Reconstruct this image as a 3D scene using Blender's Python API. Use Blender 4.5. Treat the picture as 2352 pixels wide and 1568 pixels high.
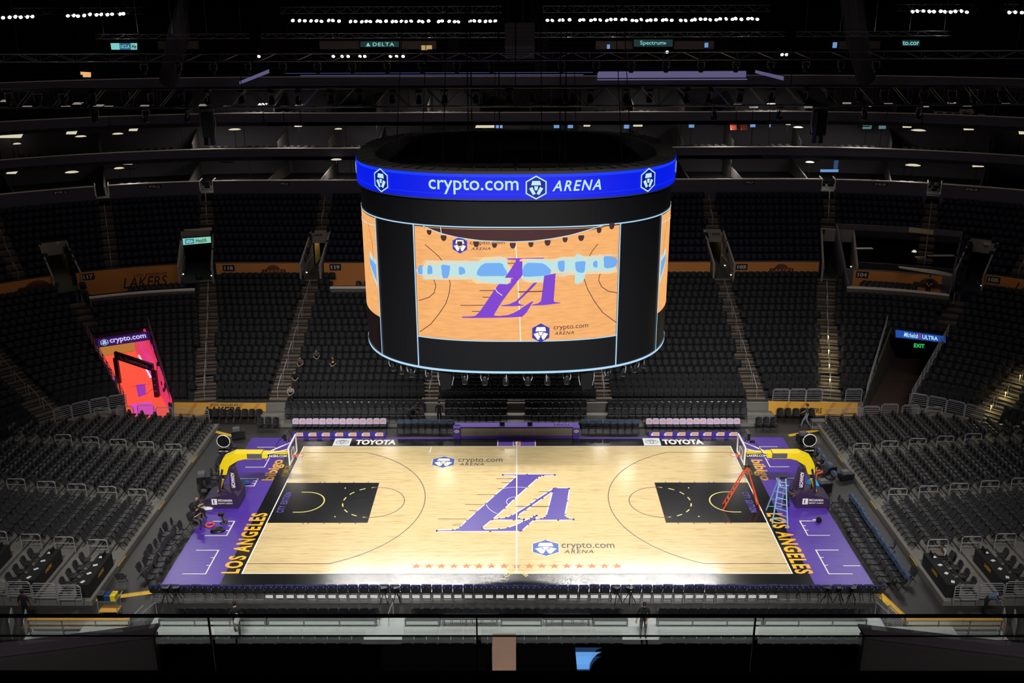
import bpy, bmesh, math, random
import numpy as np
from mathutils import Vector, Matrix
from mathutils.geometry import tessellate_polygon
random.seed(7); rng = np.random.default_rng(7)
for o in list(bpy.data.objects): bpy.data.objects.remove(o)
PI = math.pi
S = bpy.context.scene
COL = S.collection
# ------------------------------------------------------------------ camera
CAM = (0.110467, -50.48749, 27.791432); YAW, PITCH, ROLL, FPX = -0.00697405, 0.336442, -0.00402557, 2189.345
cy, sy, cp, sp = math.cos(YAW), math.sin(YAW), math.cos(PITCH), math.sin(PITCH)
F_ = Vector((sy*cp, cy*cp, -sp)); R0_ = Vector((cy, -sy, 0)); U0_ = R0_.cross(F_)
R_ = math.cos(ROLL)*R0_ + math.sin(ROLL)*U0_; U_ = -math.sin(ROLL)*R0_ + math.cos(ROLL)*U0_
cd = bpy.data.cameras.new('camera'); co = bpy.data.objects.new('camera', cd); COL.objects.link(co)
co.matrix_world = Matrix(((R_.x, U_.x, -F_.x, CAM[0]), (R_.y, U_.y, -F_.y, CAM[1]), (R_.z, U_.z, -F_.z, CAM[2]), (0, 0, 0, 1)))
cd.sensor_width = 36; cd.lens = 36*FPX/2352; cd.clip_start = .2; cd.clip_end = 400
S.camera = co
# ------------------------------------------------------------------ world, exposure
w = bpy.data.worlds.new('world'); S.world = w; w.use_nodes = True
w.node_tree.nodes['Background'].inputs[0].default_value = (.55, .62, 1, 1)
w.node_tree.nodes['Background'].inputs[1].default_value = .0016
S.view_settings.view_transform = 'Standard'; S.view_settings.look = 'None'
S.view_settings.exposure = 0; S.view_settings.gamma = 1
FAR_W, NEAR_W, FILL_W = 880, 7000, 1350   # watts of each flood light on the far and near bars, of each unseen fill light
# measuring helpers: where the sight line of a photo pixel meets a real plane
CV = Vector(CAM)
def ray(x, y): return F_*FPX + R_*(x-1176) - U_*(y-784)
def atz(x, y, z=0.):
    d = ray(x, y); return CV + d*((z-CAM[2])/d.z)
def aty(x, y, Y):
    d = ray(x, y); return CV + d*((Y-CAM[1])/d.y)
def pix(P):
    d = Vector(P)-CV; z = d.dot(F_); return (1176+FPX*d.dot(R_)/z, 784-FPX*d.dot(U_)/z, z)
# ------------------------------------------------------------------ materials
def lin(c): return tuple(((v/255)/12.92 if v/255 <= .04045 else ((v/255+.055)/1.055)**2.4) for v in c)
MATS = {}
def mat(name, rgb, rough=.6, metal=0., spec=.5, noise=0., nscale=8., bump=0., coat=0.):
    if name in MATS: return MATS[name]
    m = bpy.data.materials.new(name); MATS[name] = m; m.use_nodes = True
    nt = m.node_tree; b = nt.nodes['Principled BSDF']; c = lin(rgb)
    b.inputs['Base Color'].default_value = (*c, 1); b.inputs['Roughness'].default_value = rough
    b.inputs['Metallic'].default_value = metal; b.inputs['Specular IOR Level'].default_value = spec
    b.inputs['Coat Weight'].default_value = coat
    tc = nt.nodes.new('ShaderNodeTexCoord'); n = nt.nodes.new('ShaderNodeTexNoise')
    n.inputs['Scale'].default_value = nscale; n.inputs['Detail'].default_value = 3
    nt.links.new(tc.outputs['Object'], n.inputs['Vector'])
    r = nt.nodes.new('ShaderNodeMix'); r.data_type = 'RGBA'
    k = noise if noise else .08
    r.inputs[6].default_value = (*[max(0, v*(1-k)) for v in c], 1); r.inputs[7].default_value = (*[min(1, v*(1+k)) for v in c], 1)
    nt.links.new(n.outputs[0], r.inputs[0]); nt.links.new(r.outputs[2], b.inputs['Base Color'])
    if bump:
        bp = nt.nodes.new('ShaderNodeBump'); bp.inputs['Strength'].default_value = bump; bp.inputs['Distance'].default_value = .02
        nt.links.new(n.outputs[0], bp.inputs['Height']); nt.links.new(bp.outputs[0], b.inputs['Normal'])
    return m
def emi(name, rgb, s=1., base=(6, 6, 8), noise=0., nscale=(1, 1, 1)):
    if name in MATS: return MATS[name]
    m = bpy.data.materials.new(name); MATS[name] = m; m.use_nodes = True
    nt = m.node_tree; b = nt.nodes['Principled BSDF']
    b.inputs['Base Color'].default_value = (*lin(base), 1); b.inputs['Roughness'].default_value = .5
    c = lin(rgb); b.inputs['Emission Color'].default_value = (*c, 1); b.inputs['Emission Strength'].default_value = s
    if noise:
        tc = nt.nodes.new('ShaderNodeTexCoord'); mp = nt.nodes.new('ShaderNodeMapping'); mp.inputs['Scale'].default_value = nscale
        n = nt.nodes.new('ShaderNodeTexNoise'); n.inputs['Scale'].default_value = 1; n.inputs['Detail'].default_value = 4
        nt.links.new(tc.outputs['Object'], mp.inputs[0]); nt.links.new(mp.outputs[0], n.inputs['Vector'])
        r = nt.nodes.new('ShaderNodeMix'); r.data_type = 'RGBA'
        r.inputs[6].default_value = (*[v*(1-noise) for v in c], 1); r.inputs[7].default_value = (*[v*(1+noise) for v in c], 1)
        nt.links.new(n.outputs[0], r.inputs[0]); nt.links.new(r.outputs[2], b.inputs['Emission Color'])
    return m
def court_mat(name, rgb, rgb2, rough, streak):
    """lacquered floor boards running along X: board tint, grain streaks, slightly uneven gloss"""
    m = bpy.data.materials.new(name); MATS[name] = m; m.use_nodes = True
    nt = m.node_tree; b = nt.nodes['Principled BSDF']; L = nt.links
    tc = nt.nodes.new('ShaderNodeTexCoord')
    def noise(sc, detail=3):
        mp = nt.nodes.new('ShaderNodeMapping'); mp.inputs['Scale'].default_value = sc
        n = nt.nodes.new('ShaderNodeTexNoise'); n.inputs['Scale'].default_value = 1; n.inputs['Detail'].default_value = detail
        L.new(tc.outputs['Object'], mp.inputs[0]); L.new(mp.outputs[0], n.inputs['Vector']); return n
    n1 = noise((1.1, 16, 1), 4); n2 = noise((.35, 5, 1), 2); n3 = noise((.9, 24, 1), 3)
    ad = nt.nodes.new('ShaderNodeMath'); ad.operation = 'MULTIPLY_ADD'; ad.inputs[1].default_value = .6
    L.new(n1.outputs[0], ad.inputs[0]); 
    m2 = nt.nodes.new('ShaderNodeMath'); m2.operation = 'MULTIPLY'; m2.inputs[1].default_value = .4; L.new(n2.outputs[0], m2.inputs[0]); L.new(m2.outputs[0], ad.inputs[2])
    cr = nt.nodes.new('ShaderNodeValToRGB'); cr.color_ramp.elements[0].position = .32; cr.color_ramp.elements[1].position = .52
    cr.color_ramp.elements[0].color = (*lin(rgb2), 1); cr.color_ramp.elements[1].color = (*lin(rgb), 1)
    L.new(ad.outputs[0], cr.inputs[0]); L.new(cr.outputs[0], b.inputs['Base Color'])
    mr = nt.nodes.new('ShaderNodeMapRange'); mr.inputs[3].default_value = rough*.7; mr.inputs[4].default_value = rough*1.5
    L.new(n3.outputs[0], mr.inputs[0]); L.new(mr.outputs[0], b.inputs['Roughness'])
    bp = nt.nodes.new('ShaderNodeBump'); bp.inputs['Strength'].default_value = streak; bp.inputs['Distance'].default_value = .004
    L.new(n3.outputs[0], bp.inputs['Height']); L.new(bp.outputs[0], b.inputs['Normal'])
    return m
M_maple = court_mat('maple', (218, 195, 146), (190, 162, 114), .11, .22)
M_blackp = court_mat('black court paint', (20, 20, 22), (15, 15, 17), .16, .12)
M_purple = court_mat('purple court paint', (80, 48, 160), (74, 42, 152), .28, .5)
M_logo = court_mat('logo violet', (74, 52, 150), (68, 46, 144), .3, .4)
M_white = mat('white paint', (238, 236, 228), .35)
M_gold = mat('gold paint', (236, 178, 44), .4)
M_gold2 = mat('pale gold line', (240, 216, 120), .4)
M_dkline = mat('dark violet line', (78, 50, 60), .4)
M_tan = mat('tan star', (186, 118, 58), .4)
M_floor = mat('grey rubber floor', (42, 42, 41), .42, noise=.25, nscale=2.5)
M_conc = mat('stained concrete', (74, 70, 66), .7, noise=.25, nscale=1.5, bump=.2)
M_concd = mat('dark concrete', (34, 34, 38), .75, noise=.2, nscale=1.5)
M_step = mat('brown step', (92, 76, 62), .7, noise=.3, nscale=3)
M_plat = mat('grey riser deck', (112, 110, 105), .55, noise=.15, nscale=2)
M_alu = mat('pale aluminium', (200, 212, 208), .4, .3, noise=.1)
M_steel = mat('brushed steel rail', (158, 158, 164), .45, .25)
M_blk = mat('black plastic', (19, 19, 21), .36, noise=.2)
M_seat = mat('black seat vinyl', (29, 29, 33), .62, spec=.3, noise=.2)
M_seatn = mat('navy stadium seat', (18, 19, 38), .62, spec=.3, noise=.2)
M_fold = mat('black padded vinyl', (27, 27, 31), .42, noise=.15)
M_foldf = mat('black chair frame', (20, 20, 22), .35, .2)
M_navy = mat('navy chair cover', (26, 30, 74), .38)
M_blue = mat('slate blue chair cover', (56, 74, 102), .38)
M_lilac = mat('pale lilac cover', (196, 186, 222), .5)
M_peach = mat('peach print', (232, 160, 120), .5)
M_cloth = mat('black cloth', (16, 16, 19), .85)
M_banner = mat('amber banner', (206, 132, 66), .7, noise=.12, nscale=.6)
M_bannery = mat('yellow banner', (226, 168, 66), .65, noise=.1, nscale=.8)
M_yel = mat('yellow padding', (240, 212, 18), .45)
M_dkpad = mat('dark violet padding', (48, 32, 66), .5)
M_pur2 = mat('purple panel', (98, 74, 178), .4)
M_red = mat('orange red paint', (226, 74, 36), .4)
M_lblue = mat('light blue fibreglass', (120, 176, 214), .4)
M_grey = mat('mid grey paint', (88, 88, 92), .6)
M_fascia = mat('charcoal fascia', (72, 70, 88), .7)
M_cap = mat('pale ledge cap', (228, 216, 206), .5)
M_paper = mat('white paper', (228, 228, 226), .7)
M_skin = mat('skin', (184, 138, 114), .55)
M_skind = mat('brown skin', (128, 84, 62), .55)
M_hair = mat('dark hair', (24, 18, 16), .6)
M_beige = mat('beige board', (214, 190, 158), .6)
M_darkroof = mat('near black roof paint', (10, 10, 12), .8)
M_wire = mat('black cable', (14, 14, 15), .5)
E_lamp = emi('flood lamp lens', (255, 252, 240), 9)
E_white = emi('led white', (190, 235, 245), 1.0)
E_edge = emi('led edge', (178, 220, 250), 1.0)
E_blue = emi('led blue', (2, 26, 232), 1.0)
E_blued = emi('led deep blue', (0, 10, 140), 1.0)
E_orange = emi('led maple orange', (245, 176, 108), 1., noise=.22, nscale=(1.5, 1.5, 9))
E_vio = emi('led violet', (124, 60, 206), 1.)
E_dkl = emi('led dark line', (90, 48, 50), 1.)
E_mar = emi('led maroon', (64, 24, 30), 1.)
E_maroon2 = emi('led maroon shade', (70, 34, 40), 1.)
E_glare = emi('led sky blue glare', (112, 172, 240), 1.)
E_glare2 = emi('led pale glare', (190, 226, 226), 1.)
E_hexb = emi('led hex blue', (56, 50, 170), 1.)
E_cream = emi('led cream', (250, 246, 226), 1.)
E_black = mat('dark led panel', (15, 16, 19), .4)
E_spot = emi('small white lamp', (255, 246, 225), 1.4)
E_warm = emi('warm ceiling light', (236, 226, 196), .8)  # also the emission of the suite tops
E_tv = emi('blue screen', (120, 170, 230), .75)
E_mint = emi('mint screen', (150, 226, 196), .8)
E_teal = emi('teal lettering', (140, 220, 214), .8)
E_step = emi('step light', (255, 240, 210), 1.5)
# ------------------------------------------------------------------ mesh builder
class MB:
    def __init__(s): s.v = []; s.f = []; s.m = []
    def add(s, vs, fs, mi=0):
        n = len(s.v); s.v += [tuple(v) for v in vs]; s.f += [tuple(i+n for i in f) for f in fs]; s.m += [mi]*len(fs); return s
    def box(s, c, d, rz=0, mi=0, rx=0, ry=0):
        x, y, z = d[0]/2, d[1]/2, d[2]/2
        vs = [Vector((a*x, b*y, e*z)) for a in (-1, 1) for b in (-1, 1) for e in (-1, 1)]
        if rz or rx or ry:
            R = Matrix.Rotation(rz, 3, 'Z') @ Matrix.Rotation(ry, 3, 'Y') @ Matrix.Rotation(rx, 3, 'X'); vs = [R @ v for v in vs]
        c = Vector(c)
        return s.add([v+c for v in vs], [(0, 1, 3, 2), (4, 6, 7, 5), (0, 4, 5, 1), (2, 3, 7, 6), (0, 2, 6, 4), (1, 5, 7, 3)], mi)
    def tube(s, pts, r, n=6, mi=0, closed=False):
        pts = [Vector(p) for p in pts]; m = len(pts); base = len(s.v); rr = r if isinstance(r, (list, tuple)) else [r]*m
        for i, p in enumerate(pts):
            if closed: t = pts[(i+1) % m]-pts[i-1]
            else: t = pts[min(i+1, m-1)]-pts[max(i-1, 0)]
            t.normalize(); a = Vector((0, 0, 1)) if abs(t.z) < .9 else Vector((1, 0, 0))
            u = t.cross(a).normalized(); v = t.cross(u)
            for k in range(n):
                an = 2*PI*k/n; s.v.append(tuple(p+(u*math.cos(an)+v*math.sin(an))*rr[i]))
        for i in range(m if closed else m-1):
            j = (i+1) % m
            for k in range(n):
                l = (k+1) % n; s.f.append((base+i*n+k, base+i*n+l, base+j*n+l, base+j*n+k)); s.m.append(mi)
        if not closed:
            s.f.append(tuple(base+k for k in range(n))[::-1]); s.f.append(tuple(base+(m-1)*n+k for k in range(n))); s.m += [mi, mi]
        return s
    def prism(s, poly, z0, z1, mi=0):
        n = len(poly); return s.add([(*p, z0) for p in poly]+[(*p, z1) for p in poly],
            [tuple(range(n))[::-1], tuple(range(n, 2*n))]+[(i, (i+1) % n, n+(i+1) % n, n+i) for i in range(n)], mi)
    def extr(s, pts, d, mi=0):
        """extrude a 3-D polygon by vector d"""
        n = len(pts); d = Vector(d); p = [Vector(q) for q in pts]
        return s.add(p+[q+d for q in p], [tuple(range(n))[::-1], tuple(range(n, 2*n))]+[(i, (i+1) % n, n+(i+1) % n, n+i) for i in range(n)], mi)
    def lathe(s, prof, c=(0, 0, 0), n=16, mi=0):
        base = len(s.v); m = len(prof)
        for r, z in prof:
            for k in range(n): an = 2*PI*k/n; s.v.append((c[0]+r*math.cos(an), c[1]+r*math.sin(an), c[2]+z))
        for i in range(m-1):
            for k in range(n):
                l = (k+1) % n; s.f.append((base+i*n+k, base+i*n+l, base+(i+1)*n+l, base+(i+1)*n+k)); s.m.append(mi)
        s.f.append(tuple(base+k for k in range(n))[::-1]); s.f.append(tuple(base+(m-1)*n+k for k in range(n))); s.m += [mi, mi]
        return s
    def sweep(s, path, prof, mi=0, closed=False):
        """path: list of (x,y,nx,ny) with outward normal; prof: list of (offset, z) closed polygon"""
        base = len(s.v); n = len(prof); m = len(path)
        for x, y, nx, ny in path:
            for o, z in prof: s.v.append((x+nx*o, y+ny*o, z))
        for i in range(m if closed else m-1):
            j = (i+1) % m
            for k in range(n):
                l = (k+1) % n; s.f.append((base+i*n+k, base+i*n+l, base+j*n+l, base+j*n+k)); s.m.append(mi)
        if not closed:
            s.f.append(tuple(base+k for k in range(n))); s.f.append(tuple(base+(m-1)*n+k for k in range(n))[::-1]); s.m += [mi, mi]
        return s
    def mesh(s, name, mats, smooth=False):
        me = bpy.data.meshes.new(name); me.from_pydata(s.v, [], s.f)
        for m in (mats if isinstance(mats, (list, tuple)) else [mats]): me.materials.append(m)
        if any(s.m): me.polygons.foreach_set('material_index', s.m)
        if smooth: me.polygons.foreach_set('use_smooth', [True]*len(s.f))
        me.update(); return me
    def build(s, name, mats, parent=None, smooth=False):
        return mkobj(name, s.mesh(name, mats, smooth), parent)
def mkobj(name, me, parent=None, loc=None):
    o = bpy.data.objects.new(name, me); COL.objects.link(o)
    if parent: o.parent = parent
    if loc is not None: o.location = loc
    return o
def tag(o, label=None, cat=None, group=None, kind=None):
    if label: o['label'] = label
    if cat: o['category'] = cat
    if group: o['group'] = group
    if kind: o['kind'] = kind
    return o
def struct(o, label=None): 
    o['kind'] = 'structure'
    if label: o['label'] = label
    return o
def thing(name, label, cat, loc=(0, 0, 0), rz=0, group=None):
    o = bpy.data.objects.new(name, None); COL.objects.link(o); o.location = loc; o.rotation_euler = (0, 0, rz); o.empty_display_size = .2
    return tag(o, label, cat, group)
KIDS = {}
def dup(root, loc, rz, label, group=None):
    """copy of a thing with copies of its parts and sub-parts (mesh data shared)"""
    def cp(o, parent):
        c = o.copy(); COL.objects.link(c); c.parent = parent
        for ch in KIDS.get(o.name) or KIDS.setdefault(o.name, list(o.children)): cp(ch, c)
        return c
    r = cp(root, None); r.location = loc; r.rotation_euler = (0, 0, rz); r['label'] = label
    if group: r['group'] = group
    return r
ONES = ['', 'first', 'second', 'third', 'fourth', 'fifth', 'sixth', 'seventh', 'eighth', 'ninth', 'tenth', 'eleventh', 'twelfth', 'thirteenth', 'fourteenth', 'fifteenth', 'sixteenth', 'seventeenth', 'eighteenth', 'nineteenth']
TENS = {2: 'twenty', 3: 'thirty', 4: 'forty', 5: 'fifty', 6: 'sixty', 7: 'seventy', 8: 'eighty', 9: 'ninety'}
def nth(n):
    if n < 20: return ONES[n]
    t, u = divmod(n, 10)
    if t > 9: return f'{n}th'
    return (TENS[t][:-1]+'ieth') if u == 0 else TENS[t]+'-'+ONES[u]
# ------------------------------------------------------------------ lettering
_tc = {}
def text_geo(body, bold=0., shear=0., spacing=1.):
    k = (body, bold, shear, spacing)
    if k in _tc: return _tc[k]
    cu = bpy.data.curves.new('lettering', 'FONT'); cu.body = body; cu.offset = bold; cu.shear = shear; cu.space_character = spacing; cu.resolution_u = 3
    o = bpy.data.objects.new('lettering', cu); COL.objects.link(o)
    dg = bpy.context.evaluated_depsgraph_get(); me = bpy.data.meshes.new_from_object(o.evaluated_get(dg))
    vs = [(v.co.x, v.co.y) for v in me.vertices]; fs = [tuple(p.vertices) for p in me.polygons]
    bpy.data.objects.remove(o); bpy.data.curves.remove(cu); bpy.data.meshes.remove(me)
    x0 = min(v[0] for v in vs); x1 = max(v[0] for v in vs); y0 = min(v[1] for v in vs); y1 = max(v[1] for v in vs)
    r = ([((v[0]-x0)/(x1-x0), (v[1]-y0)/(y1-y0)) for v in vs], fs); _tc[k] = r; return r
def text(name, body, fn, m, parent=None, bold=.012, shear=0., spacing=1.):
    vs, fs = text_geo(body, bold, shear, spacing)
    mb = MB(); mb.add([fn(u, v) for u, v in vs], fs); return mb.build(name, m, parent)
def pl(o, ux, uy):
    o, ux, uy = Vector(o), Vector(ux), Vector(uy); return lambda u, v: o+ux*u+uy*v
def polys2(mb, poly, fn, mi=0):
    """polygon (possibly concave) in 2-D -> triangles mapped by fn"""
    tr = tessellate_polygon([[Vector((*p, 0)) for p in poly]]); mb.add([fn(*p) for p in poly], tr, mi)
def outline(mb, poly, fn, wd, mi=0, closed=True):
    n = len(poly)
    for i in range(n if closed else n-1):
        a = Vector(poly[i]); b = Vector(poly[(i+1) % n]); d = (b-a)
        if d.length < 1e-6: continue
        d.normalize(); q = Vector((-d.y, d.x))*wd; a = a-d*wd*.7; b = b+d*wd*.7
        mb.add([fn(*(a+q)), fn(*(a-q)), fn(*(b-q)), fn(*(b+q))], [(0, 1, 2, 3)], mi)
def arc(cx, cy, r, a0, a1, n=24): return [(cx+r*math.cos(math.radians(a0+(a1-a0)*i/n)), cy+r*math.sin(math.radians(a0+(a1-a0)*i/n))) for i in range(n+1)]
def strip(mb, pts, wd, z, mi=0, closed=False):
    """painted line of width wd through pts, mitred"""
    n = len(pts); P = [Vector(p) for p in pts]; L = []; Rr = []
    for i in range(n):
        a = P[i-1] if (i or closed) else P[i]; b = P[(i+1) % n] if (i < n-1 or closed) else P[i]
        d1 = (P[i]-a); d2 = (b-P[i]); d1 = d1.normalized() if d1.length > 1e-6 else d2.normalized(); d2 = d2.normalized() if d2.length > 1e-6 else d1
        t = (d1+d2).normalized(); q = Vector((-t.y, t.x)); c = max(.3, t.dot(d1)); L.append(P[i]+q*wd/2/c); Rr.append(P[i]-q*wd/2/c)
    b0 = len(mb.v); mb.v += [(*p, z) for p in L]+[(*p, z) for p in Rr]
    for i in range(n if closed else n-1): j = (i+1) % n; mb.f.append((b0+i, b0+n+i, b0+n+j, b0+j)); mb.m.append(mi)
HEX = [(0, .58), (.5, .3), (.5, -.3), (0, -.58), (-.5, -.3), (-.5, .3)]
HEXW = [[(-.24, .36), (.24, .36), (.31, .1), (-.31, .1)], [(-.42, -.06), (-.17, .04), (-.1, -.14), (-.02, -.2), (-.1, -.4), (-.19, -.42)],
        [(.42, -.06), (.17, .04), (.1, -.14), (.02, -.2), (.1, -.4), (.19, -.42)], [(-.13, .06), (.13, .06), (.08, -.12), (0, -.17), (-.08, -.12)]]
HEXR = [[(-.2, .34), (.2, .34), (.25, .12), (-.25, .12)], [(-.36, -.05), (-.2, .04), (-.13, -.1), (-.02, -.32), (-.16, -.38)],
        [(.36, -.05), (.2, .04), (.13, -.1), (.02, -.32), (.16, -.38)], [(-.1, .07), (.1, .07), (.06, -.14), (-.06, -.14)]]
# ------------------------------------------------------------------ hall floor and portable court
fb = MB(); fb.box((0, 0, -.28), (74, 60, .5)); struct(fb.build('floor', M_floor))
court = thing('basketball_court', 'maple basketball court with violet end aprons and black keys', 'basketball court', (0, 0, 0))
c = MB(); c.box((0, -.125, -.015), (36.4, 18.35, .03)); c.build('court_deck', M_purple, court)
A_, B_ = 14.325, 7.62
def rect(mb, x0, x1, y0, y1, z, mi): mb.add([(x0, y0, z), (x1, y0, z), (x1, y1, z), (x0, y1, z)], [(0, 1, 2, 3)], mi)
c = MB(); rect(c, -15.2, 15.2, -9.28, 8.8, .003, 0); c.build('black_border', M_blackp, court)
c = MB(); rect(c, -A_, A_, -B_, B_, .006, 0); c.build('maple_panel', M_maple, court)
for sx in (-1, 1):
    c = MB(); rect(c, *sorted((sx*A_, sx*(A_-5.79))), -2.44, 2.44, .009, 0); c.build('key_area', M_blackp, court)
c = MB(); Z1 = .012
mats = [M_white, M_dkline, M_gold2, M_gold, M_logo, M_tan]
strip(c, [(-A_, -B_), (A_, -B_), (A_, B_), (-A_, B_)], .07, Z1, 0, True)
rect(c, -.035, .035, -B_, B_, Z1+.008, 0)
for sx in (-1, 1):
    hx = sx*(A_-1.6)
    a = math.degrees(math.asin(6.7/7.24))
    pts = [(sx*A_, 6.7)]+[(hx-sx*7.24*math.cos(math.radians(t)), 7.24*math.sin(math.radians(t))) for t in np.linspace(a, -a, 60)]+[(sx*A_, -6.7)]
    strip(c, pts, .05, Z1, 1)
    fx = sx*(A_-5.79)
    strip(c, [(fx-sx*1.83*math.cos(math.radians(t)), 1.83*math.sin(math.radians(t))) for t in np.linspace(90, -90, 30)], .05, Z1, 1)
    for t in range(-84, 90, 24):
        strip(c, [(fx+sx*1.83*math.cos(math.radians(q)), 1.83*math.sin(math.radians(q))) for q in (t-6, t, t+6)], .07, Z1, 2)
    for yy in (1.83, -1.83):
        strip(c, [(fx, yy), (fx+sx*.3, yy)], .07, Z1, 2)
        strip(c, [(fx+sx*2.0, yy*.95-.06), (fx+sx*2.0, yy*.95+.06)], .07, Z1, 2)
    strip(c, [(sx*13.1, 1.22)]+[(hx-sx*1.22*math.cos(math.radians(t)), 1.22*math.sin(math.radians(t))) for t in np.linspace(90, -90, 30)]+[(sx*13.1, -1.22)], .07, Z1, 2)
    for yy in (2.44, -2.44):
        for q in (2.1, 2.4, 3.3, 4.2, 5.1): strip(c, [(sx*(A_-q), yy), (sx*(A_-q), yy*1.06)], .05, Z1, 1)
    for yy, ln in ((7.6, .95), (-7.55, -.95)): strip(c, [(sx*5.9*.97, yy), (sx*5.78, yy-ln)], .06, Z1, 0)
    # practice brackets on the violet end apron
    for ya, yb in ((-7.66, -5.36), (-3.84, -2.26), (2.03, 3.01), (4.57, 7.53)):
        xo = sx*17.45; xi = sx*16.22
        strip(c, [(xo, ya), (xi, ya), (xi, yb), (xo, yb)], .07, Z1, 0)
        for fr in (.35, .68):
            yy = ya+(yb-ya)*fr; strip(c, [(xi, yy), (xi+sx*.2, yy)], .06, Z1, 0)
for x in (-1.29, 1.25): strip(c, [(x, 7.62), (x, 8.6)], .06, Z1, 0)
strip(c, [(17.2, -6.9), (18.1, -6.9)], .07, Z1, 0)
for i in range(17):
    x = -5.29+i*.662; y = -6.93
    st = []
    for k in range(10):
        r = .3 if k % 2 == 0 else .115; an = PI/2+k*PI/5; st.append((x+r*1.0*math.cos(an), y+r*math.sin(an)))
    polys2(c, st, lambda u, v: (u, v, Z1+.004), 5)
strip(c, arc(0, 0, 1.83, 72, 120), .035, .028, 0); strip(c, arc(0, 0, 1.83, 191, 232), .035, .028, 0); strip(c, arc(0, 0, .61, 95, 213), .035, .028, 0)
c.build('court_markings', mats, court)
c = MB(); rect(c, -1.28, 1.24, 7.66, 8.75, .006, 0); c.build('violet_table_tile', M_purple, court)
# centre letters: outline traced on the floor
def q5(x, y): P = atz(820+x/4.9, 1020+y/4.9); return (P.x, P.y)
def q6(x, y): P = atz(1180+x/4.9, 1020+y/4.9); return (P.x, P.y)
Lp = [q5(*p) for p in [(1640, 351), (1640, 343), (1800, 342)]]+[q6(*p) for p in [(150, 341), (463, 342), (464, 350), (330, 353), (296, 362), (262, 385), (150, 483), (0, 618)]]+\
     [q5(*p) for p in [(1660, 722), (1520, 845), (1404, 938), (1403, 955), (1420, 962), (1600, 956), (1700, 943), (1800, 908), (1880, 868)]]+\
     [q6(*p) for p in [(196, 836), (225, 812), (255, 802), (266, 806), (225, 850), (160, 905), (88, 972), (70, 978)]]+\
     [q5(*p) for p in [(1500, 980), (900, 980), (897, 971), (1080, 966), (1130, 958), (1165, 935), (1240, 862), (1345, 765), (1455, 668), (1555, 578), (1640, 505), (1720, 435), (1768, 390), (1803, 362), (1795, 352)]]
Leg = [q5(*p) for p in [(1508, 849), (1510, 845), (1600, 841), (1680, 827), (1740, 806), (1800, 770), (1960, 672)]]+[q6(*p) for p in [(260, 622), (390, 540), (452, 500), (480, 498), (445, 525), (320, 612), (195, 697), (130, 742), (46, 796), (36, 812), (60, 838), (112, 843), (116, 850), (0, 851)]]
Stem = [q6(*p) for p in [(452, 500), (465, 497), (620, 497), (621, 506), (601, 640), (572, 790), (578, 820), (604, 836), (672, 842), (675, 850), (500, 852), (230, 852), (232, 846), (310, 840), (350, 825), (370, 805), (400, 700), (445, 524)]]
Bar = [q6(*p) for p in [(18, 700), (408, 698), (405, 706), (18, 706)]]
lg = MB()
fnL = lambda dz: (lambda u, v: (u, v, .018+dz))
for pp in (Lp, Leg, Stem): outline(lg, pp, fnL(-.003), .075, 0)
for k, pp in enumerate((Lp, Leg, Stem)): polys2(lg, pp, fnL(.001*k), 1)
polys2(lg, Bar, fnL(.003), 2)
for a, b, y in ((1570, 1778, 388), (1625, 1730, 432), (1585, 1645, 501), (1350, 1575, 568), (1215, 1462, 678), (1258, 1380, 749), (908, 1258, 842), (1075, 1192, 910)):
    polys2(lg, [q5(a, y-2), q5(b, y-2), q5(b, y+2), q5(a, y+2)], fnL(.003), 2)
for a, b, y in ((278, 405, 536), (220, 275, 620)): polys2(lg, [q6(a, y-2), q6(b, y-2), q6(b, y+2), q6(a, y+2)], fnL(.003), 2)
lg.build('centre_letter_logo', [M_white, M_logo, M_dkline], court)
M_hexb = mat('hexagon blue', (44, 78, 158), .35); M_ink = mat('charcoal lettering', (52, 48, 52), .4)
for hx, hy, tx0, tx1, ty in ((-4.76, 5.3, -3.82, -.93, 5.12), (1.59, -5.13, 2.46, 5.35, -5.35)):
    mb = MB(); sc = 1.4
    outline(mb, [(hx+a*sc, hy+b*sc) for a, b in HEX], lambda u, v: (u, v, .011), .04, 1)
    polys2(mb, [(hx+a*sc, hy+b*sc) for a, b in HEX], lambda u, v: (u, v, .012), 0)
    for pp in HEXW: polys2(mb, [(hx+a*sc, hy+b*sc) for a, b in pp], lambda u, v: (u, v, .015), 1)
    lo = mb.build('arena_emblem', [M_hexb, M_white], court)
    text('arena_lettering', 'crypto.com', pl((tx0, ty, .015), (tx1-tx0, 0, 0), (0, .72, 0)), M_ink, court, .004)
    text('arena_lettering', 'ARENA', pl((tx0+.1, ty-.33, .015), (1.6, 0, 0), (0, .34, 0)), M_ink, court, .012, .25, 1.25)
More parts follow.
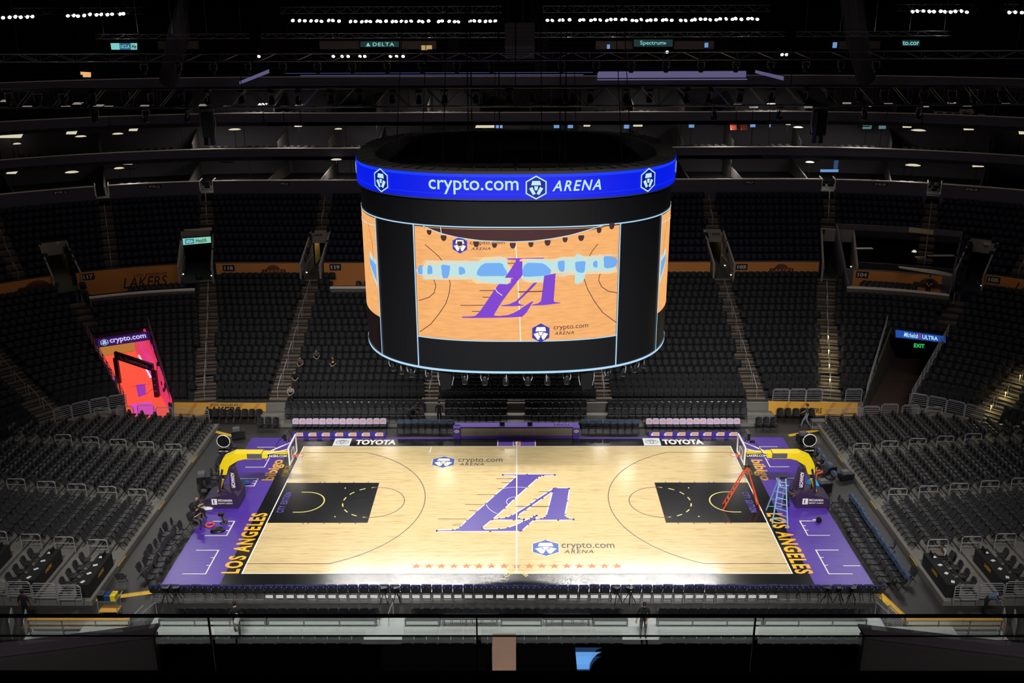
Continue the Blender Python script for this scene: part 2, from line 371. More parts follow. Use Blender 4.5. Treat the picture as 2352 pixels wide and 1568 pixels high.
for sx in (-1, 1):
    if sx < 0: f1 = lambda u, v: (-14.5-v*.95, -7.62+u*6.3, .012)
    else: f1 = lambda u, v: (14.5+v*.95, -1.36-u*6.3, .012)
    text('baseline_lettering', 'LOS ANGELES', f1, M_gold, court, .035, 0, 1.2)
    f1o = (lambda u, v: (-14.47-v*1.02, -7.65+u*6.36, .009)) if sx < 0 else (lambda u, v: (14.47+v*1.02, -1.33-u*6.36, .009))
    if sx < 0: f2 = lambda u, v: (-14.98-v*.98, 2.75+u*2.9, .012); f3 = lambda u, v: (-14.45-v*.45, 3.3+u*1.5, .012)
    else: f2 = lambda u, v: (14.98+v*.98, 5.6-u*2.9, .012); f3 = lambda u, v: (14.45+v*.45, 4.9-u*1.5, .012)
    text('sponsor_lettering', 'bibigo', f2, M_gold, court, .03)
    text('sponsor_lettering', '비비고', f3, M_gold, court, .0)
    M_keyv = mat('key violet lettering', (96, 80, 190), .35)
    if sx < 0: f4 = lambda u, v: (-13.66-v*.42, -1.26+u*2.46, .012)
    else: f4 = lambda u, v: (13.64+v*.42, 1.2-u*2.46, .012)
    text('key_lettering', 'CITY EDITION', f4, M_keyv, court, .02, 0, 1.3)
for x0, x1 in ((-12.43, -10.94), (8.57, 9.87)):
    mb = MB(); rect(mb, x0, x0+1.15, 7.74, 8.9, .009, 0); mb.build('sponsor_tile', mat('pale grey tile', (214, 220, 220), .4), court)
    mb = MB(); cx = x0+.575; cyy = 8.32
    el = lambda rx, ry, n=28: [(cx+rx*math.cos(2*PI*k/n), cyy+ry*math.sin(2*PI*k/n)) for k in range(n)]
    strip(mb, el(.42, .3), .035, .013, 0, True); strip(mb, el(.12, .28), .035, .013, 0, True)
    strip(mb, [(a, b+.1) for a, b in el(.27, .12)], .035, .013, 0, True); mb.build('sponsor_emblem', M_ink, court)
    text('sponsor_lettering', 'TOYOTA', pl((x1, 7.9, .012), (2.75, 0, 0), (0, .78, 0)), M_white, court, .05)
# league mark behind the halfway line
mb = MB(); rect(mb, -.26, .24, 7.7, 8.5, .012, 0); rect(mb, -.22, -.03, 7.76, 8.44, .015, 1); rect(mb, .03, .2, 7.76, 8.44, .015, 2)
polys2(mb, [(-.06, 7.76), (.04, 7.9), (.0, 8.1), (.1, 8.25), (.02, 8.44), (-.08, 8.3), (-.1, 8.05), (-.04, 7.95)], lambda u, v: (u, v, .017), 0)
mb.build('league_mark', [M_white, M_hexb, M_red], court)
# arched club lettering on the near border
mb = MB()
ar = MB(); vs, fs = text_geo('LOS ANGELES', .03, 0, 1.1)
def arcf(u, v):
    an = math.radians(155-130*u); r = .48+.17*v; return (r*1.05*math.cos(an), -8.2+r*1.3*math.sin(an), .012)
ar.add([arcf(u, v) for u, v in vs], fs); ar.build('arched_lettering', M_gold2, court)
# ------------------------------------------------------------------ hoops
def make_hoop(sx, label):
    """local x points from the baseline side towards midcourt"""
    t = thing('basketball_hoop', label, 'basketball hoop', (sx*17.4, 0, .031), 0 if sx < 0 else PI, 'two portable basketball hoops')
    X = lambda x: x+17.4      # x given in left-side court coordinates
    b = MB(); 
    b.extr([(X(-18.4), -.75, 0), (X(-16.4), -.75, 0), (X(-16.35), -.75, .75), (X(-16.55), -.75, 1.0), (X(-18.35), -.75, .55)], (0, 1.5, 0)); b.build('base_unit', M_dkpad, t)
    sgn = sx
    for yy, dy in ((-.76, -1), (.76, 1)):
        # sponsor panel on both flanks, reading left to right for who faces it
        d = 1 if dy < 0 else -1
        ox = X(-17.95) if d > 0 else X(-16.75)
        p = MB(); p.add([(ox, yy, .22), (ox+d*.32, yy, .22), (ox+d*.32, yy, .6), (ox, yy, .6)], [(0, 1, 2, 3)])
        p.add([(ox+d*.1, yy+dy*.003, .28), (ox+d*.16, yy+dy*.003, .28), (ox+d*.16, yy+dy*.003, .54), (ox+d*.1, yy+dy*.003, .54)], [(0, 1, 2, 3)], 1)
        p.build('sponsor_mark', [M_white, M_dkpad], t)
        text('sponsor_lettering', 'PECHANGA', pl((ox+d*.38, yy, .42), (d*.85, 0, 0), (0, 0, .15)), M_white, t, .03)
        text('sponsor_lettering', 'RESORT CASINO', pl((ox+d*.38, yy, .26), (d*.85, 0, 0), (0, 0, .09)), M_white, t, .02)
    m = MB(); m.extr([(X(-16.95), -.22, .85), (X(-16.35), -.22, .95), (X(-16.62), -.22, 2.25), (X(-16.9), -.22, 2.25)], (0, .44, 0)); m.build('mast_pad', M_dkpad, t)
    text('mast_lettering', 'PECHANGA', lambda u, v: (X(-16.85)+.22*v+.02*u, -.225, 1.05+u*1.0) if sx < 0 else (X(-16.63)-.22*v, .225, 1.05+u*1.0), M_white, t, .03)
    m = MB(); m.tube([(X(-17.6), -.3, .6), (X(-17.5), -.3, 1.4), (X(-17.25), -.3, 2.3)], .07, 6); m.tube([(X(-17.6), .3, .6), (X(-17.5), .3, 1.4), (X(-17.25), .3, 2.3)], .07, 6); m.build('rear_strut', M_dkpad, t)
    m = MB(); m.tube([(X(-17.75), 0, .55), (X(-17.4), .0, 1.5)], .09, 6); m.build('hydraulic_ram', M_yel, t)
    # padded arm: low rear joint, elbow, long boom
    a = MB(); a.extr([(X(-17.45), -.3, 1.9), (X(-17.05), -.3, 1.95), (X(-16.85), -.3, 2.5), (X(-16.3), -.3, 2.85), (X(-15.9), -.3, 2.95), (X(-15.9), -.3, 3.3), (X(-16.5), -.3, 3.3), (X(-17.15), -.3, 3.0), (X(-17.4), -.3, 2.5)], (0, .6, 0)); a.build('arm_elbow', M_yel, t)
    a = MB(); a.box((X(-15.4), 0, 3.12), (1.0, .56, .36)); a.box((X(-14.75), 0, 3.12), (.35, .5, .28)); a.build('arm_boom', M_yel, t)
    a = MB(); a.box((X(-15.3), 0, 3.14), (.86, .62, .3)); a.build('boom_pad', M_grey, t)
    a = MB(); a.box((X(-14.0), 0, 3.1), (1.2, .34, .22)); a.box((X(-14.0), 0, 3.24), (1.2, .36, .05), mi=1); a.build('boom_extension', [M_blk, M_yel], t)
    if sx < 0: text('boom_lettering', 'LAKERS.COM', pl((X(-14.58), -.175, 3.02), (1.15, 0, 0), (0, 0, .15)), M_white, t, .03)
    else: text('boom_lettering', 'LAKERS.COM', pl((X(-13.42), .175, 3.02), (-1.15, 0, 0), (0, 0, .15)), M_white, t, .03)
    for yy in (-.5, .5):
        s = MB(); s.tube([(X(-14.6), yy*.3, 3.2), (X(-13.2), yy, 3.7)], .03, 6); s.build('boom_brace', M_white, t)
    gm = bpy.data.materials.get('backboard glass')
    if not gm:
        gm = mat('backboard glass', (225, 235, 240), .05); pb = gm.node_tree.nodes['Principled BSDF']; pb.inputs['Transmission Weight'].default_value = 1; pb.inputs['IOR'].default_value = 1.02; pb.inputs['Alpha'].default_value = .25
    g = MB(); g.box((X(-13.12), 0, 3.43), (.03, 1.8, 1.05)); g.build('backboard_glass', gm, t)
    g = MB()
    for z in (2.9, 3.96): g.box((X(-13.1), 0, z), (.07, 1.88, .09))
    for y in (-.93, .93): g.box((X(-13.1), y, 3.43), (.07, .09, 1.1))
    for z in (3.05, 3.5): g.box((X(-13.1), 0, z), (.02, .6, .04))
    for y in (-.3, .3): g.box((X(-13.1), y, 3.27), (.02, .04, .45))
    g.build('backboard_frame', M_white, t)
    r = MB(); r.tube([(X(-12.725)+.228*math.cos(k*PI/12), .228*math.sin(k*PI/12), 3.05) for k in range(24)], .016, 6, closed=True); r.box((X(-13.0), 0, 3.03), (.18, .18, .06)); r.build('rim', M_red, t)
    n = MB()
    for k in range(12):
        for s in (1, -1):
            p = [(X(-12.725)+rr*math.cos((k+s*q*.5)*PI/6), rr*math.sin((k+s*q*.5)*PI/6), 3.04-.14*q) for q, rr in enumerate((.22, .16, .13, .14))]; n.tube(p, .007, 4)
    n.build('net', M_white, t)
    s = MB(); s.box((X(-13.4), 0, 4.35), (.18, .7, .42)); s.tube([(X(-13.25), 0, 3.9), (X(-13.4), 0, 4.2)], .03, 6)
    for y in (-.26, .26): s.tube([(X(-13.3), y, 3.95), (X(-13.4), y, 4.15)], .02, 5)
    s.build('shot_clock', M_blk, t)
    cam_ = MB(); cam_.box((X(-13.6), .35, 4.1), (.3, .16, .14)); cam_.tube([(X(-14.3), .3, 3.3), (X(-13.9), .35, 3.9), (X(-13.6), .35, 4.05)], .02, 5); cam_.build('board_camera', M_blk, t)
    return t
make_hoop(-1, 'yellow padded basketball hoop at the left end of the court')
make_hoop(1, 'yellow padded basketball hoop at the right end, behind the orange ladder')
# ------------------------------------------------------------------ centre-hung scoreboard
SA, SB, SN, SY = 8.05, 7.8, 2.65, .3
ZT, ZL1, ZL0, ZE, ZS1, ZS0, ZB = 20.88, 20.78, 19.6, 18.3, 18.22, 12.8, 11.13
def sup(a, k=0.):
    x = (SA-k)*math.copysign(abs(math.cos(a))**(2/SN), math.cos(a)); y = SY+(SB-k)*math.copysign(abs(math.sin(a))**(2/SN), math.sin(a)); return x, y
NS = 1440
_raw = [sup(-PI/2+2*PI*i/NS) for i in range(NS)]
_cum = [0.]
for i in range(NS): a_, b_ = _raw[i], _raw[(i+1) % NS]; _cum.append(_cum[-1]+math.hypot(b_[0]-a_[0], b_[1]-a_[1]))
SL = _cum[-1]; _cum = np.array(_cum); _rx = np.array([p[0] for p in _raw]+[_raw[0][0]]); _ry = np.array([p[1] for p in _raw]+[_raw[0][1]])
def sbp(s, eps=0.):
    s = s % SL; x = float(np.interp(s, _cum, _rx)); y = float(np.interp(s, _cum, _ry))
    d = .08; x1, y1 = np.interp((s-d) % SL, _cum, _rx), np.interp((s-d) % SL, _cum, _ry); x2, y2 = np.interp((s+d) % SL, _cum, _rx), np.interp((s+d) % SL, _cum, _ry)
    tx, ty = x2-x1, y2-y1; l = math.hypot(tx, ty); nx, ny = ty/l, -tx/l
    return x+nx*eps, y+ny*eps, nx, ny
def sbfn(eps): return lambda s, z: (*sbp(s, eps)[:2], z)
def PS(px, py):
    """(arc position, height) on the scoreboard skin behind a photo pixel"""
    d = ray(px, py); d = d/d.length; t = 38.
    while t < 62:
        q = CV+d*t
        if abs(q.x/SA)**SN+abs((q.y-SY)/SB)**SN < 1: break
        t += .02
    i = int(np.argmin((_rx-q.x)**2+(_ry-q.y)**2)); s = float(_cum[i])
    return (s if s < SL/2 else s-SL, q.z)
def curved(mb, poly, fn, mi=0, step=.3, tris=None):
    bm = bmesh.new(); vs = [bm.verts.new((*p, 0)) for p in poly]
    for t in (tris or tessellate_polygon([[Vector((*p, 0)) for p in poly]])):
        try: bm.faces.new([vs[i] for i in t])
        except ValueError: pass
    a = min(p[0] for p in poly); b = max(p[0] for p in poly)
    for k in range(int(math.floor(a/step))+1, int(math.ceil(b/step))):
        bmesh.ops.bisect_plane(bm, geom=bm.verts[:]+bm.edges[:]+bm.faces[:], plane_co=(k*step, 0, 0), plane_no=(1, 0, 0))
    bm.verts.index_update(); mb.add([fn(v.co.x, v.co.y) for v in bm.verts], [tuple(v.index for v in f.verts) for f in bm.faces], mi); bm.free()
def cstrip(mb, pts, wd, fn, mi=0):
    for i in range(len(pts)-1):
        a = Vector(pts[i]); b = Vector(pts[i+1]); d = (b-a)
        if d.length < 1e-5: continue
        d.normalize(); q = Vector((-d.y, d.x))*wd/2; a = a-d*wd*.3; b = b+d*wd*.3
        curved(mb, [tuple(a+q), tuple(a-q), tuple(b-q), tuple(b+q)], fn, mi, .4)
def ctext(mb, body, o, wd, ht, fn, mi=0, bold=.01, shear=0., spacing=1., rise=0.):
    vs, fs = text_geo(body, bold, shear, spacing); tr = [(f[0], f[i], f[i+1]) for f in fs for i in range(1, len(f)-1)] 
    curved(mb, [(o[0]+u*wd, o[1]+v*ht+u*rise) for u, v in vs], fn, mi, .4, tr)
def band(mb, s0, s1, z0, z1, eps, mi=0, step=.25):
    n = max(1, int((s1-s0)/step)); base = len(mb.v)
    for i in range(n+1):
        x, y, nx, ny = sbp(s0+(s1-s0)*i/n, eps); mb.v += [(x, y, z0), (x, y, z1)]
    for i in range(n): mb.f.append((base+2*i, base+2*i+2, base+2*i+3, base+2*i+1)); mb.m.append(mi)
sbd = thing('scoreboard', 'oval centre-hung scoreboard with blue ring display above maple-coloured video screens', 'scoreboard', (0, 0, 0))
loop = [sbp(SL*i/160) for i in range(160)]
m = MB(); m.sweep(loop, [(0, ZB), (0, ZT-.02), (-.75, ZT-.02), (-.75, ZL0), (-1.6, ZL0), (-1.6, ZB)], 0, True); m.build('housing', E_black, sbd)
m = MB(); m.sweep(loop, [(.12, ZL0), (.14, ZT), (-.8, ZT), (-.8, ZT-.12), (-.1, ZT-.12), (-.1, ZL0)], 0, True)
for i in range(0, 160, 2):
    x, y, nx, ny = loop[i]; m.box((x-nx*.33, y-ny*.33, ZT+.02), (.9, .05, .05), math.atan2(ny, nx), 1)
m.build('top_rim', [mat('rim grey', (58, 54, 50), .7), M_blk], sbd)
m = MB(); m.sweep([sbp(SL*i/80, -1.55) for i in range(80)], [(0, ZB+.3), (0, ZT-1.0), (-.05, ZT-1.0), (-.05, ZB+.3)], 0, True); m.build('inner_shell', mat('matt black lining', (3, 3, 4), .95, spec=.1), sbd)
# ring display
m = MB(); band(m, 0, SL, ZL0+.02, ZL1-.02, .16, 0); band(m, 0, SL, ZL1-.16, ZL1-.03, .165, 3)
band(m, 0, SL, ZL0+.24, ZL0+.26, .165, 3); band(m, 0, SL, ZL0-.04, ZL0+.02, .165, 5)
fn = sbfn(.19)
def emblem(mb, cs, cz, w_, fn, mi, mib, hollow=True, fn0=None):
    hx = [(cs+a*w_, cz+b*w_) for a, b in HEX]
    if hollow:
        curved(mb, hx, fn0 or fn, mib); cstrip(mb, hx+[hx[0]], .055, fn, mi)
        for pp in HEXR: curved(mb, [(cs+a*w_, cz+b*w_) for a, b in pp], fn, mi)
    else:
        curved(mb, hx, fn0 or fn, mib)
        for pp in HEXW: curved(mb, [(cs+a*w_, cz+b*w_) for a, b in pp], fn, mi)
c0 = PS(1230, 428); emblem(m, c0[0], c0[1]-.02, .88, fn, 1, 4, True, sbfn(.175))
for px, py in ((882, 413), (1482, 409)): cc = PS(px, py); emblem(m, cc[0], (ZL0+ZL1)/2, .92, fn, 1, 4, True, sbfn(.175))
a = PS(988, 437); b = PS(1192, 437); ctext(m, 'crypto.com', (a[0], 19.83), b[0]-a[0], .72, fn, 1, .006)
a = PS(1268, 437); b = PS(1377, 437); ctext(m, 'ARENA', (a[0], 19.98), b[0]-a[0], .48, fn, 1, .014, .25, 1.2)
for sg in (-1, 1):
    s_ = sg*9.9 
    ctext(m, 'crypto.com', (s_ if sg > 0 else s_-3.8, 19.83), 3.8, .72, fn, 1, .006)
m.build('ring_display', [E_blue, E_white, E_white, emi('led bright blue', (20, 60, 250), 1.), E_blued, mat('dim led frame', (52, 58, 88), .5)], sbd)
# lit edges and the four maple screens
m = MB(); band(m, 0, SL, ZE-.028, ZE+.028, .03); band(m, 0, SL, ZB, ZB+.11, .03)
sL, sR = PS(953, 600)[0], PS(1421, 600)[0]; cL, cR = PS(868, 600)[0], PS(1514, 600)[0]
for s_ in (sL, sR, cL, cR, SL/2+sL, SL/2+sR, SL/2+cL, SL/2+cR): band(m, s_-.03, s_+.03, ZB, ZE, .03)
band(m, sL, sR, ZS0-.05, ZS0, .03)
m.build('lit_edge', E_edge, sbd)
scr = MB(); band(scr, sL+.05, sR-.05, ZS0, ZS1, .02); so = scr.build('front_screen', E_orange, sbd)
def z1p(x, y): return PS(820+x/5.6, 280+y/5.6)
def z2p(x, y): return PS(1180+x/5.6, 280+y/5.6)
def z3p(x, y): return PS(820+x/4.9, 560+y/4.9)
def z4p(x, y): return PS(1180+x/4.9, 560+y/4.9)
g = MB(); f1, f2, f3, f4, f5 = sbfn(.03), sbfn(.04), sbfn(.05), sbfn(.06), sbfn(.07)
cstrip(g, [z3p(1780, 0), z3p(1812, 560), z3p(1840, 1085)], .045, f1, 4)
for pts in ([z3p(*p) for p in ((770, 5), (870, 90), (930, 150), (975, 205), (1037, 355), (1053, 450), (1040, 560), (1000, 670), (930, 780), (830, 900), (715, 985))],
            [z3p(*p) for p in ((820, 355), (870, 410), (890, 470), (870, 550), (810, 600), (700, 635))],
            [z4p(*p) for p in ((945, 0), (880, 80), (815, 200), (785, 300), (795, 400), (830, 510), (900, 640), (1000, 770), (1148, 880))],
            [z4p(*p) for p in ((1010, 280), (960, 350), (950, 410), (985, 480), (1060, 530), (1160, 548))]): cstrip(g, pts, .035, f1, 1)
ex = [5, 45, 100]
Lq = [z3p(*p) for p in [(1672, 160)]]+[z4p(*p) for p in [(345, 152), (348, 160), (240, 172), (205, 195)]]+[z3p(*p) for p in [(1862, 345), (1740, 510), (1640, 640), (1545, 788), (1545, 800), (1600, 806), (1700, 797)]]+\
     [z4p(*p) for p in [(0, 775), (60, 742), (120, 700), (170, 660), (222, 636), (222, 646), (190, 690), (140, 765), (100, 815), (0, 822)]]+[z3p(*p) for p in [(1185, 828), (1180, 815), (1290, 812), (1340, 804), (1390, 752), (1425, 690), (1490, 595), (1545, 520), (1625, 420), (1750, 250), (1793, 192), (1785, 178), (1672, 172)]]
Sq = [z4p(*p) for p in [(345, 345), (468, 330), (445, 630), (456, 650), (520, 655), (522, 662), (330, 686), (205, 688), (210, 680), (270, 665), (300, 640), (322, 560)]]
Gq = [z3p(*p) for p in [(1620, 697), (1625, 688), (1720, 675), (1790, 640), (1862, 570)]]+[z4p(*p) for p in [(200, 455), (300, 372), (345, 345), (335, 362), (170, 525), (60, 640), (56, 662), (68, 676), (115, 684), (115, 690), (0, 697)]]
for k, pp in enumerate((Lq, Gq, Sq)): curved(g, pp, sbfn(.04+.004*k), 2)
for a, b, y in ((1380, 1555, 521), (1418, 1495, 597), (1172, 1425, 687), (1300, 1388, 756), (1645, 1775, 215), (1520, 1640, 405)): cstrip(g, [z3p(a, y), z3p(b, y)], .035, f2, 1)
cstrip(g, [z4p(40, 535), z4p(325, 528)], .05, f4, 1)
cstrip(g, [(PS(1187, 655)[0]+1.0*math.cos(math.radians(t)), PS(1187, 655)[1]+.62*math.sin(math.radians(t))) for t in (190, 210, 230)], .03, f5, 4)
def blob(x0, x1, y0, y1, q, mi, fn, n=14):
    pts = []
    for k in range(n):
        t = 2*PI*k/n; e = .55; cx_, cy_ = (x0+x1)/2, (y0+y1)/2
        jx = 1+.12*math.sin(5*k+x0)
        pts.append(q(cx_+(x1-x0)/2*jx*math.copysign(abs(math.cos(t))**e, math.cos(t)), cy_+(y1-y0)/2*jx*math.copysign(abs(math.sin(t))**e, math.sin(t))))
    curved(g, pts, fn, mi)
blob(705, 1750, 190, 395, z3p, 11, sbfn(.0575)); blob(1310, 1730, 150, 460, z3p, 11, sbfn(.058)); blob(50, 460, 160, 420, z4p, 11, sbfn(.0585)); blob(330, 1140, 140, 340, z4p, 11, sbfn(.059))
for k in range(150):
    lft = k % 2; q = z3p if lft else z4p; xa = random.uniform(690, 1600) if lft else random.uniform(20, 1000); ln = random.uniform(60, 300); xb = min(xa+ln, 1760 if lft else 1150)
    yc = 290 if lft else 290-(xa/1100)*85; y = yc+random.choice((-1, 1))*random.uniform(60, 125)*(1.15 if (1250 < xa < 1600 if lft else xa < 350) else .85)
    cstrip(g, [q(xa, y), q(xb, y)], .022, sbfn(.0605), 11 if k % 3 == 0 else 5)
blob(720, 1740, 215, 370, z3p, 5, f4); blob(1330, 1700, 170, 440, z3p, 5, sbfn(.062)); blob(60, 430, 180, 400, z4p, 5, sbfn(.064)); blob(330, 1130, 170, 310, z4p, 5, sbfn(.066)); blob(680, 800, 120, 440, z4p, 5, sbfn(.068))
for a in ((695, 745, 235, 340), (800, 855, 240, 340), (955, 1050, 225, 375), (1145, 1220, 255, 340), (1360, 1680, 215, 365)): blob(*a, z3p, 6, f5)
for a in ((90, 400, 215, 365), (495, 570, 180, 305), (690, 800, 185, 315), (890, 935, 185, 262), (1000, 1150, 135, 265)): blob(*a, z4p, 6, f5)
curved(g, Sq[:2]+[z4p(450, 440), z4p(335, 440)], sbfn(.066), 2)
Lover = [z3p(*p) for p in [(1690, 330), (1760, 240), (1795, 190), (1862, 190), (1862, 345), (1840, 375), (1660, 375)]]
curved(g, Lover, sbfn(.072), 2)
arcp = [z1p(*p) for p in ((860, 1335), (980, 1385), (1100, 1430), (1300, 1480), (1600, 1520))]+[z2p(*p) for p in ((0, 1535), (250, 1525), (480, 1495), (720, 1450), (900, 1400), (1060, 1350), (1180, 1310))]
curved(g, [(arcp[0][0], ZS1-.01)]+arcp[1:-1]+[(arcp[-1][0], ZS1-.01)], sbfn(.075), 3)
for k, (px, py) in enumerate(((987, 532), (1020, 545), (1057, 558), (1095, 559), (1135, 562), (1176, 562), (1218, 560), (1258, 556), (1297, 549), (1334, 545), (1374, 528), (1404, 518))):
    a = PS(px, py); r = .13 if k % 2 else .11; curved(g, [(a[0]+r*u, a[1]+r*v) for u, v in ((-1, .9), (1, .9), (1.1, .1), (.7, -.9), (0, -1.25), (-.7, -.9), (-1.1, .1))], sbfn(.077), 7)
cstrip(g, arcp, .035, sbfn(.08), 8); a = z1p(1080, 1350); b = z1p(1095, 1425); cstrip(g, [a, b], .035, sbfn(.08), 8)
for (hx_, hy_), w_, (tx, ty), tw, th in (((1057, 562), .68, (1079, 561), 1.6, .2), ((1243, 763), .82, (1270, 757), 1.68, .26)):
    a = PS(hx_, hy_); emblem(g, a[0], a[1], w_, sbfn(.071), 9, 10, False, sbfn(.07)); b = PS(tx, ty)
    ctext(g, 'crypto.com', (b[0], b[1]-.04), tw, th, sbfn(.07), 1, .004, 0, 1, .03); ctext(g, 'ARENA', (b[0]+.05, b[1]-.25), tw*.56, th*.62, sbfn(.07), 1, .01, .25, 1.2, .02)
g.build('screen_graphics', [E_orange, E_dkl, E_vio, E_mar, E_cream, E_glare2, E_glare, E_maroon2, E_white, E_cream, E_hexb, emi('led pale amber', (248, 210, 156), 1.)], so)
for nm, s0, s1 in (('left_screen', -SL/4+sL, cL-.05), ('right_screen', cR+.05, SL/4+sR), ('rear_screen', SL/2+sL, SL/2+sR)):
    scr = MB(); band(scr, s0, s1, ZS0+.4, ZS1, .02); so = scr.build(nm, E_orange, sbd)
    g = MB(); cs = (s0+s1)/2
    if nm == 'left_screen': e = (cL-.12, cL-.9)
    elif nm == 'right_screen': e = (cR+.12, cR+.9)
    else: e = (SL/2-1.5, SL/2+1.5)
    curved(g, [(e[0], 16.1), (e[1], 16.4), (e[1], 15.6), (e[0], 14.7)], sbfn(.04), 5); curved(g, [(e[0], 15.9), (e[1], 16.1), (e[1], 15.8), (e[0], 15.0)], sbfn(.05), 6)
    cstrip(g, [(e[1], 17.9), (e[0]+(e[1]-e[0])*.4, 16.9), (e[0]+(e[1]-e[0])*.3, 15.8)], .03, sbfn(.045), 1)
    cstrip(g, [(s0, ZS1-.35), ((s0+s1)/2, ZS1-.75), (s1, ZS1-.35)], .03, sbfn(.045), 8)
    g.build('screen_graphics', [E_orange, E_dkl, E_vio, E_mar, E_cream, E_glare2, E_glare, E_maroon2, E_white], so)
for k in range(8):
    a = 2*PI*k/8+.2; m = MB(); m.tube([(6.4*math.cos(a), SY+6.2*math.sin(a), ZT-1.3), (4.4*math.cos(a), SY+4.2*math.sin(a), 41.7)], .02, 4); tag(m.build('suspension_cable', M_wire), 'thin black cable holding up the scoreboard from the dark roof', 'cable', 'cables of the scoreboard')
for x in (-2.6, -2.4, 2.4, 2.7, -.9): m = MB(); m.tube([(x, 2.5, ZT-1.3), (x, 2.5, 41.7)], .03, 4); tag(m.build('suspension_cable', M_wire), 'thin black cable holding up the scoreboard from the dark roof', 'cable', 'cables of the scoreboard')
m = MB(); m.box((0, SY, ZT-1.4), (14.2, .25, .25)); m.box((0, SY, ZT-1.4), (.25, 13.8, .25)); m.box((0, SY+3, ZT-1.4), (13.4, .2, .2)); m.box((0, SY-3, ZT-1.4), (13.4, .2, .2)); m.build('inner_frame', M_darkroof, sbd)
# moving lights clamped under its lower edge
def make_fixture(name, label, cat, group, lens=None):
    """moving head lamp hanging from z=0 downwards"""
    t = thing(name, label, cat, (0, 0, 0), 0, group)
    b = MB(); b.box((0, 0, -.06), (.3, .22, .12)); b.build('base', M_blk, t)
    y = MB(); y.tube([(-.2, 0, -.1), (-.22, 0, -.35), (-.16, 0, -.5)], .022, 6); y.tube([(.2, 0, -.1), (.22, 0, -.35), (.16, 0, -.5)], .022, 6); y.box((0, 0, -.12), (.44, .08, .05)); y.build('yoke', M_steel, t)
    h = MB(); h.lathe([(.08, -.72), (.15, -.68), (.16, -.5), (.12, -.34), (.05, -.26)], (0, 0, 0), 12); h.build('lamp_head', M_blk, t)
    l = MB(); l.lathe([(.12, -.735), (.13, -.69)], (0, 0, 0), 12); l.build('lens', lens or M_grey, t)
    return t
fx = make_fixture('moving_light', '', 'stage light', 'moving lights under the scoreboard')
pxs = [888, 908, 933, 975, 1063, 1112, 1160, 1212, 1260, 1306, 1405, 1444, 1472, 1494]
for k, px in enumerate(pxs):
    s_ = PS(px, 835 if 930 < px < 1440 else 800)[0]; x, y, nx, ny = sbp(s_, -.35)
    lab = f'black moving light under the scoreboard rim, {nth(k+1)} from the left along its front'
    if k == 0: fx.location = (x, y, ZB-.01); fx.rotation_euler = (0, 0, .3); fx['label'] = lab
    else: dup(fx, (x, y, ZB-.01), .3+k*1.3, lab)
for sg, px in ((-1, 1018), (1, 1353)):
    s_ = PS(px, 845)[0]; x, y, nx, ny = sbp(s_, -.35)
    t = thing('loudspeaker', 'long black loudspeaker hanging under the scoreboard front, %s one' % ('left' if sg < 0 else 'right'), 'loudspeaker', (x, y, ZB), 0, 'loudspeakers under the scoreboard')
    m = MB(); m.extr([(-.3, -.2, -.15), (.3, -.2, -.15), (.26, -.2, -1.0), (-.22, -.2, -1.1)], (0, .4, 0)); m.build('cabinet', M_blk, t)
    m = MB(); m.tube([(-.38, 0, -.02), (-.38, 0, -.5), (-.3, 0, -.9)], .02, 5); m.tube([(.38, 0, -.02), (.38, 0, -.5), (.3, 0, -.9)], .02, 5); m.box((0, 0, -.07), (.8, .1, .14)); m.build('hanging_frame', M_steel, t)
# ------------------------------------------------------------------ seating bowl
XC, YC, KT = 24.0, 2.5, 25.0
TQ = XC+KT*PI/2
def st(t, R):
    """station t along the bowl (0 = halfway line, far side), distance R from the arc centres"""
    s = 1 if t >= 0 else -1; a = abs(t)
    if a <= XC: return (t, YC+R, 0., 1.)
    if a <= TQ:
        ph = (a-XC)/KT; return (s*(XC+R*math.sin(ph)), YC+R*math.cos(ph), s*math.sin(ph), math.cos(ph))
    return (s*(XC+R), YC-(a-TQ), float(s), 0.)
def tphi(deg): return XC+KT*math.radians(deg)
def inpoly(x, y, P):
    c_ = False; n = len(P)
    for i in range(n):
        x1, y1 = P[i]; x2, y2 = P[i-1]
        if (y1 > y) != (y2 > y) and x < (x2-x1)*(y-y1)/(y2-y1)+x1: c_ = not c_
    return c_
def sectpoly(R0, R1, p0, p1, s):
    q = [st(s*tphi(p0+(p1-p0)*i/6), R0)[:2] for i in range(7)]+[st(s*tphi(p1+(p0-p1)*i/6), R1)[:2] for i in range(7)]; return q
mir = lambda P, s: [(s*x, y) for x, y in P]
TUN = [(27.5, 11.0), (27.9, 12.0), (33.0, 18.7), (29.1, 20.9), (25.0, 12.8), (24.7, 11.8)]
VB = [(25.9, 27.9), (28.7, 27.6), (30.0, 32.9), (27.1, 33.2)]
VC = [(16.75, 27.9), (18.3, 27.9), (18.3, 33.0), (16.75, 33.0)]
VA = sectpoly(24.0, 30.6, 28.8, 32.2, 1)
HOLES = [mir(P, s) for P in (TUN, VB, VC, VA) for s in (1, -1)]
BOX117 = sectpoly(23.3, 26.1, 7.2, 27, -1); BOX104 = sectpoly(23.3, 31.0, 8.2, 27.4, 1); BOX119 = [(-15.6, 26.0), (-7, 26.0), (-7, 28.6), (-15.6, 28.6)]
HOLES += [BOX117, BOX104, BOX119]
def seg(a, b, hw):
    a, b = Vector(a), Vector(b); d = (b-a).normalized(); n = Vector((-d.y, d.x))*hw; return [tuple(a+n), tuple(a-n), tuple(b-n), tuple(b+n)]
LOW_AISLES = [((22.45, 12.6), (26.4, 28.4), .78), ((17.3, 12.6), (17.5, 28.4), .68), ((6.3, 12.6), (6.3, 28.4), .6), ((35.9, 23.6), (33.2, 20.2), .7), ((31.2, 9.0), (45.5, 21), .95), ((36, 1.5), (50, 3.5), .9)]
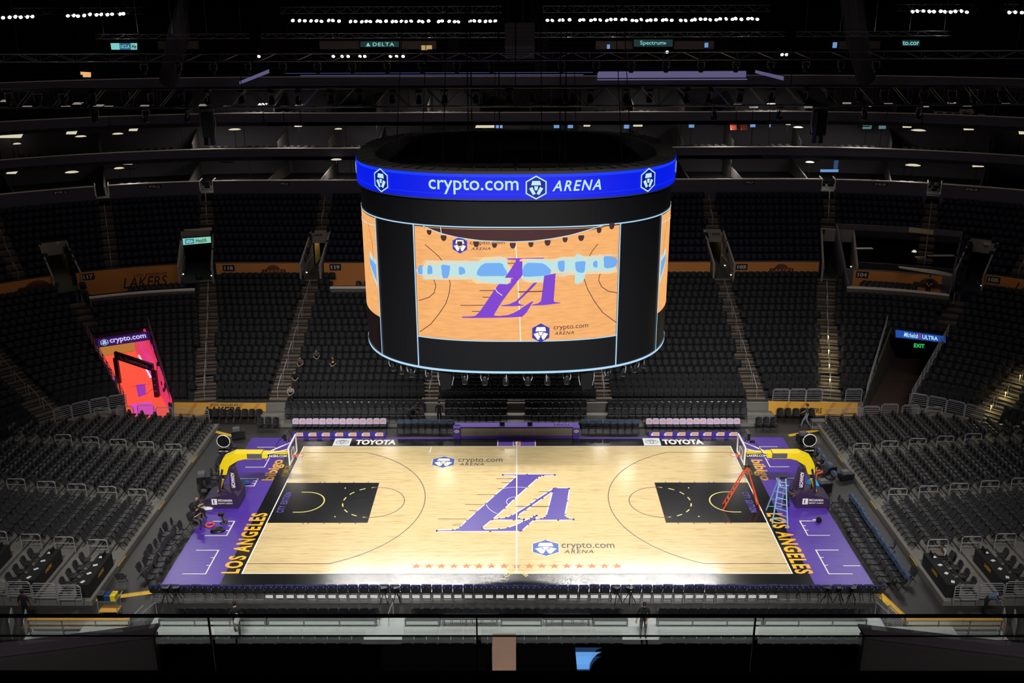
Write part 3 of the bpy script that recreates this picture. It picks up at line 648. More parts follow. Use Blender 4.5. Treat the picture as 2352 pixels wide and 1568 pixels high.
UP_AISLES = [((27.7, 33.2), (29.2, 38.4), .62), ((33.8, 26.4), (37.7, 35.7), .62), ((39.7, 23.0), (45.8, 31.2), .62), ((17.5, 33.0), (17.9, 38.4), .62), ((6.3, 28.4), (6.3, 38.4), .6)]
LA_ = [seg(mir([a], s)[0], mir([b], s)[0], hw) for a, b, hw in LOW_AISLES for s in (1, -1)]
UA_ = [seg(mir([a], s)[0], mir([b], s)[0], hw) for a, b, hw in UP_AISLES for s in (1, -1)]
SIDE_STEP = [seg(mir([(29.0, 33.0)], s)[0], mir([(29.0, 33.0)], s)[0], 0) for s in ()]
RL = [10.3+.86*i for i in range(19)]; ZL = [1+.22*i+.0035*i*i for i in range(19)]
RU = [26.3+.92*j for j in range(11)]; ZU = [6.95+.42*j for j in range(11)]
def terraces(name, Rs, Zs, z0, m, tmax, holes):
    mb = MB(); n = int(2*tmax/.5); T = [-tmax+2*tmax*i/n for i in range(n+1)]
    for i in range(len(Rs)-1):
        zb = Zs[i-1] if i else z0
        for k in range(n):
            xm, ym, _, _ = st((T[k]+T[k+1])/2, (Rs[i]+Rs[i+1])/2)
            if any(inpoly(xm, ym, h) for h in holes): continue
            a, b = st(T[k], Rs[i]), st(T[k+1], Rs[i]); c_, d_ = st(T[k], Rs[i+1]), st(T[k+1], Rs[i+1])
            mb.add([(a[0], a[1], zb), (b[0], b[1], zb), (b[0], b[1], Zs[i]), (a[0], a[1], Zs[i]), (c_[0], c_[1], Zs[i]), (d_[0], d_[1], Zs[i])], [(0, 1, 2, 3), (3, 2, 5, 4)])
    o = struct(mb.build(name, m)); return o
TMAX = TQ+17
terraces('lower_seating_terrace', RL, ZL, -.03, M_concd, TMAX, HOLES)
terraces('upper_seating_terrace', RU, ZU, 6.2, M_concd, TMAX, HOLES)
# aisle steps
mb = MB()
for (a, b, hw), Rs, Zs in [(x, RL, ZL) for x in LOW_AISLES]+[(x, RU, ZU) for x in UP_AISLES]:
    for s in (1, -1):
        A = Vector((s*a[0], a[1])); B = Vector((s*b[0], b[1])); d = (B-A); L_ = d.length; d.normalize(); ang = math.atan2(d.y, d.x)-PI/2
        for q in np.arange(0, L_, .05):
            P = A+d*q; dx = abs(P.x)-XC; dy = P.y-YC; R = dy if dx < 0 else (dx if dy < 0 else math.hypot(dx, dy))
            for i in range(len(Rs)-1):
                if abs(R-(Rs[i]+.64)) < .026:
                    h = (Zs[i+1]-Zs[i])/2; mb.box((P.x, P.y, Zs[i]+h/2), (2*hw-.04, .42, h), ang); mb.box((P.x-d.x*.21, P.y-d.y*.21, Zs[i]+h+.006), (2*hw-.04, .05, .012), ang, 1)
                    Q = P-d*.63; mb.box((Q.x, Q.y, Zs[i]+.006), (2*hw-.04, .05, .012), ang, 1)
struct(mb.build('aisle_steps', [M_step, mat('worn step edge', (150, 136, 116), .6)]))
# front wall, walkway wall between decks, rim wall of the premier boxes
def tsweep(t0, t1, prof, mb, mi=0, step=.6):
    n = max(1, int(abs(t1-t0)/step)); mb.sweep([( *st(t0+(t1-t0)*i/n, 0)[:2], *st(t0+(t1-t0)*i/n, 0)[2:]) for i in range(n+1)], prof, mi)
def wallseg(mb, t0, t1, R, th, z0, z1, mi=0, cap=None):
    tsweep(t0, t1, [(R, z0), (R+th, z0), (R+th, z1), (R, z1)], mb, mi)
    if cap is not None: tsweep(t0, t1, [(R-.05, z1), (R+th+.06, z1), (R+th+.06, z1+.07), (R-.05, z1+.07)], mb, cap)
mb = MB()
for t0, t1 in ((-tphi(49), -tphi(23.2)), (-tphi(4.6), tphi(4.6)), (tphi(23.2), tphi(49)), (tphi(52), TMAX), (-TMAX, -tphi(52))): wallseg(mb, t0, t1, 10.1, .2, -.03, 1.04)
struct(mb.build('trim_1', M_plat))
up_seg = []
SEGS = [(-TMAX, -tphi(32.3)), (-tphi(28.6), -tphi(10.6)), (-tphi(4.0), -18.4), (-16.65, 16.65), (18.4, tphi(4.0)), (tphi(10.6), tphi(28.4)), (tphi(32.3), TMAX)]
mb = MB()
for k, (t0, t1) in enumerate(SEGS): wallseg(mb, t0, t1, 26.0, .22, 4.6, 7.36)
struct(mb.build('wall_middle', M_concd))
def pathban(name, label, t0, t1, R, z0, z1, words, cat='banner'):
    """cloth banner on a curved wall; words = (text, t at left, width, z bottom, height, slant)"""
    mb = MB(); tsweep(t0, t1, [(R, z0), (R+.02, z0), (R+.02, z1), (R, z1)], mb, 0, .5)
    o = mb.build(name, M_banner); tag(o, label, cat, 'amber banners on the wall between the decks')
    sc_ = (R/KT) 
    def f(t, z, e=.012): x, y, nx, ny = st(t, R-e); return (x, y, z)
    for body, t, wd, zb, ht, kind in words:
        k = 1 if abs(t) < XC else KT/R
        if kind == 'plate':
            g_ = MB(); g_.add([f(t-.12, zb-.1), f(t+wd*k+.12, zb-.1), f(t+wd*k+.12, zb+ht+.1), f(t-.12, zb+ht+.1)], [(0, 1, 2, 3)]); g_.build('number_plate', M_blk, o)
            text('section_number', body, lambda u, v: f(t+u*wd*k, zb+v*ht, .02), mat('grey number', (188, 184, 186), .5), o, .05)
        elif kind == 'ball':
            g_ = MB(); pts = arc(0, 0, 1, 0, 180, 14)
            g_.add([f(t+wd*k*(.5+.28*a), zb+ht*.35+ht*.65*b) for a, b in pts], [tuple(range(len(pts)))]); g_.build('club_badge', mat('dark amber print', (70, 40, 36), .6), o)
            g_ = MB(); 
            for rr in (.25, .6, .85): 
                pp = arc(0, 0, rr, 15, 165, 10)
                for i in range(10): g_.add([f(t+wd*k*(.5+.28*pp[i][0]), zb+ht*.35+ht*.65*pp[i][1], .02), f(t+wd*k*(.5+.28*pp[i+1][0]), zb+ht*.35+ht*.65*pp[i+1][1], .02), f(t+wd*k*(.5+.28*pp[i+1][0]), zb+ht*.38+ht*.65*pp[i+1][1], .02), f(t+wd*k*(.5+.28*pp[i][0]), zb+ht*.38+ht*.65*pp[i][1], .02)], [(0, 1, 2, 3)])
            g_.build('badge_seam', M_banner, o)
            g_ = MB(); g_.add([f(t, zb, .022), f(t+wd*k, zb, .022), f(t+wd*k, zb+ht*.5, .022), f(t+wd*k*.06, zb+ht*.5, .022)], [(0, 1, 2, 3)]); g_.build('club_badge', mat('dark amber print', (70, 40, 36), .6), o)
            text('club_lettering', 'LAKERS', lambda u, v: f(t+(.08+u*.88)*wd*k, zb+.02+v*ht*.42, .03), M_banner, o, .01, .25)
        else: text('club_lettering', body, lambda u, v: f(t+u*wd*k, zb+v*ht, .015), mat('dark amber print', (70, 40, 36), .6), o, .01, .3)
    return o
LK = lambda t, w_, zb, h: [('LAKERS', t, w_, zb, h, 'w'), ('LOS ANGELES', t+.9, w_*.75, zb+h+.06, h*.24, 'w')]
pathban('banner', 'amber banner with a half ball badge at the far left of the middle wall', -TQ, -tphi(32.5), 25.97, 6.3, 7.3, [('', -tphi(38.5), 3.2, 6.32, .8, 'ball')])
pathban('banner', 'tall amber banner marked 117 with slanted club name', -tphi(28.4), -tphi(10.8), 25.97, 5.3, 7.3, [('117', -tphi(27.3), .75, 6.7, .36, 'plate')]+LK(-tphi(20.8), 3.6, 5.55, .9))
pathban('banner', 'amber banner marked 118 with a half ball badge', -tphi(3.8), -18.5, 25.97, 6.35, 7.3, [('118', -25.0, .75, 6.72, .32, 'plate'), ('', -21.9, 2.1, 6.4, .75, 'ball')])
pathban('banner', 'amber banner marked 119 behind a row of chairs', -16.5, 0, 25.97, 5.3, 7.3, [('119', -15.9, .75, 6.75, .36, 'plate')]+LK(-11.5, 3.6, 5.6, .9))
pathban('banner', 'plain amber banner just right of the scoreboard', .5, 16.5, 25.97, 6.35, 7.3, [])
pathban('banner', 'amber banner marked 103 with a half ball badge', 18.5, tphi(3.8), 25.97, 6.35, 7.3, [('103', 18.8, .75, 6.72, .32, 'plate'), ('', 21.5, 2.1, 6.4, .75, 'ball')])
pathban('banner', 'amber banner marked 105 with slanted club name at the far right', tphi(32.5), TQ, 25.97, 6.3, 7.3, [('105', tphi(33.1), .75, 6.75, .34, 'plate')]+LK(tphi(37.5), 3.4, 6.4, .6))
o = pathban('banner', 'amber banner marked 104 inside the open box on the right', tphi(9.8), tphi(25.6), 24.95, 5.35, 6.95, [('104', tphi(10.6), .75, 6.4, .36, 'plate'), ('', tphi(20.5), 2.6, 5.9, .8, 'ball')])
# premier wall
mb = MB(); PSEG = [(-TMAX, -tphi(23.4)), (-tphi(21.6), -tphi(8.7)), (-tphi(6.8), tphi(6.8)), (tphi(8.7), tphi(21.6)), (tphi(23.4), TMAX)]
for t0, t1 in PSEG: wallseg(mb, t0, t1, 35.4, .2, 10.6, 12.72, 0, 1)
for t0, t1 in PSEG:
    for t in (t0, t1):
        if abs(t) < TMAX-1:
            a = st(t, 35.2); b = st(t, 36.8); mb.tube([(a[0], a[1], 11.9), (a[0], a[1], 12.8), (b[0], b[1], 12.8)], .06, 5, 1)
struct(mb.build('wall_premier', [M_fascia, M_cap]))
for (t0, t1), n_ in zip(PSEG[0:5], ('PR1', 'PR2', 'PR3', 'PR8', 'PR9')):
    for tt, nn in (((t0+t1)/2 if abs(t0+t1) > 1 else -21.6, n_),)+(((21.6, 'PR7'),) if n_ == 'PR3' else ()):
        if n_ == 'PR1': tt = -tphi(28)
        if n_ == 'PR9': tt = tphi(27.5)
        g_ = MB(); P = lambda t, z, e: (*st(t, 35.4-e)[:2], z)
        g_.add([P(tt-.42, 12.28, .01), P(tt+.42, 12.28, .01), P(tt+.42, 12.62, .01), P(tt-.42, 12.62, .01)], [(0, 1, 2, 3)]); pp = g_.build('section_plate', M_blk)
        tag(pp, f'small dark plate reading {nn} on the premier box wall', 'sign', 'premier box number plates')
        text('plate_lettering', nn, lambda u, v: P(tt-.34+u*.66, 12.34+v*.2, .02), mat('grey number', (188, 184, 186), .5), pp, .02)
# ------------------------------------------------------------------ suite levels, upper balcony, roof
def deck(name, R0, R1, z, th, m=M_concd):
    mb = MB(); tsweep(-TMAX, TMAX, [(R0, z-th), (R1, z-th), (R1, z), (R0, z)], mb); return struct(mb.build(name, m))
deck('slab_1', 35.6, 47.5, 11.6, .3); deck('slab_2', 40.2, 48, 14.25, .35); deck('slab_3', 39.6, 48, 17.6, .35); deck('slab_4', 40.0, 48, 20.9, .35)
LEV = [(46.8, 11.6, 14.0), (47.2, 14.25, 17.3), (47.2, 17.6, 20.6)]
for k, (R, za, zb) in enumerate(LEV):
    mb = MB(); wallseg(mb, -TMAX, TMAX, R, .2, za, zb); struct(mb.build('wall_suites', mat('suite wall', (92, 90, 96), .8)))
FAS = [(40.2, 13.95, 15.0, 'lower'), (39.6, 17.25, 18.4, 'middle'), (40.0, 20.55, 21.7, 'upper')]
for R, za, zb, nm in FAS:
    mb = MB(); wallseg(mb, -TMAX, TMAX, R, .18, za, zb, 0, 1); struct(mb.build('trim_2', [M_fascia, M_cap]))
# upper balcony and roof
R3 = [40.4+.86*i for i in range(26)]; Z3 = [20.95+.43*i for i in range(26)]
terraces('balcony_terrace', R3, Z3, 20.6, M_concd, TMAX, [])
mb = MB(); wallseg(mb, -TMAX, TMAX, 63, .5, 0, 42); struct(mb.build('wall_outer', M_darkroof))
mb = MB(); mb.box((0, 10, 42), (190, 200, .5)); struct(mb.build('ceiling', M_darkroof))
# ------------------------------------------------------------------ chairs
def rbox(mb, c, w_, h_, th, tilt=0., axis='v', mi=0, bow=.03, round_top=.25):
    """rounded panel: width x, height z (axis v) or depth y (axis h), slightly bowed"""
    pts = []
    r = min(w_, h_)*round_top
    for cx_, cz_, a0 in ((w_/2-r, h_/2-r, 0), (-w_/2+r, h_/2-r, 90), (-w_/2+r*.4, -h_/2+r*.4, 180), (w_/2-r*.4, -h_/2+r*.4, 270)):
        rr = r if a0 < 180 else r*.4
        for q in (0, 45, 90): pts.append((cx_+rr*math.cos(math.radians(a0+q)), cz_+rr*math.sin(math.radians(a0+q))))
    n = len(pts); vs = []
    for sgn in (-1, 1):
        for x, z in pts:
            y = sgn*th/2-bow*(2*x/w_)**2*(-1)
            vs.append((x, y, z))
        vs.append((0, sgn*th/2-(bow*.0), 0))
    fs = [(i, (i+1) % n, n) for i in range(n)]+[(n+1+(i+1) % n, n+1+i, 2*n+1) for i in range(n)]+[((i+1) % n, i, n+1+i, n+1+(i+1) % n) for i in range(n)]
    M = Matrix.Rotation(tilt, 3, 'X')
    if axis == 'h': M = M @ Matrix.Rotation(PI/2, 3, 'X')
    mb.add([M @ Vector(v)+Vector(c) for v in vs], fs, mi); return mb
def make_folding(name, seatm, backm, frame, label, cat, group, top=None, topname='cover', pad=.05, bh=.3, mark=None, wd=.44, toph=.2, topt=.03, panel=None, rt=.3):
    """folding chair whose sitter faces local +y, origin on the floor"""
    t = thing(name, label, cat, (0, 0, 0), 0, group)
    m = MB(); rbox(m, (0, .02, .45), wd-.01, .41, pad, 0, 'h', bow=.01); m.build('seat', seatm, t)
    m = MB(); rbox(m, (0, -.215, .86-bh/2), wd, bh, pad*.8, .14, bow=.035, round_top=rt); m.build('backrest', backm, t)
    for s in (-1, 1):
        m = MB(); m.tube([(s*.225, -.24, .8), (s*.225, -.1, .45), (s*.225, .25, 0)], .014, 5); m.build('leg', frame, t)
        m = MB(); m.tube([(s*.2, .16, .44), (s*.2, -.26, 0)], .014, 5); m.build('leg', frame, t)
    m = MB(); m.tube([(-.225, .2, .08), (.225, .2, .08)], .011, 4); m.tube([(-.2, -.2, .07), (.2, -.2, .07)], .011, 4); m.build('stretcher', frame, t)
    if top:
        m = MB(); rbox(m, (0, -.215, .9-toph/2), wd+.03, toph, pad+topt, .14, bow=.035, round_top=.4 if toph < .25 else .25); tc_ = m.build(topname, top, t)
        if panel: m = MB(); m.add([(.15, -.14, .66), (-.15, -.14, .66), (-.15, -.165, .8), (.15, -.165, .8)], [(0, 1, 2, 3)]); m.build('cover_print', panel, tc_)
        if mark:
            for yy in (-1, 1):
                m = MB()
                for k in range(6): m.add([(-.15+k*.052, -.262 if yy < 0 else -.15, .79+.004*(k % 2)), (-.115+k*.052, -.262 if yy < 0 else -.15, .79), (-.115+k*.052, -.268 if yy < 0 else -.156, .825), (-.15+k*.052, -.268 if yy < 0 else -.156, .825)], [(0, 1, 2, 3)])
                m.build('cover_lettering', mark, tc_)
    return t
used = {}
def place(proto, x, y, z, rz, label, group):
    if not used.get(proto.name):
        used[proto.name] = 1; proto.location = (x, y, z); proto.rotation_euler = (0, 0, rz); proto['label'] = label; proto['group'] = group; return proto
    return dup(proto, (x, y, z), rz, label, group)
# tip-up stadium seat (facing local +y, pan folded up)
def make_stadium(m_):
    t = thing('stadium_seat', '', 'stadium seat')
    m = MB(); rbox(m, (0, -.1, .62), .515, .46, .05, .18, bow=.045); m.build('backrest', m_, t)
    m = MB(); rbox(m, (0, .06, .5), .47, .36, .07, .1, bow=-.01); m.build('seat_pan', m_, t)
    m = MB(); m.box((-.25, .02, .55), (.035, .3, .05)); m.box((-.25, -.02, .27), (.035, .08, .54)); m.build('armrest', M_blk, t)
    return t
SEAT = make_stadium(M_seat)
sm = MB(); rbox(sm, (0, -.1, .62), .515, .46, .05, .18, bow=.045); rbox(sm, (0, .06, .5), .47, .36, .07, .1, bow=-.01); sm.box((-.25, .02, .45), (.03, .2, .3))
def batch(name, tmpl, places, mats, label, cat):
    """one mesh holding a great many like seats"""
    V = np.array(tmpl.v); nv = len(V); P = np.array([(p[0], p[1], p[2]) for p in places]); A = np.array([p[3] for p in places]); C_, S_ = np.cos(A), np.sin(A)
    X = C_[:, None]*V[None, :, 0]-S_[:, None]*V[None, :, 1]+P[:, 0:1]; Y = S_[:, None]*V[None, :, 0]+C_[:, None]*V[None, :, 1]+P[:, 1:2]; Z = V[None, :, 2]+P[:, 2:3]
    co_ = np.stack([X, Y, Z], -1).reshape(-1, 3); n = len(places)
    li = []; ls = []; lt = []
    for f in tmpl.f: li += list(f); ls.append(len(f))
    li = np.array(li); tot = len(li); ls = np.array(ls)
    loops = (li[None, :]+(np.arange(n)*nv)[:, None]).ravel(); starts = np.concatenate([[0], np.cumsum(ls)[:-1]]); starts = (starts[None, :]+(np.arange(n)*tot)[:, None]).ravel(); tots = np.tile(ls, n)
    me = bpy.data.meshes.new(name); me.vertices.add(len(co_)); me.vertices.foreach_set('co', co_.ravel()); me.loops.add(len(loops)); me.loops.foreach_set('vertex_index', loops.astype(np.int32))
    me.polygons.add(len(starts)); me.polygons.foreach_set('loop_start', starts.astype(np.int32)); me.polygons.foreach_set('loop_total', tots.astype(np.int32))
    for m_ in mats: me.materials.append(m_)
    me.polygons.foreach_set('material_index', np.tile(np.array(tmpl.m), n).astype(np.int32))
    me.update(calc_edges=True); o = mkobj(name, me); tag(o, label, cat, None, 'stuff'); return o
def seat_rows(Rs, Zs, aisles, deckname, tmax):
    out = []
    for i in range(len(Rs)-1):
        R = Rs[i]+.5; k = 0
        ts = []; t = -tmax; 
        while t < tmax:
            ts.append(t); a = abs(t); t += .54*(KT/R if XC < a < TQ else 1)
        for t in ts:
            x, y, nx, ny = st(t, R)
            if any(inpoly(x, y, h) for h in HOLES) or any(inpoly(x, y, h) for h in aisles): continue
            px, py, pz = pix((x, y, Zs[i]+.5))
            if not (-260 < px < 2612) or py > 1560 or pz < 5: continue
            k += 1; out.append((x, y, Zs[i], math.atan2(nx, -ny), i+1, k, deckname, px, py, pz))
    return out
low = seat_rows(RL, ZL, LA_, 'lower', TQ+15); upp = seat_rows(RU, ZU, UA_, 'upper', TQ+15)
# near stand, only its front row shows above the balcony edge
near = []
for g0, g1 in ((365, 865), (925, 1448), (1512, 2040)):
    xa, xb = atz(g0, 1455, 1.6).x, atz(g1, 1455, 1.6).x; n = int((xb-xa)/.54)
    for i in range(n): near.append((xa+.27+i*.54, -15.15, .93, 0., 1, i+1, 'near', 0, 0, 36))
vis = [s for s in low if 0 < s[7] < 2352 and not (860 < s[7] < 1520 and s[8] < 858) and s[4] <= 3]
vis.sort(key=lambda s: s[9]); ind = set(id(s) for s in vis[:300-len(near)])
for s in near+[s for s in low if id(s) in ind]:
    if s[6] == 'near': lab = f'black stadium seat in the near stand, {nth(near.index(s)+1)} from the left'; gp = 'near stand seats'
    else:
        side = 'left' if s[0] < -20 else 'right' if s[0] > 20 else 'far side'
        lab = f'black stadium seat, {nth(s[5])} from the left in the {nth(s[4])} row of the lower bowl'; gp = 'lower bowl seats'
    place(SEAT, s[0], s[1], s[2], s[3], lab, gp)
batch('stadium_seats', sm, [s for s in low if id(s) not in ind], [M_seat], 'rows of black folding stadium seats filling the lower bowl', 'stadium seats')
batch('stadium_seats', sm, upp, [M_seatn], 'rows of navy stadium seats between the amber banners and the premier boxes', 'stadium seats')
# upper balcony seats, coarse and far
bm_ = MB(); bm_.box((0, 0, .5), (.46, .1, .45)); pl3 = []
for i in range(0, 25):
    R = R3[i]+.5; t = -TQ+8
    while t < TQ-8:
        x, y, nx, ny = st(t, R); px, py, pz = pix((x, y, Z3[i]))
        if py > -60 and -100 < px < 2452 and abs(((t+200) % 9)-4.5) > .6: pl3.append((x, y, Z3[i], math.atan2(nx, -ny)))
        t += .56*(KT/R if XC < abs(t) < TQ else 1)
batch('balcony_seats', bm_, pl3, [M_seatn], 'dark seats of the upper balcony under the roof', 'stadium seats')
# premier box terrace: two rows of armchairs in twos
pl4 = []
for R in (36.6, 38.1):
    t = -TQ+4
    while t < TQ-4:
        x, y, nx, ny = st(t, R); 
        if .7 < ((t-1.3) % 5) < 4.3: pl4.append((x, y, 11.6, math.atan2(nx, -ny)))
        t += .75*(KT/R if XC < abs(t) < TQ else 1)
batch('box_chairs', sm, pl4, [M_seat], 'dark chairs on the premier box terrace', 'chairs')
pl5 = []
for R, z in ((40.9, 14.25), (40.3, 17.6)):
    for dR in (0, .95):
        t = -TQ+4
        while t < TQ-4:
            x, y, nx, ny = st(t, R+dR)
            if .7 < ((t-1.3) % 5) < 4.3: pl5.append((x, y, z, math.atan2(nx, -ny)))
            t += .72*(KT/R if XC < abs(t) < TQ else 1)
batch('suite_chairs', sm, pl5, [M_seat], 'dark chairs behind the rails of the two suite levels', 'chairs')
# ------------------------------------------------------------------ end risers with folding chairs
M_foldb = mat('grey vinyl chair back', (50, 50, 54), .4)
FOLD = make_folding('folding_chair', M_fold, M_foldb, M_foldf, '', 'folding chair', '', bh=.37, rt=.42)
ft = MB()
def flat(o, mb):
    for ch in o.children:
        mi = 1 if ch.name.startswith(('leg', 'stretcher')) else 2 if ch.name.startswith('backrest') else 0
        mb.add([tuple(v.co) for v in ch.data.vertices], [tuple(p.vertices) for p in ch.data.polygons], mi)
flat(FOLD, ft)
NR = 14; rx = lambda k: 20.95+.88*k; rzz = lambda k: .22+.085*k
BLK = [(5.95, 10.5, 9, 'far'), (-.15, 4.9, 10, 'middle'), (-5.75, -1.2, 9, 'near')]
rch = []
for sg in (-1, 1):
    mb = MB()
    for k in range(NR):
        y0, y1 = (-10.4, 10.9) if k else (-10.4, 10.9)
        if k > 6: y1 = 10.9-(k-6)*.5
        mb.box((sg*(rx(k)+.44), (y0+y1)/2, rzz(k)/2-.015), (.86, y1-y0, rzz(k)+.03))
        mb.box((sg*(rx(k)+.03), (y0+y1)/2, rzz(k)+.004), (.05, y1-y0, .01), 0, 2)
    for y in (-6.7, -.7, 5.4): mb.box((sg*(rx(0)-.005), y, .18), (.02, 1.0, .07), 0, 1)
    struct(mb.build('riser_deck', [M_plat, M_gold, mat('riser edge', (74, 74, 72), .5)]))
    for k in range(NR):
        for (ya, yb, n, bn) in BLK:
            for i in range(n):
                y = yb-(i+.5)*(yb-ya)/n
                if bn == 'far' and k > 6 and y > 10.6-(k-6)*.5: continue
                x = sg*(rx(k)+.5); px, py, pz = pix((x, y, rzz(k)))
                if not (-200 < px < 2552): continue
                rch.append((x+random.uniform(-.02, .02), y, rzz(k), sg*PI/2+random.uniform(-.03, .03), sg, k+1, i+1, bn, px, pz))
rch.sort(key=lambda s: s[9] if 0 <= s[8] <= 2352 else 1e3+s[9])
NRI = 172
for s in rch[:NRI]:
    place(FOLD, *s[:4], f'black folding chair, {nth(s[6])} from far end, {nth(s[5])} row, {s[7]} block, {"left" if s[4] < 0 else "right"} riser', f'folding chairs on the {"left" if s[4] < 0 else "right"} riser')
batch('folding_chairs', ft, [s[:4] for s in rch[NRI:]], [M_fold, M_foldf, M_foldb], 'black folding chairs on the back rows of both end risers', 'folding chairs')
def make_uprail(w_=1.05, h_=.95):
    t = thing('aisle_rail', '', 'guard rail'); m = MB()
    m.tube([(-w_/2, 0, 0), (-w_/2, 0, h_-.1), (-w_/2+.1, 0, h_), (w_/2-.1, 0, h_), (w_/2, 0, h_-.1), (w_/2, 0, 0)], .028, 6); m.build('frame', M_steel, t)
    m = MB(); m.tube([(-w_/2, 0, h_*.6), (w_/2, 0, h_*.6)], .02, 5); m.build('crossbar', M_steel, t); return t
UR = make_uprail()
for sg in (-1, 1):
    for ya, an in ((5.4, 'far'), (-.72, 'middle'), (-6.35, 'near')):
        for j in range(5):
            k = 1+2*j
            if an == 'near' and j > 3: continue
            place(UR, sg*(rx(k)+.44), ya, rzz(k), 0, f'steel guard rail, {nth(j+1)} up the {an} aisle of the {"left" if sg < 0 else "right"} riser', 'riser aisle rails')
def make_barrier(w_=1.15, h_=1.0, bars=6):
    t = thing('barrier', '', 'barrier'); m = MB()
    m.tube([(-w_/2, 0, 0), (-w_/2, 0, h_-.1), (-w_/2+.1, 0, h_), (w_/2-.1, 0, h_), (w_/2, 0, h_-.1), (w_/2, 0, 0)], .026, 6); m.build('frame', M_steel, t)
    for i in range(bars):
        m = MB(); z = .2+(h_-.3)*i/(bars-1); m.tube([(-w_/2, 0, z), (w_/2, 0, z)], .016, 4); m.build('bar', M_steel, t)
    return t
BAR = make_barrier()
for sg in (-1, 1):
    sd = 'left' if sg < 0 else 'right'
    for j in range(6): 
        k = 1+1.45*j; place(BAR, sg*(rx(k)+.4), 10.98-max(0, k-6)*.5, rzz(int(k))-.02, 0, f'steel barrier at the far end of the {sd} riser, {nth(j+1)} from the court', 'riser end barriers')
    for j in range(6):
        place(BAR, sg*(rx(0)+1.0+j*1.22), -10.52, .22+.1*j, 0, f'steel barrier at the near end of the {sd} riser, {nth(j+1)} from the court', 'riser end barriers')
# draped scoring tables with chairs on the near end of each riser
def make_table(L_=2.9):
    t = thing('draped_table', '', 'table'); m = MB(); m.box((0, 0, .74), (.62, L_, .03)); m.build('table_top', M_cloth, t)
    m = MB(); m.box((-.32, 0, .38), (.015, L_+.02, .74)); m.box((0, L_/2+.005, .38), (.64, .015, .74)); m.box((0, -L_/2-.005, .38), (.64, .015, .74)); m.build('table_skirt', M_cloth, t)
    text('skirt_emblem', 'LAKERS', lambda u, v: (-.331, .35-u*.7, .42+v*.2), M_gold, t, .03, .3)
    return t
TB = make_table()
pap = MB(); pap.box((0, 0, .004), (.22, .16, .006)); pap = pap.mesh('paper_sheet', M_paper)
mon = MB(); mon.box((0, 0, .17), (.03, .42, .26)); mon.box((0, 0, .02), (.12, .16, .03)); mon = mon.mesh('monitor', M_blk)
for sg in (-1, 1):
    sd = 'left' if sg < 0 else 'right'
    for j in range(3):
        k = [0, 3, 6][j]; X = rx(k)+.55; z = rzz(k)
        place(TB, sg*X, -8.65, z, 0 if sg > 0 else PI, f'black draped table on the {sd} riser, {nth(j+1)} from the court', 'draped tables on the risers')
        for i in range(4):
            y = -7.5-i*.75
            place(FOLD, sg*(X+.95), y, rzz(k+1), sg*PI/2, f'folding chair behind the {nth(j+1)} draped table, {sd} riser, {nth(i+1)} from far end', 'chairs behind the draped tables')
            o = mkobj('paper_sheet', pap, None, (sg*(X+.05), y-.1, z+.757)); o.rotation_euler = (0, 0, .4*i); tag(o, f'white sheet on the {nth(j+1)} draped table, {sd} riser, {nth(i+1)} from far end', 'paper', 'sheets on the draped tables')
        o = mkobj('monitor', mon, None, (sg*(X-.1), -7.6, z+.757)); tag(o, f'black monitor at the far end of the {nth(j+1)} draped table, {sd} riser', 'monitor', 'monitors on the draped tables')
# ------------------------------------------------------------------ flood lights on the roof trusses
def make_flood(w_, label, angle, name='flood_light'):
    t = thing(name, label, 'flood light')
    m = MB(); m.lathe([(.08, .2), (.13, .1), (.15, -.12), (.145, -.16)], (0, 0, 0), 12); m.build('housing', M_blk, t)
    m = MB(); m.lathe([(.14, -.175), (.14, -.165)], (0, 0, 0), 14); m.build('lens', E_lamp, t)
    m = MB(); m.tube([(-.16, 0, 0), (-.16, 0, .3), (.16, 0, .3), (.16, 0, 0)], .015, 5); m.build('yoke', M_blk, t)
    ld = bpy.data.lights.new('flood_beam', 'SPOT'); ld.energy = w_; ld.spot_size = math.radians(angle); ld.spot_blend = .85; ld.shadow_soft_size = .16; ld.color = (1, .975, .93)
    lo_ = bpy.data.objects.new('flood_beam', ld); COL.objects.link(lo_); lo_.parent = t; lo_.location = (0, 0, -.38)
    return t
FL = make_flood(FAR_W, '', 46); FN = make_flood(NEAR_W, '', 46)
def fplace(proto, loc, target, label, group):
    o = place(proto, *loc, 0, label, group); d = Vector(target)-Vector(loc); o.rotation_euler = d.to_track_quat('-Z', 'Y').to_euler(); return o
fpx = []
def rowpx(x0, x1, y0, y1, n, skip=()): 
    for i in range(n):
        if i in skip: continue
        u = i/(n-1); fpx.append((x0+(x1-x0)*u+random.uniform(-2, 2), y0+(y1-y0)*u+random.uniform(-1.2, 1.2)))
rowpx(6, 74, 38, 36, 6); rowpx(153, 284, 34, 29, 11); rowpx(672, 816, 44, 46, 12, (9,)); rowpx(828, 945, 46, 46, 11); rowpx(958, 1138, 46, 45, 16, (3, 9))
rowpx(1258, 1440, 43, 42, 16, (5,)); rowpx(1452, 1600, 43, 43, 14, (9,)); rowpx(1609, 1742, 42, 40, 12); rowpx(2098, 2223, 23, 24, 11); rowpx(2321, 2349, 26, 27, 3)
FY = 31.3
tg = [(-15, -4), (0, -5), (15, -4), (-8, 3), (8, 3), (0, 3), (-15, 4), (15, 4)]
for k, (px, py) in enumerate(fpx):
    P = aty(px, py, FY); tx, ty = tg[k % 8]
    fplace(FL, tuple(P), (tx, ty, 0), f'lit round flood light on the far roof truss, {nth(k+1)} from the left', 'flood lights on the far truss')
spx = [(595, 128), (766, 128), (786, 128), (800, 128), (827, 128), (838, 128), (897, 128), (911, 128), (926, 128), (1796, 124), (1806, 124), (1532, 118)]
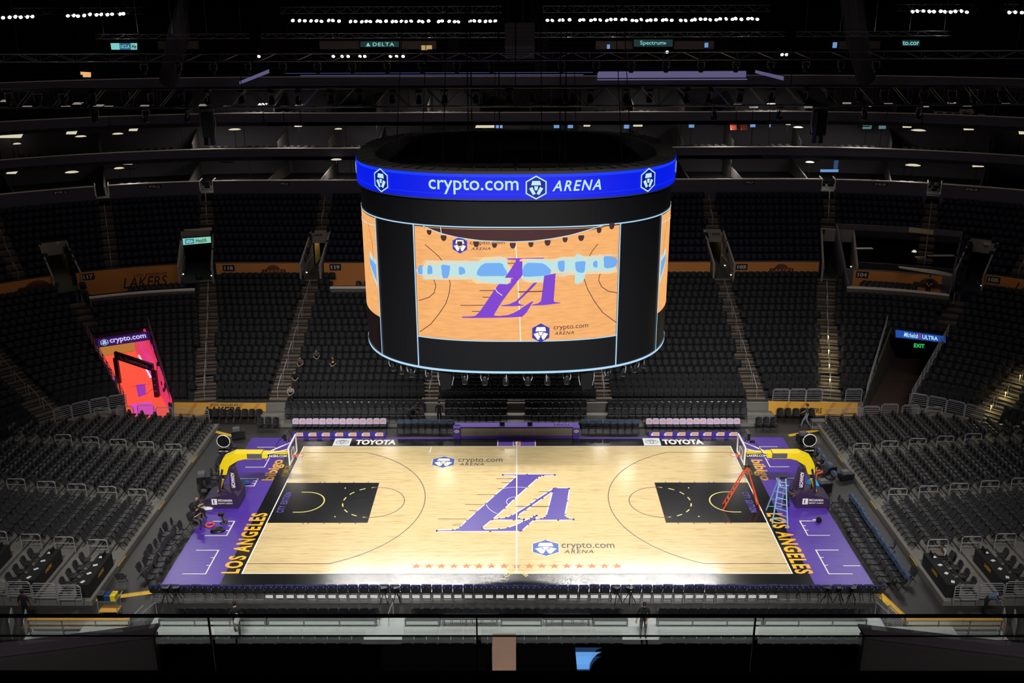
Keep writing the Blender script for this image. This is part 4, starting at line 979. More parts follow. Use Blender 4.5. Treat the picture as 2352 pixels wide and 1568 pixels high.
small = MB(); small.lathe([(.05, .12), (.11, .04), (.12, -.06)], (0, 0, 0), 10); small = small.mesh('small_lamp', M_blk); sl = MB(); sl.lathe([(.1, -.075), (.1, -.065)], (0, 0, 0), 10); sl = sl.mesh('lens', emi('small lamp lens', (255, 250, 236), 2.5))
for k, (px, py) in enumerate(spx):
    P = aty(px, py, 10.6); t = thing('work_light', f'small lit work light under the second truss, {nth(k+1)} from the left', 'work light', tuple(P), 0, 'small work lights'); t.rotation_euler = (-1.0, 0, 0)
    mkobj('housing', small, t); mkobj('lens', sl, t)
for i in range(30):
    x = -21+42*i/29; tx = x*.75
    fplace(FN, (x, -30.5, 32), (tx*1.25, [-5, 3, 9][i % 3], 0), f'flood light of the bar above the near stand, {nth(i+1)} from the left', 'flood lights above the near stand')
def truss(name, label, x0, x1, y, z, h, bays, chord=.035, dep=.5, group='roof trusses'):
    t = thing(name, label, 'truss', ((x0+x1)/2, y, z), 0, group); L_ = (x1-x0)/2
    m = MB()
    for yy in (-dep/2, dep/2):
        for zz in (0, h): m.tube([(-L_, yy, zz), (L_, yy, zz)], chord, 6)
    m.build('chord', M_steelk, t)
    m = MB()
    for i in range(bays):
        a = -L_+2*L_*i/bays; b = -L_+2*L_*(i+1)/bays; mid = (a+b)/2
        for yy in (-dep/2, dep/2): m.tube([(a, yy, 0), (mid, yy, h), (b, yy, 0)], chord*.6, 5); m.tube([(a, yy, 0), (a, yy, h)], chord*.5, 5)
        m.tube([(a, -dep/2, 0), (mid, dep/2, 0)], chord*.5, 4); m.tube([(a, -dep/2, h), (mid, dep/2, h)], chord*.5, 4)
    m.build('bracing', M_steelk, t); 
    for i in range(5):
        m = MB(); x = -L_*.9+1.8*L_*i/4; m.tube([(x, 0, h), (x, 0, 41.7-z)], .02, 4); m.build('hanger_rod', M_wire, t)
    return t
M_steelk = mat('dark truss aluminium', (118, 118, 126), .35, .75)
truss('truss', 'long lattice truss crossing above the scoreboard, the lowest and nearest one', -31, 31, -.5, 23.05, .92, 34)
truss('truss', 'slim truss with moving lights below it, behind the nearest truss', -34, 34, 10.6, 24.75, .45, 30)
for a, b, nm in ((-33, -29.5, 'far left'), (-27.5, -22.5, 'left'), (-15.8, -1.0, 'middle left'), (1.8, 17.2, 'middle right'), (22.5, 27.8, 'right')):
    pass
for x0, x1, nm in ((-41, -37.0, 'far left'), (-35.6, -30.6, 'left'), (-19.2, -1.2, 'middle left'), (2.2, 20.6, 'middle right'), (31, 37.5, 'right'), (39.5, 43, 'far right')):
    pz = sum(aty(*q, FY).z for q in fpx)/len(fpx)
    truss('flood_truss', f'truss carrying the {nm} bank of lit flood lights', x0, x1, FY+.45, pz+.35, .5, max(3, int((x1-x0)/1.2)), .03, .5, 'flood light trusses')
for x0, x1, nm in ((-33, -21, 'left'), (-20, 21, 'middle'), (22, 34, 'right')):
    truss('equipment_truss', f'slim dark truss under the flood banks, {nm} one', x0, x1, 28, 25.6, .35, int((x1-x0)/1.5), .025, .4, 'equipment trusses')
truss('near_truss', 'truss of the flood bar above the near stand', -22, 22, -30.0, 32.35, .5, 24, group='flood light trusses')
FX2 = make_fixture('spot_fixture', '', 'stage light', '', M_grey)
for k in range(22):
    x = -23+2.15*k
    if -.6 < x < 1.2: continue
    place(FX2, x, 10.6, 24.72, random.uniform(-.5, .5), f'black moving light hanging from the slim truss, {nth(k+1)} from the left', 'moving lights on the slim truss')
for k in range(40):
    x = -29+1.5*k
    place(FX2, x+random.uniform(-.2, .2), -.5+random.choice((-.25, .25)), 23.9, random.uniform(0, 3), f'black lamp clamped inside the nearest truss, {nth(k+1)} from the left', 'lamps inside the nearest truss')
for k, px in enumerate((217, 335, 430, 470, 1640, 1790, 1880, 1985, 2110)):
    P = aty(px, 262, -.5); place(FX2, P.x, -.5, 23.03, k, f'black moving light below the nearest truss, {nth(k+1)} from the left', 'moving lights below the nearest truss')
for k, px in enumerate((478, 1880)):
    P = aty(px, 290, -.8); t = thing('followspot', 'long black spotlight hanging below the nearest truss, %s one' % ('left', 'right')[k], 'spotlight', (P.x, -.8, 23.0), 0, 'long spotlights')
    m = MB(); m.box((0, 0, -.8), (.55, .6, 1.2), .2); m.lathe([(.3, -.5), (.26, -.1)], (0, 0, -1.3), 12); m.build('body', M_blk, t)
    m = MB(); m.tube([(-.36, 0, 0), (-.4, 0, -.8), (-.3, 0, -1.3)], .03, 5); m.tube([(.36, 0, 0), (.4, 0, -.8), (.3, 0, -1.3)], .03, 5); m.box((0, 0, -.05), (.8, .1, .1)); m.build('yoke', M_steel, t)
t = thing('line_array', 'tall black loudspeaker array hanging in the middle between the flood banks', 'loudspeaker', (0.25, 20, 24.4)); 
for i in range(8):
    m = MB(); m.box((0, -.06*i*0, .14+.3*i), (2.1, .8, .28), 0, 0, .03*(i-4)); m.build('speaker_box', M_darkroof if i > 2 else mat('dark grille', (34, 34, 40), .6), t)
for x in (-.8, .8): m = MB(); m.tube([(x, 0, 2.5), (x, 0, 17)], .02, 4); m.build('hanger_rod', M_wire, t)
# ------------------------------------------------------------------ vomitories between the decks
M_vom = mat('warm grey wall paint', (140, 132, 128), .7); M_vomy = mat('cream wall paint', (214, 190, 110), .7)
def dot(name, P, r, m, label, cat, group):
    mb = MB(); mb.lathe([(r*.6, -r*.5), (r, 0), (r*.6, r*.5)], (0, 0, 0), 8); o = mb.build(name, m); o.location = P; tag(o, label, cat, group); return o
def vomitory(nm, a, b, hw, z0, zt, yellow):
    """passage from a (front) to b (back) in plan; open to the sky, portal at the back"""
    t = thing('vomitory', f'walled passage through the seats at {nm}', 'passage', (a[0], a[1], 0), 0, 'passages between the decks')
    A = Vector((a[0], a[1], 0)); B = Vector((b[0], b[1], 0)); d = (B-A).normalized(); n = Vector((d.y, -d.x, 0)); L_ = (B-A).length
    def P(w, u, z): q = d*w+n*u; return (q.x, q.y, z)
    for s in (-1, 1):
        m = MB(); m.extr([P(-.25, s*hw, z0-.9), P(-.25, s*hw, z0+1.45), P(L_, s*hw, zt+.35), P(L_, s*hw, z0-.9)], n*s*.14); m.build('side_wall', M_vom, t)
        m = MB(); m.tube([P(-.2, s*(hw-.05), z0+.95), P(L_-.6, s*(hw-.05), z0+1.1)], .03, 5); m.build('handrail', M_steel, t)
    m = MB(); m.extr([P(L_-.1, -hw, zt-.75), P(L_-.1, hw, zt-.75), P(L_-.1, hw, zt+.35), P(L_-.1, -hw, zt+.35)], d*.15); m.build('portal_header', M_vom, t)
    m = MB(); m.extr([P(-.3, -hw, z0), P(-.3, hw, z0), P(L_+5, hw, z0), P(L_+5, -hw, z0)], (0, 0, -.1)); m.build('passage_floor', M_concd, t)
    m = MB(); m.extr([P(L_+5, -hw, z0), P(L_+5, hw, z0), P(L_+5, hw, zt), P(L_+5, -hw, zt)], d*.1); m.extr([P(L_, -hw, z0), P(L_+5, -hw, z0), P(L_+5, -hw, zt), P(L_, -hw, zt)], -n*.1); m.extr([P(L_, hw, z0), P(L_+5, hw, z0), P(L_+5, hw, zt), P(L_, hw, zt)], n*.1); m.extr([P(L_, -hw, zt-.1), P(L_, hw, zt-.1), P(L_+5, hw, zt-.1), P(L_+5, -hw, zt-.1)], (0, 0, .1)); m.build('inner_lining', M_darkroof, t)
    if yellow:
        s = yellow; m = MB(); m.extr([P(L_+.1, s*(hw-.1), z0+.1), P(L_+2.2, s*(hw-.1), z0+.1), P(L_+2.2, s*(hw-.1), zt-.1), P(L_+.1, s*(hw-.1), zt-.1)], n*.03); m.build('cream_wall', M_vomy, t)
        ld = bpy.data.lights.new('passage_light', 'POINT'); ld.energy = 22; ld.color = (1, .85, .55); ld.shadow_soft_size = .2; lo_ = bpy.data.objects.new('passage_light', ld); COL.objects.link(lo_); lo_.parent = t; lo_.location = P(L_+1.2, -s*.3, zt-.4)
    for k, (w_, u, zz) in enumerate(((.3, hw, .35), (1.6, -hw, .3), (2.9, hw, .5))):
        m = MB(); q = Vector(P(w_, u*.93, z0+zz)); m.lathe([(.05, -.04), (.07, 0), (.05, .04)], tuple(q), 8); m.build('step_light', E_step, t)
    return t
for s in (-1, 1):
    sd = 'left' if s < 0 else 'right'
    vomitory(f'section {"117" if s < 0 else "104"}, {sd} middle one', (s*27.28, 27.75), (s*28.55, 33.05), 1.3, 5.9, 8.75, 0)
    vomitory(f'section {"119" if s < 0 else "103"}, {sd} one nearest the scoreboard', (s*17.52, 27.9), (s*17.52, 33.0), .78, 5.9, 8.75, s if s < 0 else -s)
    vomitory(f'section {"116" if s < 0 else "105"}, outermost {sd} one', (s*37.0, 25.0), (s*39.6, 28.8), 1.0, 5.9, 8.75, -1 if s < 0 else 0)
# boards lying at the passage tops, catching light
def board(pts, th, label):
    mb = MB(); mb.extr(pts, th); return tag(mb.build('board', M_beige), label, 'board', 'pale boards over the passages')
def flatpx(pts, Y): return [tuple(aty(x, y, Y)) for x, y in pts]
board(flatpx([(422, 527), (490, 523), (490, 538), (422, 542)], 33.3), (0, .08, 0), 'pale board standing above the mint sign on the left')
board(flatpx([(103, 560), (136, 554), (136, 559), (104, 564)], 28.9), (0, .08, 0), 'small pale board above the outermost left passage')
board(flatpx([(268, 619), (297, 614), (298, 624), (283, 625)], 27.3), (0, .08, 0), 'small pale board above the 117 banner')
board(flatpx([(1887, 524), (1928, 526), (1928, 534), (1886, 533)], 33.3), (0, .08, 0), 'pale board above the right middle passage')
board(flatpx([(2089, 522), (2154, 530), (2153, 540), (2088, 533)], 31.0), (0, .08, 0), 'long pale board on the roof of the open box')
board(flatpx([(2260, 556), (2293, 559), (2291, 566), (2262, 563)], 28.4), (0, .08, 0), 'small pale board above the outermost right passage')
board(flatpx([(2145, 263), (2262, 265), (2262, 262), (2237, 261), (2236, 251), (2208, 251), (2206, 258), (2145, 256)], 41.2), (0, .3, 0), 'tan cardboard lying on the middle suite rail at the upper right')
def sign(name, label, px4, Y, back, words, rim=M_blk):
    """sign facing the hall: px4 = corners (bl, br, tr, tl)"""
    t = thing(name, label, 'sign', tuple(aty(*px4[0], Y)), 0)
    o = Vector(t.location); P4 = [aty(*q, Y)-o for q in px4]
    def f(u, v, e=0.): 
        q = P4[0]*(1-u)*(1-v)+P4[1]*u*(1-v)+P4[2]*u*v+P4[3]*(1-u)*v; return Vector((q.x, q.y-e, q.z))
    m = MB(); m.extr([f(-.03, -.12), f(1.03, -.12), f(1.03, 1.12), f(-.03, 1.12)], (0, .15, 0)); m.build('sign_case', rim, t)
    m = MB(); m.add([f(0, 0, .01), f(1, 0, .01), f(1, 1, .01), f(0, 1, .01)], [(0, 1, 2, 3)]); m.build('sign_face', back, t)
    for w_ in words:
        body, u0, u1, v0, v1, mm = w_[:6]; kw = w_[6] if len(w_) > 6 else {}
        if body is None: m = MB(); m.add([f(u0, v0, .02), f(u1, v0, .02), f(u1, v1, .02), f(u0, v1, .02)], [(0, 1, 2, 3)]); m.build('sign_panel', mm, t)
        elif body == 'hex':
            m = MB(); cx_, cz_ = (u0+u1)/2, (v0+v1)/2; hx = [(cx_+a*(u1-u0), cz_+b*(v1-v0)/1.16) for a, b in HEX]
            outline(m, hx, lambda u, v: f(u, v, .03), .006); 
            for pp in HEXR: polys2(m, [(cx_+a*(u1-u0), cz_+b*(v1-v0)/1.16) for a, b in pp], lambda u, v: f(u, v, .03))
            m.build('sign_emblem', mm, t)
        elif body == 'tri': m = MB(); m.add([f(u0, v0, .02), f(u1, v0, .02), f((u0+u1)/2, v1, .02)], [(0, 1, 2)]); m.build('sign_emblem', mm, t)
        else: text('sign_lettering', body, lambda u, v: f(u0+(u1-u0)*u, v0+(v1-v0)*v, .03), mm, t, kw.get('b', .01), kw.get('s', 0), kw.get('sp', 1))
    return t
M_ucla = emi('sign blue', (44, 130, 160), .9)
sign('lit_sign', 'lit mint green sign over the left middle passage', [(416, 563), (485, 557), (484, 543), (415, 548)], 32.4, E_mint, [(None, .14, .44, .12, .88, M_ucla), ('UCLA', .18, .40, .28, .72, E_white, {'b': .03}), ('Health', .5, .86, .18, .82, mat('grey green letters', (70, 120, 100), .5))])
# ribbon signs on the balcony, read through the trusses
E_dteal = emi('dim teal panel', (26, 52, 54), 1.)
sign('ribbon_sign', 'lit pale teal ribbon sign with a blue patch, upper left', [(256, 114), (315, 114), (315, 99), (254, 99)], 44.5, emi('pale teal', (120, 206, 196), 1.), [(None, .33, .76, 0, 1, emi('teal blue', (40, 92, 130), 1.)), ('UCLA', .37, .72, .2, .76, E_teal, {'b': .02}), ('He', .8, .97, .15, .85, M_ink, {'b': .02})])
sign('ribbon_sign', 'dim teal ribbon sign with a triangle mark, left of the loudspeaker array', [(828, 108), (916, 108), (916, 95), (828, 95)], 44.5, E_dteal, [('tri', .14, .26, .12, .82, E_teal), ('DELTA', .32, .88, .16, .8, E_teal, {'b': .02, 'sp': 1.2})])
sign('ribbon_sign', 'dim teal ribbon sign with round letters, right of the loudspeaker array', [(1456, 107), (1545, 107), (1545, 91), (1456, 91)], 44.5, E_dteal, [('Spectrum', .16, .78, .1, .85, E_teal, {'b': .01}), ('\u25b6', .79, .84, .3, .65, E_teal)])
sign('ribbon_sign', 'lit teal ribbon sign cut off mid word, upper right', [(2072, 105), (2112, 105), (2112, 92), (2072, 92)], 44.5, E_dteal, [('to.cor', .02, .98, .1, .85, E_teal, {'b': .02})])
sign('small_screen', 'small lit screen showing the orange court, far upper left', [(178, 178), (209, 181), (209, 166), (177, 164)], 42.0, E_orange, [(None, .05, .95, 0, .25, E_glare)])
# ------------------------------------------------------------------ player tunnels in the corners
def tunnel(s):
    sd = 'left' if s < 0 else 'right'
    t = thing('tunnel', 'player tunnel glowing orange and pink in the left corner' if s < 0 else 'dim brown player tunnel in the right corner under the lit blue sign', 'tunnel', (s*26.4, 12.2, 0))
    O = Vector(t.location)
    q = [(s*27.9, 12.0), (s*33.0, 18.7), (s*29.1, 20.9), (s*25.0, 12.8)]; dv = Vector((s*5.0, 7.6, 0)).normalized()
    ext = lambda p, k: (p[0]+dv.x*k, p[1]+dv.y*k)
    q4 = [q[0], ext(q[1], 7), ext(q[2], 7), q[3]]
    L3 = lambda p, z: (p[0]-O.x, p[1]-O.y, z)
    sidem = M_concd
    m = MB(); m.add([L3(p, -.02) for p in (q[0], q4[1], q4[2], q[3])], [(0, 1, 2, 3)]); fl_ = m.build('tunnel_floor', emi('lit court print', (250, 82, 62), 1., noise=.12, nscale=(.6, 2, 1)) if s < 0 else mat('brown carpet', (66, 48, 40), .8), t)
    for i, (p0, p1) in enumerate(((q[0], q4[1]), (q[3], q4[2]))):
        dd = Vector((p1[0]-p0[0], p1[1]-p0[1], 0)); nn = Vector((dd.y, -dd.x, 0)).normalized()*(.15 if (i == 0) == (s > 0) else -.15)
        Lh = Vector((q[1][0]-q[0][0], q[1][1]-q[0][1], 0)).length if i == 0 else Vector((q[2][0]-q[3][0], q[2][1]-q[3][1], 0)).length
        pm = Vector((p0[0], p0[1], 0))+dd.normalized()*Lh
        m = MB(); m.extr([L3(p0, -.02), L3((pm.x, pm.y), -.02), L3((pm.x, pm.y), 4.0), L3(p0, 1.3)], nn); m.extr([L3((pm.x, pm.y), -.02), L3(p1, -.02), L3(p1, 3.4), L3((pm.x, pm.y), 3.4)], nn)
        inner = i == 1
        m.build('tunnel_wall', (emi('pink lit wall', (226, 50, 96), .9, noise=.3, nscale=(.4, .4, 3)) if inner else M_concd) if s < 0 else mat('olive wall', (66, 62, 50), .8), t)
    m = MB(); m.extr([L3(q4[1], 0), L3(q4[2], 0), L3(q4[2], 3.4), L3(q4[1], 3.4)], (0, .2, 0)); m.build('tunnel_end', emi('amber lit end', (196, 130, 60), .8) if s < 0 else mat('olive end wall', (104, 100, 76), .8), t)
    m = MB(); m.extr([L3(q[1], 3.3), L3(q4[1], 3.3), L3(q4[2], 3.3), L3(q[2], 3.3)], (0, 0, .1)); m.build('tunnel_roof', M_darkroof, t)
    m = MB(); m.extr([L3(q[1], 3.2), L3(q[2], 3.2), L3(q[2], 4.0), L3(q[1], 4.0)], tuple(dv*.2)); m.build('portal_beam', M_darkroof, t)
    # slatted guard on both lips
    for p0, p1 in ((q[0], q[1]), (q[3], q[2])):
        m = MB(); n = 9
        for k in range(n):
            a = Vector((*p0, 0)).lerp(Vector((*p1, 0)), k/n); b = Vector((*p0, 0)).lerp(Vector((*p1, 0)), (k+.86)/n); za = 1.3+2.7*k/n; zb = 1.3+2.7*(k+.86)/n
            for e in (.25, .5, .75, 1.0): m.tube([L3(a, za+e), L3(b, zb+e)], .02, 4)
            m.tube([L3(a, za), L3(a, za+1)], .025, 4); m.tube([L3(b, zb), L3(b, zb+1)], .025, 4)
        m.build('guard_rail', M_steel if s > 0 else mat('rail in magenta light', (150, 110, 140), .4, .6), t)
    return t, q, fl_
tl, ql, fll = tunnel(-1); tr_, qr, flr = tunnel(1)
# printed court picture, walls of light strips and arch inside the left tunnel
O = Vector(tl.location)
def fp(px, py, e=0.): q = atz(px, py, e); return (q.x-O.x, q.y-O.y, e)
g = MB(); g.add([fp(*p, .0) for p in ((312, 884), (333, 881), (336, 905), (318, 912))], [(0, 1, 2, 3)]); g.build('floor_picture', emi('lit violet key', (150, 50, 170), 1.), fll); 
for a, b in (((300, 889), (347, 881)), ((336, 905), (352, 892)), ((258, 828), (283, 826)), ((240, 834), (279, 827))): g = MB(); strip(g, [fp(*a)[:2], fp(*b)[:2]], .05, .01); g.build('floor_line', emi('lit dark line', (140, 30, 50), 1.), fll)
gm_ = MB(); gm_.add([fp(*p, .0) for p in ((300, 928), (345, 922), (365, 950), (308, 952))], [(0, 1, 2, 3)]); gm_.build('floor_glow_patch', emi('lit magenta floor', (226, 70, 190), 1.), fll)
def ptube(name, px0, px1, z0, z1, r, m, par):
    a = atz(*px0, z0)-O; b = atz(*px1, z1)-O; mb = MB(); mb.tube([a, b], r, 6); return mb.build(name, m, par)
ptube('light_strip', (319, 816), (346, 866), 1.6, .9, .07, emi('pink white strip', (255, 190, 255), 1.5), tl)
for k in range(7):
    ptube('wall_light_strip', (322+k*5, 783), (350+k*4, 870), 2.4, 1.0, .018, emi('violet strip', (190, 40, 230), 1.2), tl)
ptube('light_strip', (262, 866), (267, 892), 1.0, .8, .05, emi('blue strip', (120, 90, 255), 1.2), tl)
t = thing('arch', 'black arch with grey lettering standing across the glowing tunnel floor', 'arch', tuple(atz(272, 880, 0)))
o = Vector(t.location); W_ = atz(366, 925, 0)-o; W_ = Vector((atz(352, 855, 2.0).x-o.x, atz(352, 855, 2.0).y-o.y, 0)); wl = W_.length; wd_ = W_.normalized()
m = MB(); m.extr([(0, 0, 2.05), tuple(wd_*wl+Vector((0, 0, 2.05))), tuple(wd_*wl+Vector((0, 0, 2.6))), (0, 0, 2.6)], (0, .3, 0)); m.build('beam', M_blk, t)
text('beam_lettering', '17x CHAMPIONS', lambda u, v: wd_*(wl*(.1+.78*u))+Vector((0, -.01, 2.2+.24*v)), mat('dim violet letters', (150, 120, 150), .5), t, .02)
m = MB(); m.box((0, .15, 1.02), (.3, .3, 2.1)); m.build('column', M_blk, t)
m = MB(); q = wd_*wl; m.box((q.x, q.y+.15, 1.02), (.34, .34, 2.1)); m.build('column', M_blk, t)
for z in (.5, 1.0, 1.5, 2.3):
    m = MB(); pts = [(q.x+.1*math.cos(a), q.y-.03, z+.05*math.sin(a)) for a in np.linspace(0, 2*PI, 10)[:-1]]; m.add(pts, [tuple(range(9))]); m.build('club_badge', mat('dim badge', (128, 96, 90), .5), t)
sign('lit_sign', 'violet lit sign over the glowing left tunnel', [(227, 796), (341, 779), (337, 764), (224, 780)], 18.2, emi('dim violet panel', (54, 26, 96), 1.), [('hex', .06, .2, .05, .95, E_white), ('crypto.com', .24, .97, .08, .95, emi('lilac white', (214, 200, 255), 1.), {'b': .02})], emi('violet rim', (50, 16, 80), .6))
sign('lit_sign', 'lit blue beer sign over the right tunnel', [(2057, 774), (2172, 787), (2172, 772), (2057, 757)], 18.2, emi('beer blue', (28, 74, 168), 1.), [('Michelob', .16, .45, .2, .85, E_white, {'s': .4}), (None, .475, .5, .15, .85, emi('beer red', (200, 40, 60), 1.)), ('ULTRA', .53, .84, .2, .78, E_white, {'b': .02})])
sign('exit_sign', 'lit green exit sign in the right tunnel mouth', [(2098, 798), (2124, 800), (2124, 789), (2098, 787)], 20.5, emi('exit ground', (4, 40, 14), 1.), [('EXIT', .04, .96, .1, .9, emi('exit green', (60, 210, 110), 1.), {'b': .02})])
# row rails over the tunnel mouths and at the feet of the corner blocks
for s in (-1, 1):
    sd = 'left' if s < 0 else 'right'
    for k in range(4): 
        R = 10.25; ph = math.radians(25+k*6.8); x, y = s*(XC+R*math.sin(ph)), YC+R*math.cos(ph)
        place(BAR, x, y, 1.04, -s*ph, f'steel barrier on the front wall beyond the {sd} tunnel, {nth(k+1)} from it', 'front wall barriers')
    if s > 0:
        for k, x in enumerate((18.9, 20.1, 21.3)): place(BAR, x, 12.75, 1.04, 0, f'steel barrier on the front wall behind the right yellow banner, {nth(k+1)} from the left', 'front wall barriers')
        for k, x in enumerate((24.1,)): place(BAR, x, 12.75, 1.04, 0, 'steel barrier on the front wall at the foot of the lit aisle', 'front wall barriers')
# ------------------------------------------------------------------ courtside chairs
GF = -.03
M_mark = mat('white cover print', (214, 216, 224), .5)
NV = make_folding('courtside_chair', M_fold, M_fold, M_foldf, '', 'courtside chair', '', M_navy, 'cover', .09, .42, M_mark, .47)
cardm = MB(); cardm.box((0, -.29, .3), (.36, .01, .17)); cardm = cardm.mesh('seat_card', M_paper)
for i in range(70):
    x = -18.0+i*.5205
    o = place(NV, x, -9.78+random.uniform(-.03, .03), GF, random.uniform(-.05, .05), f'navy capped courtside chair of the near sideline, {nth(i+1)} from the left', 'navy capped chairs along the near sideline')
    if 11 <= i <= 59: tag(mkobj('seat_card', cardm, None, (x, -9.78, GF)), f'white card hanging behind the near sideline chair, {nth(i-10)} card from left', 'card', 'white cards on the near sideline chairs')
LC = make_folding('bench_chair', M_fold, M_fold, M_foldf, '', 'bench chair', '', M_lilac, 'cover', .07, .42, None, .42, .4, .03, M_peach)
BC = make_folding('bench_chair', M_fold, M_fold, M_foldf, '', 'bench chair', '', M_blue, 'cover', .09, .42, M_mark, .45, .24, .09)
BK = make_folding('padded_chair', M_fold, M_fold, M_foldf, '', 'padded chair', '', None, '', .08, .4)
def prow(proto, px0, px1, n, pyf, zf, rz, lab, grp):
    a = atz(px0, pyf, zf); b = atz(px1, pyf, zf)
    for i in range(n):
        u = (i+.5)/n; place(proto, a.x+(b.x-a.x)*u, a.y+(b.y-a.y)*u+random.uniform(-.03, .03), zf, rz+random.uniform(-.05, .05), lab % nth(i+1), grp)
YF = 9.95
prow(LC, 672, 888, 14, 991, GF, PI, 'lilac covered bench chair behind the left sideline boards, %s from the left', 'lilac covered team bench chairs')
prow(LC, 1483, 1700, 14, 991, GF, PI, 'lilac covered bench chair behind the right sideline boards, %s from the left', 'lilac covered team bench chairs')
prow(BC, 912, 1043, 8, 994, GF, PI, 'slate blue covered chair left of the scorer table, %s from the left', 'blue covered chairs by the scorer table')
prow(BC, 1335, 1468, 8, 994, GF, PI, 'slate blue covered chair right of the scorer table, %s from the left', 'blue covered chairs by the scorer table')
prow(BK, 590, 643, 3, 986, GF, PI, 'black padded chair in the trio beyond the left backboard, %s from the left', 'padded chairs beyond the backboards')
prow(BK, 1734, 1785, 3, 986, GF, PI, 'black padded chair in the trio beyond the right backboard, %s from the left', 'padded chairs beyond the backboards')
# low decks behind the benches
mb = MB(); mb.box((0, 11.35, .1), (36.5, 1.0, .25)); mb.box((0, 12.3, .22), (36.5, 1.2, .5)); struct(mb.build('bench_deck', M_plat))
for a, b, n, nm in ((655, 975, 20, 'first'), (1022, 1165, 9, 'second'), (1205, 1348, 9, 'third'), (1395, 1715, 20, 'fourth')):
    prow(FOLD, a, b, n, 967, .225, PI, f'black folding chair, front deck row behind the benches, {nm} block, %s in it', 'chairs on the decks behind the benches')
    prow(BK, a, b, n, 950, .475, PI, f'black padded chair, upper deck row behind the benches, {nm} block, %s in it', 'chairs on the decks behind the benches')
    x0, x1 = atz(a, 930, 1.0).x, atz(b, 930, 1.0).x
    t = thing('row_cover', f'black cloth with white wedges over the wall, {nm} one from the left', 'cover', ((x0+x1)/2, 12.44, .7), 0, 'wedge patterned covers')
    m = MB(); m.box((0, .5, .42), (x1-x0, .1, .06)); m.box((0, .44, .22), (x1-x0, .02, .44)); m.build('cloth', M_cloth, t)
    m = MB(); nn = int((x1-x0)/.52)
    for i in range(nn): xx = -(x1-x0)/2+.52*(i+.5); m.add([(xx-.12, .42, .36), (xx+.12, .42, .36), (xx+.02, .42, .24), (xx-.02, .42, .24)], [(3, 2, 1, 0)])
    m.box((0, .42, .04), (x1-x0, .01, .035)); m.build('wedge_print', M_paper, t)
# scorer table
t = thing('scorer_table', 'long violet scorer table with grey glossy display front', 'table', (0, 0, GF))
m = MB(); m.box((-.02, 9.35, .82), (8.5, .7, .06)); m.build('table_top', M_pur2, t)
M_led = mat('grey glossy display', (156, 146, 130), .35, .15)
for i in range(3): m = MB(); m.box((-2.64+2.62*i, 9.04, .45), (2.6, .06, .56)); m.build('display_panel', M_led, t)
m = MB(); m.box((-.02, 9.0, .08), (7.9, .1, .17)); m.build('base_strip', M_pur2, t)
for x in (-4.1, 4.06):
    m = MB(); m.box((x, 9.1, .42), (.45, .5, .86)); ps = m.build('end_post', M_pur2, t)
    m = MB(); m.add([(x+.17*math.cos(a), 8.84, .58+.11*math.sin(a)) for a in np.linspace(0, 2*PI, 17)[:-1]], [tuple(range(16))]); m.build('post_mark', M_white, ps)
    text('post_lettering', 'fsw', pl((x-.1, 8.835, .53), (.2, 0, 0), (0, 0, .1)), M_pur2, ps, .03)
small_things = [(-1.1, 'laptop'), (-.4, 'papers'), (.1, 'laptop'), (3.0, 'headset'), (3.5, 'headset'), (2.5, 'headset')]
def laptop(x, y, z, rz, lab, grp=None):
    t = thing('laptop', lab, 'laptop', (x, y, z), rz, grp); m = MB(); m.box((0, 0, .012), (.34, .24, .02)); m.build('keyboard', M_grey, t)
    m = MB(); m.box((0, .13, .13), (.34, .012, .22), 0, 0, -.2); m.build('screen', M_blk, t); return t
laptop(-1.0, 9.4, .825, PI, 'grey laptop on the scorer table, left of the halfway line'); laptop(.9, 9.4, .825, PI, 'grey laptop on the scorer table, right of the halfway line')
for i, x in enumerate((2.7, 3.05, 3.45)):
    t = thing('headset', f'white and black headset on the right end of the scorer table, {nth(i+1)} from the left', 'headset', (x, 9.3, .82), 0, 'headsets on the scorer table')
    m = MB(); m.tube([(.1*math.cos(a), 0, .06+.1*math.sin(a)) for a in np.linspace(0, PI, 8)], .012, 5); m.build('headband', M_white, t)
    for s in (-1, 1): m = MB(); m.box((s*.1, 0, .05), (.04, .08, .08)); m.build('ear_cup', M_blk, t)
# low display boards before the benches
for sd, a, b in (('left', 672, 886), ('right', 1490, 1700)):
    x0 = atz(a, 1003, 0).x; x1 = atz(b, 1004, 0).x; t = thing('display_board', f'low violet advertising board before the {sd} team bench', 'advertising board', ((x0+x1)/2, 9.18, GF), 0, 'low sideline boards')
    m = MB(); m.box((0, .06, .2), (x1-x0, .12, .4)); m.build('board_body', M_blk, t)
    m = MB(); L_ = (x1-x0)/2; m.add([(-L_, -.005, .02), (L_, -.005, .02), (L_, -.005, .39), (-L_, -.005, .39)], [(0, 1, 2, 3)]); m.build('board_face', emi('violet board', (74, 50, 160), .7), t)
    for i in range(7):
        cx_ = -L_+(i+.5)*2*L_/7; m = MB()
        m.add([(cx_-.28, -.01, .08), (cx_+.28, -.01, .08), (cx_+.28, -.01, .35), (cx_-.18, -.01, .35), (cx_-.2, -.01, .28), (cx_-.28, -.01, .27)], [(0, 1, 2, 3, 4, 5)], 0)
        m.add([(cx_-.15, -.015, .11), (cx_+.24, -.015, .11), (cx_+.24, -.015, .32), (cx_-.15, -.015, .32)], [(0, 1, 2, 3)], 1); m.build('board_mark', [emi('board white', (220, 220, 235), .8), emi('board peach', (240, 170, 120), .8)], t)
